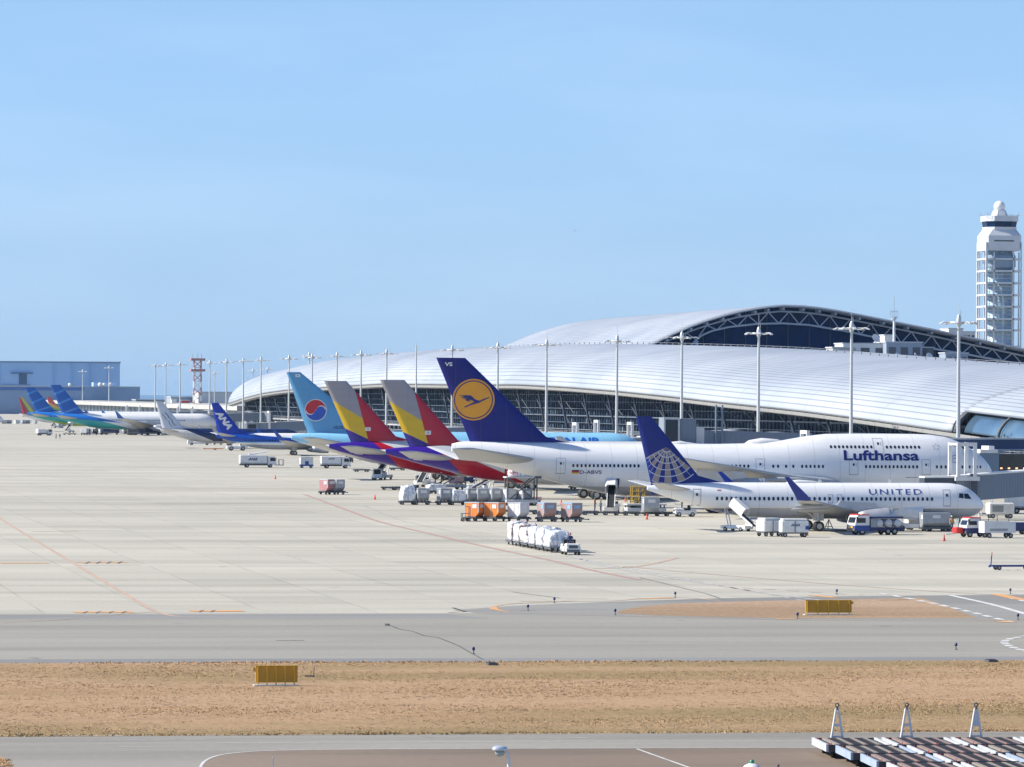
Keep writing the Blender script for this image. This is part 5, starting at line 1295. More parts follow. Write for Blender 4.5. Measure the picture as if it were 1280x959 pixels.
PLW = NT('plastic_wrap'); pn = PLW.noise(PLW.map((1.6,1.6,.7)), 1.5, 6, .7, .8)
PLW.base(PLW.ramp(pn, (.34,(.18,.20,.26)), (.43,(.45,.48,.54)), (.52,(.78,.80,.82)), (.66,(.84,.85,.86)))); PLW.set(Roughness=.3, Coat_Weight=.3); PLW.bump(pn, .9, .12); PLW = PLW.mat
PLC = NT('wrap_with_boxes'); pn = PLC.noise(PLC.map((1.2,1.2,1.2)), 1.2, 5, .7, .6)
PLC.base(PLC.ramp(pn, (.38,(.14,.12,.12)), (.44,(.45,.30,.24)), (.50,(.66,.67,.70)), (.7,(.84,.85,.86)))); PLC.set(Roughness=.35); PLC.bump(pn, .8, .1); PLC = PLC.mat
def wrapped(label, loc, rz, group=None, L=2.9, W=2.2, Hh=1.7, z=.58, mat=PLW, seed=1, dome=0.0):
    from mathutils import noise
    t = thing('wrapped_cargo', label, 'cargo', (loc[0],loc[1],z), rz, group)
    bm = bmesh.new(); bmesh.ops.create_cube(bm, size=1); bmesh.ops.subdivide_edges(bm, edges=bm.edges, cuts=9, use_grid_fill=True)
    for v in bm.verts:
        x, y, zz = v.co; sh = 1-.10*max(0, zz)*2
        if dome: sh *= math.sqrt(max(.05, 1-(max(0, zz+.5))**2*dome))
        k = noise.noise((x*3+seed*3.1, y*3, zz*3))*.15+noise.noise((x*8+seed, y*8, zz*8))*.07
        top_ = .16*noise.noise((x*2+seed*7, y*2, 1.3)) if zz > .2 else 0
        v.co = Vector((x*L*(sh+k), y*W*(sh+k), (zz+.5)*Hh*(1+k*.6)+top_*Hh*max(zz,0)*2))
    for f in bm.faces: f.smooth = True
    me = bpy.data.meshes.new('wrap'); bm.to_mesh(me); bm.free(); me.materials.append(mat)
    o = bpy.data.objects.new('wrapped_stack', me); COL.objects.link(o); o.parent = t; ALLCH.setdefault(t.name, []).append(o)
    mb = MB(); mb.box(-L/2-.05, L/2+.05, -W/2-.05, W/2+.05, -.06, -.01); mb.build('pallet', ALU, t)
    return t
def tractor(label, loc, rz, body=WHITE, roof=True, driver=None, L=3.0, group=None, name='tow_tractor'):
    t = thing(name, label, 'tow tractor', loc, rz, group)
    mb = MB(); mb.box(-L/2, L/2, -.72, .72, .28, .78, bev=.08); mb.box(.35, L/2-.05, -.66, .66, .75, 1.06, bev=.08); mb.box(-L/2+.05, -L/2+.75, -.7, .7, .75, .98, bev=.06); mb.build('body', body, t)
    mb = MB(); mb.box(L/2-.02, L/2+.06, -.6, .6, .3, .5); mb.box(L/2+.0, L/2+.02, -.42, .42, .62, .9); mb.build('bumper', DGREY, t)
    for y_ in (-.52, .52):
        mb = MB(); mb.box(L/2-.06, L/2+.015, y_-.11, y_+.11, .84, 1.0); mb.build('headlight', LABELM, t)
    mb = MB(); mb.box(-.45, .0, -.55, .55, .76, .98); mb.box(-.6, -.42, -.55, .55, .8, 1.4); mb.build('seat', BLACK, t)
    wheels4(t, -L*.31, L*.31, .62, .3, .22)
    if roof:
        mb = MB()
        for x_ in (.38, -.72):
            for y_ in (-.62, .62): mb.tube((x_,y_,.95),(x_-.1,y_,1.85),.035,n=6)
        mb.box(-.95,.42,-.7,.7,1.85,1.92); mb.build('cab_frame', body, t)
        mb = MB(); mb.box(.33,.36,-.56,.56,1.08,1.8); mb.build('windshield', GLASS, t)
    return t
def pushback(label, loc, rz):
    t = thing('pushback_tug', label, 'pushback tug', loc, rz)
    mb = MB(); mb.box(-2.7,2.7,-1.2,1.2,.4,1.25,bev=.12); mb.box(.6,2.2,-1.1,-.2,1.2,1.85,bev=.1); mb.build('body', WHITE, t)
    mb = MB(); mb.box(.75,2.22,-1.12,-.3,1.4,1.75); mb.build('window', GLASS, t); wheels4(t, -1.5, 1.5, 1.05, .58, .4); return t
def cabmesh(t, x0, body, W=2.1, H1=2.3, L=1.7, stripe=None, roofm=None):
    mb = MB(); pr = [(x0,.5),(x0+L,.5),(x0+L,1.25),(x0+L-.22,H1-.15),(x0+L-.35,H1),(x0,H1)]
    mb.prism(pr, -W/2, W/2); cab = mb.build('cab', body, t)
    mb = MB(); y = W/2+.012
    for s_ in (-1,1): mb.prism([(x0+.45,1.3),(x0+L-.18,1.3),(x0+L-.36,H1-.28),(x0+.45,H1-.28)], min(s_*y, s_*(y-.01)), max(s_*y, s_*(y-.01)))
    mb.add([(x0+L+.012,-W/2+.15,1.3),(x0+L+.012,W/2-.15,1.3),(x0+L-.19,W/2-.18,H1-.2),(x0+L-.19,-W/2+.18,H1-.2)], [(0,1,2,3)])
    mb.build('windshield', GLASS, cab)
    mb = MB(); mb.box(x0+L+.002,x0+L+.08,-W/2,W/2,.4,.68); mb.build('bumper', DGREY, cab)
    for s_ in (-1,1):
        mb = MB(); mb.box(x0+L-.02,x0+L+.02,s_*W*.38-.14,s_*W*.38+.14,.78,1.0); mb.build('headlight', LABELM, cab)
        mb = MB(); mb.box(x0+L-.2,x0+L-.05,s_*(W/2+.22)-.07,s_*(W/2+.22)+.07,1.5,1.95); mb.build('mirror', BLACK, cab)
    if roofm: mb = MB(); mb.box(x0-.02,x0+L-.3,-W/2-.02,W/2+.02,H1+.003,H1+.12,bev=.03); mb.build('roof', roofm, cab)
    return cab
def truck(label, loc, rz, L=6.2, body=WHITE, boxm=WHITE, boxh=2.3, name='service_truck', text=None, roofm=None, tank=False, boom=False, cat='truck'):
    t = thing(name, label, cat, loc, rz)
    cabmesh(t, L/2-1.7, body, roofm=roofm, H1=2.25)
    mb = MB(); mb.box(-L/2, L/2-1.7, -.5, .5, .42, .62); mb.box(-L/2+.1,L/2-1.9,-1.0,1.0,.55,.72); mb.build('chassis', DGREY, t)
    mb = MB(); mb.box(-L/2, L/2-1.85, -1.1, 1.1, .74, boxh, bev=.08); bx = mb.build('cargo_box', boxm, t)
    mb = MB(); mb.box(-L/2+.05, L/2-1.9, -1.13, -1.105, .78, .95); mb.build('side_stripe', GREY, bx)
    if text: flat_text('lettering', text[0], text[1], text[2], LBL, bx, Matrix.Translation((-L/2+text[3],-1.14,text[4])) @ Matrix.Rotation(R(90),4,'X'), .03, .3)
    wheels4(t, -L*.30, L*.34, .95, .38, .26)
    if boom:
        mb = MB(); mb.tube((-L*.2,0,boxh+.1),(L*.25,0,boxh+.7),.16,n=6); mb.tube((-L*.2,.4,boxh+.1),(L*.25,.4,boxh+.6),.08,n=6); mb.box(-L*.25,-L*.1,-.4,.5,boxh,boxh+.3); mb.build('boom', OFFW, t)
        mb = MB(); 
        for y_ in (-.8,.8):
            mb.tube((L/2+.1,y_,.5),(L/2+1.5,y_,.5),.06,n=5); mb.tube((L/2+1.5,y_,.5),(L/2+1.5,y_,1.6),.06,n=5); mb.tube((L/2+.6,y_,1.6),(L/2+1.5,y_,1.6),.06,n=5); mb.tube((L/2+.6,y_,.5),(L/2+.6,y_,1.6),.06,n=5)
        mb.box(L/2+.6,L/2+1.5,-.8,.8,.5,.58); mb.tube((L/2+1.5,-.8,1.6),(L/2+1.5,.8,1.6),.06,n=5); mb.build('basket', GREY, t)
    return t
def belt_loader(label, loc, rz, ang=22, L=7.5, hood=True, group=None, sc=1.0):
    t = thing('belt_loader', label, 'belt loader', loc, rz, group, sc)
    mb = MB(); mb.box(-2.4,2.4,-.95,.95,.35,.85,bev=.06); mb.box(-2.3,-1.1,-1.15,-.55,.8,1.25,bev=.05); mb.build('chassis', WHITE, t); wheels4(t, -1.5, 1.5, .85, .34, .24)
    Mx = Matrix.Translation((-3.3,0,.7)) @ Matrix.Rotation(R(-ang), 4, 'Y')
    mb = MB(); mb.box(0,L,-.42,.42,.12,.18,M=Mx); mb.build('belt', BLACK, t)
    mb = MB(); mb.box(0,L,-.55,-.44,0,.3,M=Mx); mb.box(0,L,.44,.55,0,.3,M=Mx); mb.box(0,L,-.42,.42,.0,.10,M=Mx)
    mb.tube((1.4,.3,.8),(2.2,.3,.7+math.sin(R(ang))*5),.08,n=6); mb.tube((1.4,-.3,.8),(2.2,-.3,.7+math.sin(R(ang))*5),.08,n=6); mb.build('conveyor_frame', OFFW, t)
    if hood:
        mb = MB(); pr = [(-.75,.3),(-.75,1.15),(-.5,1.5),(.5,1.5),(.75,1.15),(.75,.3),(.68,.3),(.68,1.12),(.46,1.42),(-.46,1.42),(-.68,1.12),(-.68,.3)]
        mb.prism(pr, L*.45, L*.98, 'x', M=Mx); mb.build('hood', WHITE, t)
    mb = MB(); mb.tube((-1.2,-.85,.85),(-1.2,-.85,1.7),.03,n=5); mb.tube((-1.9,-.85,.85),(-1.9,-.85,1.5),.03,n=5); mb.box(-1.9,-1.4,-.9,-.55,1.0,1.5); mb.build('driver_seat', BLACK, t)
    return t
def high_loader(label, loc, rz, ztop=3.0, railm=YELLOW, L=5.5):
    t = thing('cargo_high_loader', label, 'high loader', loc, rz)
    mb = MB(); mb.box(-L/2,L/2,-1.4,1.4,.35,.8,bev=.06); mb.build('chassis', GREYL, t); wheels4(t, -L*.36, L*.36, 1.2, .38, .3)
    mb = MB()
    for y_ in (-1.15, 1.15):
        mb.tube((-L*.4,y_,.8),(L*.35,y_,ztop),.09,n=5); mb.tube((L*.35,y_,.8),(-L*.4,y_,ztop),.09,n=5)
        mb.tube((-L*.45,-1.15,1.0),(-L*.45,1.15,1.0),.06,n=5)
        mb.tube((-L*.45,y_,.5),(-L*.45,y_,ztop+.1),.10,n=5); mb.tube((L*.45,y_,.5),(L*.45,y_,ztop+.1),.10,n=5)
    mb.build('scissor_lift', DGREY, t)
    mb = MB(); mb.box(-L/2,L/2,-1.45,1.45,ztop,ztop+.18); mb.build('deck', GREYL, t)
    mb = MB()
    for k in range(4): mb.tube((-L/2+k*.5,-1.4,ztop+.18),(-L/2+k*.5,-1.4,ztop+1.2),.035,n=5)
    for z_ in (.7,1.2): mb.tube((-L/2,-1.4,ztop+z_),(-L/2+1.5,-1.4,ztop+z_),.035,n=5)
    mb.build('hand_rail', railm, t); return t
CONEM = M('cone_red', (.62,.07,.03), .5)
def cone(label, px, py):
    p = G(px, py); t = thing('traffic_cone', label, 'traffic cone', (p.x,p.y,.016), 0, 'red traffic cones on the apron')
    mb = MB(); mb.box(-.19,.19,-.19,.19,0,.03); mb.rev([(.03,.16),(.72,.035),(.73,.01)], 12); mb.build('cone', CONEM, t)
    mb = MB(); mb.rev([(.32,.106),(.50,.070)], 12); mb.build('reflective_band', WHITE, t); return t
def person(label, px, py, top, legs, skin=(.35,.2,.13), hat=None, rz=0.0, pose=0, vest=None, h=1.0):
    p = G(px, py)
    V = {'pel':(0,0,.95),'wst':(0,0,1.12),'chs':(0,0,1.36),'nck':(0,0,1.50),
         'hdl':(.09,0,.90),'knl':(.10,-.04-.06*pose,.50),'ankl':(.11,.03+.1*pose,.09),'tol':(.12,-.15+.1*pose,.04),
         'hdr':(-.09,0,.90),'knr':(-.10,.0,.50),'ankr':(-.11,.05-.14*pose,.09),'tor':(-.12,-.13-.14*pose,.04),
         'shl':(.19,0,1.42),'ell':(.26,-.02,1.14),'wrl':(.25,-.16,.92),'fgl':(.24,-.22,.85),'shr':(-.19,0,1.42),'elr':(-.27,.02,1.14),'wrr':(-.26,-.10,.90),'fgr':(-.25,-.15,.82)}
    rd = {'pel':(.15,.11),'wst':(.14,.10),'chs':(.17,.115),'nck':(.06,.06),'hdl':(.09,.09),'knl':(.06,.065),'ankl':(.045,.05),'tol':(.045,.035),'hdr':(.09,.09),'knr':(.06,.065),'ankr':(.045,.05),'tor':(.045,.035),'shl':(.065,.065),'ell':(.045,.045),'wrl':(.032,.032),'fgl':(.035,.02),'shr':(.065,.065),'elr':(.045,.045),'wrr':(.032,.032),'fgr':(.035,.02)}
    E = [('pel','wst'),('wst','chs'),('chs','nck'),('pel','hdl'),('hdl','knl'),('knl','ankl'),('ankl','tol'),('pel','hdr'),('hdr','knr'),('knr','ankr'),('ankr','tor'),('chs','shl'),('shl','ell'),('ell','wrl'),('wrl','fgl'),('chs','shr'),('shr','elr'),('elr','wrr'),('wrr','fgr')]
    ks = list(V); me = bpy.data.meshes.new('body'); me.from_pydata([V[k] for k in ks], [(ks.index(a), ks.index(b)) for a, b in E], [])
    o = bpy.data.objects.new('tmp', me); COL.objects.link(o); sk = o.modifiers.new('s', 'SKIN'); ss = o.modifiers.new('u', 'SUBSURF'); ss.levels = 1; ss.render_levels = 1
    for i, k in enumerate(ks): me.skin_vertices[0].data[i].radius = rd[k]
    me.skin_vertices[0].data[0].use_root = True
    me2 = bpy.data.meshes.new_from_object(o.evaluated_get(bpy.context.evaluated_depsgraph_get())); bpy.data.objects.remove(o)
    for q in (legs, top, M('skin_tone', skin, .6)): me2.materials.append(q)
    for f in me2.polygons:
        c = f.center; f.material_index = 0 if c.z < .93 and abs(c.x) < .2 else (2 if (c.z < .95 or c.z > 1.47) else 1); f.use_smooth = True
    t = thing('person', label, 'person', (p.x,p.y,.018), rz, scale=h)
    b = bpy.data.objects.new('body', me2); COL.objects.link(b); b.parent = t
    mb = MB(); mb.rev([(1.53,.05),(1.56,.075),(1.62,.09),(1.68,.092),(1.74,.075),(1.77,.03),(1.775,.005)], 14, (0,-.01,0)); mb.tube((0,-.09,1.63),(0,-.115,1.615),.014,.01,6); mb.build('head', bpy.data.materials['skin_tone'], t)
    mb = MB(); mb.rev([(1.66,.098),(1.73,.096),(1.78,.06),(1.80,.005)], 14, (0,.005,0)); mb.box(-.07,.07,-.17,-.08,1.68,1.695); mb.build('helmet' if hat else 'hair', hat or BLACK, t)
    if vest:
        mb = MB(); mb.rev([(1.06,.175),(1.25,.18),(1.40,.20),(1.455,.12)], 14); 
        for i in range(len(mb.v)): mb.v[i].y *= .78
        mb.build('vest', vest, t)
    return t
ang = lambda a, b: math.atan2((b-a).y, (b-a).x)

# ---- service vehicles left of centre
p = G(322, 584.5); truck('white lavatory truck with a boom and front basket, letters on its tank', tuple(p), 0, 7.3, boom=True, text=('ANA',1.9,.55,1.6,1.4), boxh=2.5)
p = G(419, 585.5); truck('white box truck at the right end of the three parked service vehicles', tuple(p), 0, 5.8, text=('ANA',1.3,.3,1.3,1.75), boxh=2.4)
p = G(383, 585.3); t = thing('lavatory_cart', 'small white box cart with blue skirt between two white trucks', 'cart', tuple(p), 0)
mb = MB(); mb.box(-1.3,1.3,-.8,.8,.7,2.1,bev=.06); mb.build('body', OFFW, t)
mb = MB(); mb.box(-1.33,1.33,-.83,.83,.42,.69); mb.box(-.35,.35,-.83,-.805,.7,1.4); mb.build('skirt', BLUE, t); wheels4(t, -.9, .9, .7, .25, .15)
mb = MB(); mb.box(-1.2,1.2,-.75,.75,2.102,2.2); mb.build('lid', GREY, t)
p = G(296, 563.3); pushback('low white aircraft tug with four big wheels beside the lettered blue tail jet', tuple(p), 0)
p = G(268, 562.5); t = thing('tow_bar', 'long orange tow bar lying left of the low white tug', 'tow bar', tuple(p), .05)
mb = MB(); mb.tube((-2.6,0,.3),(2.4,0,.35),.09,n=8); mb.build('bar', ORANGE, t)
mb = MB(); mb.box(-.3,.5,-.5,.5,.14,.3); mb.box(-2.9,-2.5,-.2,.2,.2,.42); mb.build('axle', RED, t); wheel(t, .1, -.5, .2, .12); wheel(t, .1, .5, .2, .12)
p = G(249, 556.5); t = thing('passenger_stairs', 'grey mobile stairs parked under the dark bodied jet', 'stairs', tuple(p), R(180))
mb = MB(); mb.box(-3.4,3.4,-1,1,.35,.8); mb.box(1.9,3.3,-1,1,.8,2); mb.build('chassis', OFFW, t); wheels4(t, -2.2, 2.2, .9, .36, .25)
mb = MB()
for k in range(10): mb.box(3.0-k*.6-.6, 3.0-k*.6, -.8, .8, .9+k*.25, 1.1+k*.25)
mb.build('steps', DGREY, t); mb = MB(); mb.prism([(3.0,1.1),(-3.2,3.5),(-3.2,4.5),(3.0,2.0)], -.85, -.8); mb.prism([(3.0,1.1),(-3.2,3.5),(-3.2,4.5),(3.0,2.0)], .8, .85); mb.build('side_panel', GREY, t)
p = G(272, 556.0); tractor('small white tow tractor right of the grey mobile stairs', tuple(p), 0, WHITE)
p = G(262, 556.3); t = container('dark wrapped cart between the mobile stairs and a small tow tractor', (p.x,p.y), R(10), M('dark_wrap', (.16,.17,.20), .6), None)
# ---- pink and grey containers on dollies
PK = M('pink_container', (.42,.20,.21), .5); PKL = M('pink_white_container', (.55,.36,.36), .5); SILV = M('silver_container', (.40,.42,.45), .42, .3, .25, 1.2); SILD = M('shaded_grey_container', (.32,.34,.38), .5, .2, .25)
BRN = M('dusty_pink_container', (.42,.27,.24), .5, 0, .2); ORC = M('orange_container', (.82,.24,.04), .45, 0, .15); WHC = M('white_container', (.70,.71,.72), .45, 0, .2)
for x, mt, d_ in ((409.5, PK, 'pink container on a dolly, left of the isolated pair'), (420.5, SILV, 'grey container on a dolly, right of the isolated pair')):
    p = G(x, 618.3); dolly('low dolly under the '+('pink' if mt is PK else 'grey')+' container of the isolated pair', tuple(p), R(32), 2.3, 1.6, 'loaded container dollies'); container(d_, p, R(32), mt, 'isolated container pair')
mb = None
# ---- belt loaders at the jets' bellies
for x, y, rz, lab in ((479,599.5,R(62),'belt loader with white hood under the farther purple jet'),(532,608.5,R(66),'belt loader with white hood under the nearer purple jet'),(764,641.5,R(78),'belt loader with white hood at the open hold of the jumbo')):
    p = G(x, y); belt_loader(lab, tuple(p), rz, 26 if y < 630 else 28)
p = G(607, 617); belt_loader('belt loader with white hood and orange edge beside a white tug', tuple(p), R(50), 16)
p = G(921, 664); belt_loader('compact white belt loader raised to the rear hold of the globe tailed jet', tuple(p), R(128), 34, 5.4, sc=.74)
p = G(596, 614); tractor('white tow tractor left of the hooded belt loader under the red belly', tuple(p), R(180), WHITE)
p = G(471, 599.8); tractor('white tow tractor left of the farthest hooded belt loader', tuple(p), R(90), WHITE)
p = G(524, 608.5); tractor('white tow tractor left of the second hooded belt loader', tuple(p), R(90), WHITE)
# ---- high loaders
p = G(563, 612); high_loader('high loader carrying a grey and pink container near the red belly', tuple(p), R(15), 2.6, YELLOW, 4.6); container('grey and pink container riding on the high loader', p+Vector((.9,-.2,0)), R(20), PKL, None, z=.9)
p = G(651, 632); high_loader('tall dark high loader lifting a white wrapped pallet to the red belly', tuple(p), 0, 3.7, RED, 4.4); wrapped('white wrapped pallet on top of the raised high loader', p, 0, None, 3.0, 2.2, 1.6, 3.95, seed=9)
p = G(806, 642.5); high_loader('high loader with yellow railings right of the jumbo hold', tuple(p), 0, 1.1, YELLOW, 5.0)
t = thing('work_platform', 'tall yellow railing frame beside the silver container on the flat dollies', 'work platform', tuple(G(797,642)), 0)
mb = MB()
for x_ in (-.8,0,.8):
    for y_ in (-.6,.6): mb.tube((x_,y_,.1),(x_,y_,3.4),.05,n=5)
for z_ in (.9,1.5,2.2,2.8,3.4):
    for y_ in (-.6,.6): mb.tube((-.8,y_,z_),(.8,y_,z_),.045,n=5)
mb.build('railing', YELLOW, t); mb = MB(); mb.box(-.8,.8,-.6,.6,1.0,1.1); mb.tube((-.8,-.65,.1),(.8,-.65,3.2),.07,n=5); mb.build('deck', DGREY, t)
# ---- containers, rear row
r1 = 'containers of the rear row on dollies'
rowA = [(509.5,'w','round topped white wrapped load at the left end of the rear row',R(8)),(527,SILV,'grey container next to the round wrapped load in the rear row',R(8)),(555.5,SILD,'grey container after the gap in the rear row',R(8)),(572,'w','crumpled white wrapped load right of the gap in the rear row',R(8)),
        (589,SILD,'grey container left of the middle of the rear row',R(10)),(601,SILV,'lighter grey container in the middle of the rear row',R(12)),(617,SILV,'grey container with slanted corner right of the middle, rear row',R(20)),(634,WHC,'white container second from the right end, rear row',R(25)),(654,SILD,'grey container at the right end of the rear row',R(28))]
for i, (x, mt, lab, rz) in enumerate(rowA):
    p = G(x, 631.0+i*.12); dolly('loaded dolly %s from the left in the rear container row' % ['first','second','third','fourth','fifth','sixth','seventh','eighth','ninth'][i], tuple(p), rz*.4, 2.3, 1.6, 'dollies of the rear row')
    if mt == 'w': wrapped(lab, p, rz, r1, 1.9, 2.0, 1.95 if i == 0 else 1.4, seed=i, dome=.45 if i == 0 else 0)
    else: container(lab, p, rz, mt, r1)
for x, y, lab, sd in ((541,617.5,'clear wrapped low load behind the gap of the rear row',4),(548,617,'second low wrapped load behind the gap of the rear row',5)):
    p = G(x, y); wrapped(lab, p, .3, 'low wrapped loads', 1.8, 1.5, .8, .58, seed=sd); dolly('dolly under the '+lab, tuple(p), .3, 2.3, 1.6, 'dollies behind the rear row')
for k, x in enumerate((487, 499, 512)):
    p = G(x, 612.6); dolly('empty flat dolly %s in the short line by the second belt loader' % ['first','second','third'][k], tuple(p), 0, 2.6, 1.6, 'short line of empty dollies')
p = G(668,630); t = thing('pink_cart', 'low pink cart right of the rear container row', 'cart', tuple(p), 0)
mb = MB(); mb.box(-.9,.9,-.6,.6,.4,1.0,bev=.1); mb.build('body', PKL, t); wheels4(t,-.6,.6,.5,.2,.12)
# ---- containers, front row
rowB = [(594,ORC,'orange container, left of the two orange ones',R(47)),(618.5,ORC,'orange container, right of the two orange ones',R(47)),(648,WHC,'white container right of the orange pair',R(38)),(683.5,BRN,'dusty pink container with blue panel, left of two',R(14)),(714.5,BRN,'dusty pink container with blue panel, right of two',R(30))]
BP = M('light_blue_panel', (.25,.45,.68), .5)
for i, (x, mt, lab, rz) in enumerate(rowB):
    p = G(x, 651.5+i*.25); dolly('dolly under the '+lab, tuple(p), rz if i < 3 else rz*.4, 2.4, 1.8, 'dollies of the front row'); container(lab, p, rz, mt, 'containers of the front row on dollies', panel=BP if mt is BRN else None, top=M('container_top_blue', (.30,.45,.62), .4) if mt is BRN else None)
p = G(581.5,652); t = thing('stepped_rack', 'small dark stepped rack at the left end of the orange containers', 'rack', tuple(p), 0)
mb = MB()
for x_ in (-.4,.5):
    for y_ in (-.5,.5): mb.tube((x_,y_,.2),(x_,y_,1.7 if x_ > 0 else 1.0),.045,n=5)
for z_ in (.4,.9,1.7): mb.box(-.4 if z_ < 1.5 else 0,.5,-.5,.5,z_,z_+.06)
mb.build('frame', DGREY, t); wheels4(t,-.3,.4,.45,.18,.1)
# ---- line of flat dollies across the apron
for k in range(9):
    x = 636+k*25.5; p = G(x, 642.6+k*.35)
    dolly('empty flat dolly %s from the left in the long linked line' % ['first','second','third','fourth','fifth','sixth','seventh','eighth','ninth'][k], tuple(p), 0, 2.0, 1.5, 'long line of linked flat dollies')
p = G(813, 645.4); container('tall silver container on the flat dolly line under the jumbo', p, R(2), SILV, None, D=1.9, Wd=1.5, Hh=1.75)
p = G(856, 646); tractor('white tow tractor behind the tail of the globe jet', tuple(p), R(180), WHITE, L=2.7)
# ---- cargo train coming towards the camera
ta, tb_ = G(646,681), G(708,692.5); tdir = (tb_-ta).normalized(); trz = math.atan2(tdir.y, tdir.x); span = (tb_-ta).length
for k in range(6):
    q = ta.lerp(tb_, (k+.1)/6.3); od = ['last','fifth','fourth','third','second','first'][k]
    dolly('dolly carrying the %s load behind the white tractor of the cargo train' % od, tuple(q), trz, span/6.3*.8, 1.8, 'dollies of the cargo train')
    if k == 0: wrapped('pinkish brown wrapped load, last of the cargo train', q, trz, 'loads of the cargo train', span/6.3*.62, 1.7, 1.75, seed=21, mat=PLC)
    else: wrapped('white plastic wrapped load, %s behind the tractor of the cargo train' % od, q, trz, 'loads of the cargo train', span/6.3*.78, 1.9, 1.5+.12*math.sin(k*2.3), seed=20+k, mat=PLC if k in (1,2) else PLW)
q = tb_+tdir*2.2; tractor('white tow tractor pulling the wrapped cargo train towards the camera', tuple(q), trz, WHITE, roof=False, L=2.9)
dr = person('driver in red helmet sitting on the tractor of the cargo train', 712, 691.5, NAVY, NAVY, hat=RED, rz=trz+math.pi/2)
dr.location = (q.x-tdir.x*.2, q.y-tdir.y*.2, .25)
# ---- equipment by the globe tailed jet
p = G(961, 670.5); t = thing('baggage_cart', 'white covered baggage cart, left of the two by the globe jet', 'baggage cart', tuple(p), R(25), 'white baggage carts')
def cartbox(t, L, text=False):
    mb = MB(); mb.box(-L/2,L/2,-.75,.75,.5,1.75,bev=.08); b = mb.build('body', WHITE, t); mb = MB(); mb.box(-L/2+.1,L/2-.1,-.7,.7,1.76,1.95,bev=.08); mb.build('roof', OFFW, t)
    mb = MB(); mb.box(-L/2,L/2,-.7,.7,.38,.495); mb.build('chassis', DGREY, t); wheels4(t,-L*.36,L*.36,.6,.24,.14)
    mb = MB(); mb.box(-L*.03,L*.03,-.765,-.755,.55,1.7); mb.build('door_gap', GREY, t)
    if text: flat_text('lettering', 'ANA', 1.0, .28, LBL, b, Matrix.Translation((-.5,-.772,1.15)) @ Matrix.Rotation(R(90),4,'X'), .03, .3)
cartbox(t, 2.3)
p = G(992, 671.5); t = thing('baggage_cart', 'white lettered baggage cart, right of the two by the globe jet', 'baggage cart', tuple(p), 0, 'white baggage carts'); cartbox(t, 2.9, True)
mb = MB(); mb.box(1.1,1.46,-.78,-.757,.8,1.2); mb.build('blue_panel', BLUE, t)
t = thing('wheel_chock_stand', 'small metal trestle on the ground behind the near engine', 'trestle', tuple(G(1036,664)), 0)
mb = MB(); mb.tube((-.6,0,0),(0,0,1.3),.05,n=5); mb.tube((.6,0,0),(0,0,1.3),.05,n=5); mb.tube((0,.6,0),(0,0,1.3),.05,n=5); mb.tube((-.35,0,.5),(.35,0,.5),.04,n=5); mb.build('frame', GREY, t)
mb = MB(); mb.box(.6,1.9,-.6,.5,.02,.16); mb.build('plate', DGREY, t)
# fuel hydrant dispenser truck, cab on the left
p = G(1094, 668.5); t = thing('fuel_truck', 'low blue and white fuel dispenser truck with red roofed cab under the engine', 'truck', tuple(p), R(180+14))
cabmesh(t, 1.2, WHITE, 1.9, 2.1, 1.7, roofm=RED)
mb = MB(); mb.box(1.15,2.93,-.98,.98,.42,1.02); mb.build('cab_skirt', BLUE, t)
mb = MB(); mb.box(2.94,2.98,-.5,.5,.72,.92); mb.box(2.94,2.99,.55,.8,.45,.6); mb.build('number_plate', YELLOW, t)
mb = MB(); mb.box(-3.0,1.1,-.9,.9,.45,.8); mb.box(-2.9,.9,-.95,.95,1.75,1.95); mb.build('chassis', NAVY, t)
mb = MB()
for x_ in (-2.3,-1.2,-.1): mb.rev([(-.9,.01),(-.9,.42),(-.5,.42),(.5,.42),(.9,.42),(.9,.01)], 14, (x_,0,1.25), 'y')
mb.build('hose_reel', OFFW, t)
mb = MB()
for x_ in (-2.8,-1.75,-.65,.5):
    for y_ in (-.85,.85): mb.tube((x_,y_,.8),(x_,y_,1.8),.04,n=5)
mb.tube((-2.9,-.95,1.1),(.9,-.95,1.35),.05,n=6); mb.box(.2,1.0,-.9,.9,.82,1.7); mb.build('pipework', GREY, t); wheels4(t,-1.9,2.0,.8,.38,.25); wheel(t,-1.1,-.8,.38,.25); wheel(t,-1.1,.8,.38,.25)
p = G(1144,664); t = belt_loader('white and grey belt loader with a red white banner right of the fuel truck', tuple(p), R(170), 8, 6.0, True)
p = G(1168,664.5); container('flat topped silver container left of the two workers', p, R(4), SILV, None, D=3.1, Wd=1.5, Hh=1.55, z=.5); dolly('dolly under the flat topped silver container near the workers', tuple(p), R(4), 3.2, 1.5)
p = G(1155,663.5); t = thing('white_hood_cart', 'white hooded cart behind the flat topped silver container', 'cart', (p.x,p.y+3,0), 0)
mb = MB(); mb.box(-1.3,1.3,-.8,.8,.5,1.9,bev=.1); mb.box(-1.1,1.0,-.7,.7,1.9,2.5,bev=.15); mb.build('body', WHITE, t); wheels4(t,-.9,.9,.7,.28,.16)
HV = M('orange_vest', (.75,.28,.03), .6); CY = M('pale_blue_clothes', (.20,.38,.45), .8); DK = M('dark_clothes', (.03,.04,.07), .8)
person('worker with white helmet, pale clothes and orange vest in front of the blue cart', 1189.5, 665, CY, DK, hat=WHITE, vest=HV, rz=.3, pose=.5)
person('worker in pale blue overalls and blue helmet right of the orange vest', 1199, 662.5, CY, CY, hat=M('blue_helmet', (.05,.25,.5), .4), rz=-.6)
person('worker with dark clothes and orange vest beside the jumbo belt loader', 743.5, 639.5, DK, DK, hat=M('green_helmet', (.05,.25,.15), .4), vest=HV, rz=1.2)
person('worker in white shirt crouching near the jumbo belt loader', 751, 640.5, WHC, GREY, hat=WHITE, rz=-1.0, h=.85)
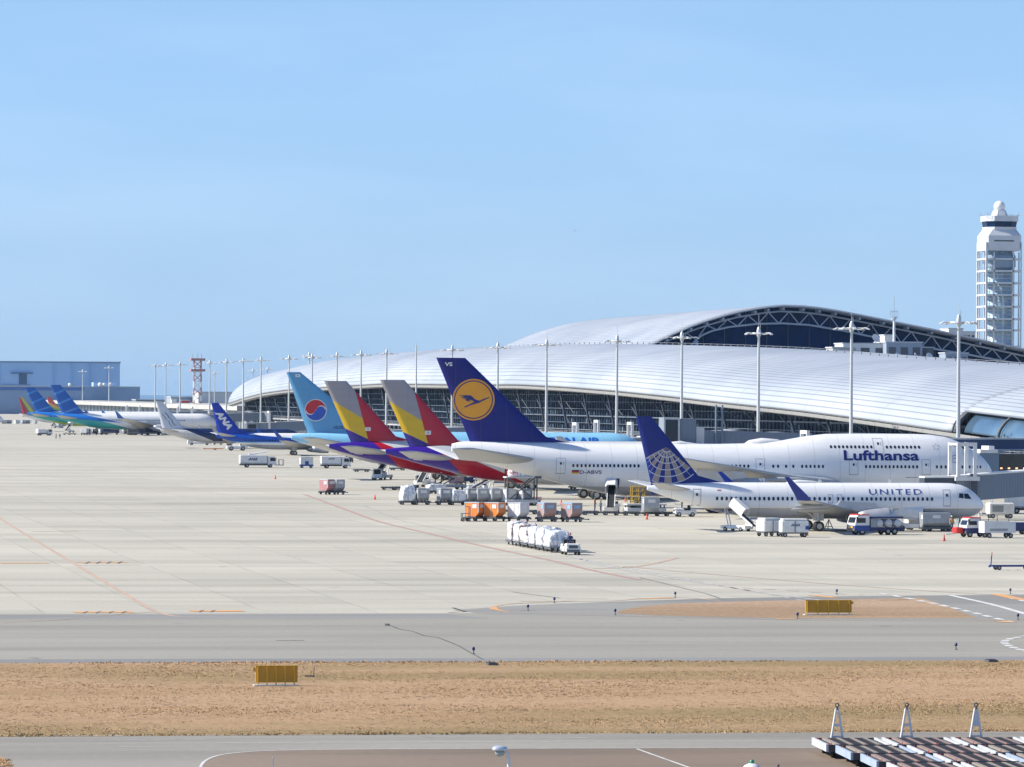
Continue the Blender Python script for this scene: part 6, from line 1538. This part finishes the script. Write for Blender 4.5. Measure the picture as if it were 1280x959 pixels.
person('person in dark clothes walking far away on the empty apron, left one', 70, 549, M('white_shirt', (.6,.6,.6), .8), DK, rz=.2, pose=1)
person('person in dark jacket walking far away on the empty apron, right one', 74.8, 549.2, DK, M('grey_trousers', (.25,.25,.27), .8), rz=.2, pose=1)
# red roofed cart tug and open white cart at the right
p = G(1218, 671.5); t = thing('cargo_tug', 'blue and white cab tug with red roof towing at the right edge', 'truck', tuple(p), R(180+10))
cabmesh(t, -.3, WHITE, 1.9, 2.0, 1.6, roofm=RED)
mb = MB(); mb.box(-1.5,1.33,-.97,.97,.4,.98); mb.build('skirt', NAVY, t); mb = MB(); mb.box(1.4,2.3,-.7,.4,.4,1.05,bev=.1); mb.build('front_box', RED, t)
mb = MB(); mb.tube((2.2,0,.4),(3.3,0,.3),.06,n=6); mb.build('towbar', GREYL, t); wheels4(t,-1.0,.9,.8,.32,.22)
p = G(1247, 672.5); t = thing('open_cart', 'open white box cart right of the red roofed tug', 'cart', tuple(p), R(6))
mb = MB(); mb.box(-1.8,1.7,-.85,-.78,.55,1.75); mb.box(-1.8,1.7,.78,.85,.55,1.75); mb.box(-1.8,-1.73,-.775,.775,.55,1.75); mb.box(1.63,1.7,-.775,.775,.55,1.75); mb.box(-1.72,1.62,-.77,.77,.55,.62); mb.build('body', WHC, t)
mb = MB(); mb.box(-1.2,.8,-.862,-.852,.75,1.0); mb.build('side_mark', GREY, t); wheels4(t,-1.2,1.2,.7,.26,.16)
mb = MB()
for x_ in (-1.7,-.8,.2,1.5): mb.tube((x_,.7,1.75),(x_,.7,2.4),.04,n=5)
mb.tube((-1.7,.7,2.4),(1.5,.7,2.4),.04,n=5); mb.build('rail', DGREY, t)
p = G(1262, 668.5); t = thing('blue_cart', 'dark blue low cart half hidden behind the open white cart', 'cart', (p.x+1.0,p.y+1.5,0), 0)
mb = MB(); mb.box(-1.3,1.3,-.7,.7,.4,1.3,bev=.1); mb.build('body', NAVY, t); wheels4(t,-.9,.9,.6,.28,.16)
t = thing('ground_power_unit', 'white ground power unit under the boarding bridge', 'power unit', tuple(G(1250,648)), 0)
mb = MB(); mb.box(-1.6,1.6,-.9,.9,.5,1.9,bev=.12); mb.build('body', WHITE, t); mb = MB(); mb.box(-1.2,.2,-.915,-.903,.8,1.6); mb.build('grille', GREY, t); wheels4(t,-1.1,1.1,.75,.3,.18)
t = thing('stair_stand', 'white ladder stand under the boarding bridge left of the power unit', 'ladder stand', tuple(G(1232,646)), 0)
mb = MB()
for x_ in (-.7,.7):
    for y_ in (-.6,.6): mb.tube((x_,y_,0),(x_,y_,3.3),.07,n=6)
for z_ in (1.1,2.2,3.3):
    mb.box(-.7,.7,-.6,.6,z_-.05,z_)
mb.build('frame', WHITE, t)
# nacelle of a jet standing beyond the right edge
t = thing('aircraft_engine', 'white engine nacelle with dark round intake at the right edge under the bridge', 'engine', tuple(DP(1261, 9.3)), R(-70))
engine(t, 0, -2, 0, 2.2, 4.5, 1.15, WHITE)
t = truck('white van body peeping in at the right edge under the bridge', tuple(G(1284,642)), 0, 5.5, boxh=2.6)
# blue low dolly with a raised bar
p = G(1262, 712.5); t = thing('blue_low_trailer', 'long low blue trailer with upright red tipped bar at the right edge', 'trailer', tuple(p), R(4))
mb = MB(); mb.box(-1.7,2.2,-.5,-.38,.28,.42); mb.box(-1.7,2.2,.38,.5,.28,.42)
for k in range(5): mb.box(-1.6+k*.9,-1.45+k*.9,-.375,.375,.3,.4)
mb.build('frame', M('trailer_blue', (.02,.045,.22), .4), t)
mb = MB(); mb.tube((-1.7,0,.35),(-1.62,0,1.25),.05,n=6); mb.tube((-1.9,0,.3),(-1.7,0,.3),.07,n=6); mb.build('raised_bar', bpy.data.materials['trailer_blue'], t); mb = MB(); mb.tube((-1.62,0,1.25),(-1.60,0,1.55),.04,n=6); mb.build('bar_tip', CONEM, t); wheels4(t,-1.1,1.6,.5,.2,.14)
# cones
for x, y, lab in ((344,599,'left of the isolated pink container, standing alone'),(468.5,624.5,'left of the rear row, standing alone on the open apron'),(404,616,'touching the left side of the pink container'),(808.5,649.5,'in front of the silver container on the flat dolly line'),(1008.5,669.5,'just right of the lettered white baggage cart'),(1180,676.5,'in the open right of the fuel truck'),(686,606,'under the jumbo tail beyond the wrapped pallet'),(701.5,631,'above the two dusty pink containers'),(782,627,'between the jumbo belt loader and its nose wheels')):
    cone('red traffic cone '+lab, x, y)

# ---- far left apron vehicles
def small_truck(lab, x, y, body=WHITE, L=5.0, rz=0.0, boxm=WHITE, boxh=2.2): truck(lab, tuple(G(x,y)), rz, L, body, boxm, boxh)
small_truck('small white truck alone on the far left apron', 55, 544.5, L=5.2, rz=.3)
small_truck('blue truck by the belly of the front blue tailed jet', 107, 544, BLUE, 5, 1.2, OFFW)
small_truck('dark blue truck under the wing of the long white jet, left one', 139, 543.3, NAVY, 6, 0, NAVY)
small_truck('dark blue truck under the wing of the long white jet, middle one', 170, 544.2, NAVY, 6, 0, DGREY)
small_truck('dark blue truck under the wing of the long white jet, right one', 191, 544, NAVY, 6, .1, NAVY)
p = G(87, 541); belt_loader('tiny hooded belt loader under the teal belly, far left', tuple(p), R(62), 26)
p = G(69, 535); belt_loader('tiny hooded belt loader under the green belly, farthest left', tuple(p), R(62), 24)
for i, x in enumerate((5, 11, 21, 29, 34, 43)):
    p = G(x, 530.5); container('small grey cart in the distant row at the far left, %s from the left' % ['first','second','third','fourth','fifth','sixth'][i], p, .2*i, (SILV, SILD, WHC)[i % 3], 'distant carts at the far left', D=2.2, z=.3)
for i, (x, y) in enumerate(((76,536),(118,543.5),(126,543.2),(154,543.6),(206,545),(213,545.3))):
    p = G(x, y); container('small grey cart under the left row of jets, %s from the left' % ['first','second','third','fourth','fifth','sixth'][i], p, .3*i, (SILD, DGREY, SILV)[i % 3], 'small carts under the left jets', D=2.0, z=.3)
for k, x in enumerate((84, 90, 124, 130)):
    p = G(x, 543.7); dolly('tiny empty dolly %s from the left before the blue tailed jets' % ['first','second','third','fourth'][k], tuple(p), 0, 2.8, 1.6, 'tiny empty dollies far left')

# ---- more gear standing between the jets
for i, (x, y, rz) in enumerate(((585,604,.2),(436,578,1.2),(560,599,2.0))):
    p = G(x, y); tractor('small dark blue tow tractor between the jets, %s from the left' % {436:'first',560:'second',585:'third',676:'fourth',702:'fifth'}[x], tuple(p), rz, NAVY, L=2.6, group='dark blue tow tractors between the jets')
# ---- carts parked along the building, behind the jets
for i, (x, y) in enumerate(((452,590),(497,588),(580,594),(724,612))):
    p = G(x, y); dolly('empty dark dolly beyond the jets, %s from the left' % ['first','second','third','fourth'][i], tuple(p), .2, 3.0, 1.8, 'empty dollies beyond the jets')

# ------------------------------------------------------------------ signs, lights and small fixtures by the taxiway
SGB = M('sign_back_ochre', (.55,.30,.02), .5, 0, .12); SGF = M('sign_back_rib', (.66,.42,.03), .5)
def sign(label, px, py, wpx, hpx, mirror=1):
    p = G(px, py); s = FPX/(p.dot(fw)); w = wpx/s; h = hpx/s
    t = thing('taxiway_sign', label, 'sign', (p.x,p.y,.02), R(0))
    z0 = .16; mb = MB(); mb.box(-w/2,w/2,-.08,.08,z0,z0+h,bev=.02); mb.build('board', SGB, t)
    for k in range(5):
        x = -w/2+.12+k*(w-.3)/4; mb = MB(); mb.box(x-.03,x+.03,-.17,-.085,.0,z0+h*.98); mb.build('post', SGF, t)
    mb = MB(); mb.box(-w/2-.02,w/2+.02,-.10,.10,z0+h+.002,z0+h+.03); mb.build('top_edge', SGF, t)
    mb = MB(); mb.box(-w/2-.1,w/2+.05,-.35,.3,-.02,.05); mb.build('base', M('sign_base_concrete', (.52,.52,.50), .8), t)
    mb = MB(); x = -w/2*mirror; mb.box(min(x,x-mirror*.12),max(x,x-mirror*.12),-.05,.05,z0+h*.70,z0+h*.92); mb.build('end_lamp', SGB, t)
sign('ochre sign board seen from behind, standing in the wide dry grass strip', 345.5, 857.5, 53, 20.5)
sign('ochre sign board seen from behind, on the small grass island by the taxiway', 1035.5, 769, 59, 15, -1)
LENS = glass_dark('blue_lens', (.01,.02,.10), .15)
for i, (x, y, lab) in enumerate(((592,818,'by the dark crack beside the wide grass strip'),(693,754,'beyond the left tip of the orange looped line'),(660,763.5,'inside the orange looped line'),(769,769,'at the left tip of the grass island'),(844,747,'beyond the grass island, left one'),(997,773.6,'below the left edge of the ochre board'),(1046,743.5,'beyond the ochre board of the island'),(1195,812.5,'near the right side before the dry grass strip'),(1263,742.5,'by the white lines at the far right'),(1272.5,775,'by the orange mark at the right edge'))):
    p = G(x, y); s = FPX/(p.dot(fw)); t = thing('taxiway_edge_light', 'short dark edge light '+lab, 'edge light', (p.x,p.y,.02), 0, 'taxiway edge lights')
    mb = MB(); mb.tube((0,0,0),(0,0,.22),.03,n=8); mb.rev([(0,.10),(.02,.10),(.03,.03)], 10); mb.build('stem', DGREY, t)
    mb = MB(); mb.rev([(.20,.03),(.22,.085),(.34,.09),(.40,.05),(.41,.005)], 12); mb.build('lens', LENS, t)
for x, y, lab in ((615,831.5,'below the crack'),(1239,827.5,'near the right edge')):
    p = G(x, y); t = thing('drain_box', 'low dark drain box at the grass edge '+lab, 'drain box', (p.x,p.y,0), 0)
    mb = MB(); mb.box(-.27,.27,-.5,.5,0,.12); mb.build('box', DGREY, t); mb = MB(); mb.box(-.2,.2,-.4,.4,.122,.15); mb.build('lid', BLACK, t)
p = G(388,846.5); t = thing('marker_stake', 'small dark L shaped stake in the grass right of the ochre board', 'stake', tuple(p), 0)
mb = MB(); mb.box(-.30,.22,-.05,.05,.03,.09); mb.tube((.16,0,0),(.2,0,.55),.02,n=6); mb.tube((0,0,.05),(.05,0,.3),.015,n=5); mb.build('stake', DGREY, t)
t = thing('marker_post', 'thin grey post on the road corner at the bottom left', 'post', tuple(G(341,961)), 0)
mb = MB(); mb.tube((0,0,0),(0,0,.42),.018,n=6); mb.rev([(.42,.022),(.46,.02),(.465,.003)],8); mb.build('post', GREY, t)

# ---- parked pallet dollies at the lower right
c0 = G(1009, 921.2, .6); sdv = (G(1031.5, 932.2, .6)-c0); cdv = (G(1096, 920.8, .6)-c0); rdv = (G(1038.5, 931.0, .6)-c0)
yaw = math.atan2(-sdv.x, sdv.y*-1)*-1; yaw = math.atan2(sdv.y, sdv.x)+math.pi/2
DL = sdv.length*.80; DW = cdv.length*.91
DEK = M('worn_deck_and_gap_shade', (.085,.085,.095), .6, .2, .35, 2); BEI = M('worn_beige_slat', (.33,.285,.23), .7, 0, .35, 2); PNK = M('faded_pink_slat', (.32,.225,.19), .7, 0, .35, 2); WSD = M('white_dolly_side', (.62,.64,.66), .5, 0, .35, 2); BSD = M('pale_blue_dolly_side', (.36,.44,.55), .5, 0, .2, 2)
def pallet_dolly(label, loc, side, slat, up_bar=False, lat=None):
    t = thing('pallet_dolly', label, 'dolly', loc, yaw, 'parked pallet dollies')
    w, l = DW/2, DL/2
    mb = MB(); mb.box(-w,-w+.10,-l,l,.30,.60); mb.build('side_frame', side, t)
    mb = MB(); mb.box(w-.10,w,-l,l,.36,.60); mb.build('side_frame', side, t)
    mb = MB(); mb.box(-w+.105,w-.105,-l,-l+.1,.30,.58); mb.build('end_frame', DEK, t)  # dark end boards also stand in for the shadowed gap under the row
    mb = MB(); mb.box(-w+.105,w-.105,l-.1,l,.30,.58); mb.build('end_frame', DEK, t)
    mb = MB(); mb.box(-w+.105,w-.105,-l+.105,l-.105,.44,.52)
    for f in (-.42,0,.42):
        for g in range(9): mb.tube((w*f-.2,-l+.3+g*(2*l-.6)/8,.57),(w*f+.2,-l+.3+g*(2*l-.6)/8,.57),.035,n=6)
    mb.build('deck', DEK, t)
    mb = MB()
    for f in (-.62,-.22,.22,.62): mb.box(w*f-.10,w*f+.10,-l+.11,l-.11,.525,.59)
    mb.build('slat', slat, t)
    for x_ in (-w*.7, w*.7):
        for y_ in (-l*.6, l*.6):
            mb = MB(); mb.rev([(x_-.08,.1),(x_-.08,.2),(x_+.08,.2),(x_+.08,.1)], 12, (0,y_,.2), 'x'); mb.build('wheel', BLACK, t)
    mb = MB(); mb.tube((-w*.85,-l-.03,.58),(-w*.85,-l-.03,.68),.02,n=5); mb.tube((w*.2,-l-.03,.58),(w*.2,-l-.03,.66),.02,n=5); mb.tube((-w*.9,l*.5,.58),(-w*.9,l*.5,.66),.02,n=5); mb.build('stop_pin', CONEM, t)
    if up_bar:
        mb = MB()
        for s_ in (-1,1): mb.tube((s_*.27,l+.12,.34),(s_*.05,l+.12,1.78),.055,.045,8)
        mb.tube((-.22,l+.12,.62),(.22,l+.12,.62),.04,n=6); mb.tube((-.14,l+.12,1.1),(.14,l+.12,1.1),.03,n=6); mb.box(-.06,.06,l+.07,l+.17,1.02,1.16)
        if lat: mb.prism([(-.12,1.05),(.12,1.05),(.05,1.65),(-.05,1.65)], l+.10, l+.14)
        for q in range(len(mb.v)): mb.v[q].x -= .27
        b = mb.build('raised_towbar', OFFW, t)
        mb = MB(); mb.tube((0,l+.12,1.74),(0,l+.12,1.86),.05,n=8)
        for k in range(10):
            a0, a1 = R(36*k), R(36*(k+1)); mb.tube((.075*math.cos(a0),l+.12,1.93+.075*math.sin(a0)),(.075*math.cos(a1),l+.12,1.93+.075*math.sin(a1)),.028,n=5)
        for q in range(len(mb.v)): mb.v[q].x -= .27
        mb.build('towing_eye', DGREY, b)
        mb = MB()
        mb.box(-.55,.55,l+.105,l+.2,.32,.40); mb.build('towbar_axle', DGREY, b)
    return t
ordw = ['first','second','third','fourth','fifth','sixth']; roww = ['back','second','third','fourth','front']
rnd = random.Random(3)
for j in range(5):
    for i in range(5):
        c = c0+rdv*j+cdv*i+sdv*.5+cdv*.5
        px_ = 1008+30.5*j+88*i
        if px_ > 1290: continue
        side = (WSD, WSD, WSD, WSD)[i%4] if j in (0,3) else (BSD if i == 0 or (i == 2 and j == 2) else WSD)
        pallet_dolly('flat pallet dolly with worn slats, %s from the left in the %s row' % (ordw[i], roww[j]), (c.x, c.y, .01), side, rnd.choice((BEI,BEI,PNK)), j == 0 and i < 3, i == 2)
# ---- lamps close to the camera along the bottom edge
def RP(px, py, depth): return Vector((0,0,CAM_H)) + (fw*FPX + rt*(px-640) + up*(479.5-py))*(depth/FPX)
p = RP(634, 950, 124); t = thing('street_lamp', 'white curved street lamp head rising at the bottom centre', 'street lamp', (p.x, p.y, 0))
hz_ = RP(634, 936, 124).z
mb = MB(); mb.tube((.04,0,0),(.04,0,hz_-.32),.055,.045,10); mb.tube((.04,0,hz_-.32),(.02,0,hz_-.14),.045,.04,10); mb.tube((.02,0,hz_-.14),(-.06,0,hz_-.03),.04,.035,10); mb.tube((-.06,0,hz_-.03),(-.12,0,hz_-.02),.035,.03,10); mb.build('pole', OFFW, t)
mb = MB(); mb.rev([(-.26,.01),(-.25,.07),(-.2,.12),(-.1,.14),(.0,.13),(.1,.09),(.13,.01)], 16, (-.12,0,hz_-.04), 'x')
for i in range(len(mb.v)): mb.v[i].z = (hz_-.02)+(mb.v[i].z-(hz_-.04))*(.75 if mb.v[i].z > hz_-.04 else .25)
mb.build('lamp_head', M('lamp_shell', (.55,.60,.68), .25, .3, .1), t)
mb = MB(); mb.rev([(-.19,.01),(-.15,.075),(-.05,.09),(.03,.06),(.05,.01)], 14, (-.12,0,hz_-.11), 'x'); mb.build('diffuser', M('lamp_diffuser', (.35,.38,.36), .2), t)
p = RP(940, 955, 140); t = thing('beacon_lamp', 'small beacon with green lens on a white cap at the bottom edge', 'beacon', (p.x, p.y, 0)); hz_ = RP(940, 950, 140).z
mb = MB(); mb.tube((0,0,0),(0,0,hz_-.16),.06,n=10); mb.rev([(hz_-.22,.26),(hz_-.16,.22),(hz_-.10,.10),(hz_-.09,.01)], 16); mb.build('pole', OFFW, t)
mb = MB(); mb.rev([(hz_-.10,.06),(hz_-.03,.065),(hz_+.01,.03),(hz_+.015,.004)], 12); mb.build('lens', M('green_lens', (.02,.22,.12), .2), t)
p = RP(972.5, 957, 140); t = thing('round_bollard_cap', 'tiny dark round cap right of the green beacon at the bottom edge', 'post', (p.x, p.y, 0)); hz_ = RP(972, 957, 140).z
mb = MB(); mb.tube((0,0,0),(0,0,hz_-.03),.03,n=8); mb.rev([(hz_-.04,.02),(hz_-.01,.05),(hz_+.02,.045),(hz_+.04,.005)], 12); mb.build('post', DGREY, t)

# ------------------------------------------------------------------ haze
hz = NT('thin_haze'); hz.t.nodes.remove(hz.b); out = hz.t.nodes['Material Output']; pv = hz.n('ShaderNodeVolumePrincipled')
pv.inputs['Density'].default_value = .00002; pv.inputs['Color'].default_value = (.50,.74,1.0,1); pv.inputs['Anisotropy'].default_value = .1
hz.l(pv.outputs[0], out.inputs['Volume'])
mb = MB(); mb.box(-31000,31000,-2100,46000,-4.2,104); o = mb.build('haze', hz.mat); o.display_type = 'WIRE'; tag(o, 'thin pale blue haze over the whole airfield', 'haze', kind='stuff')
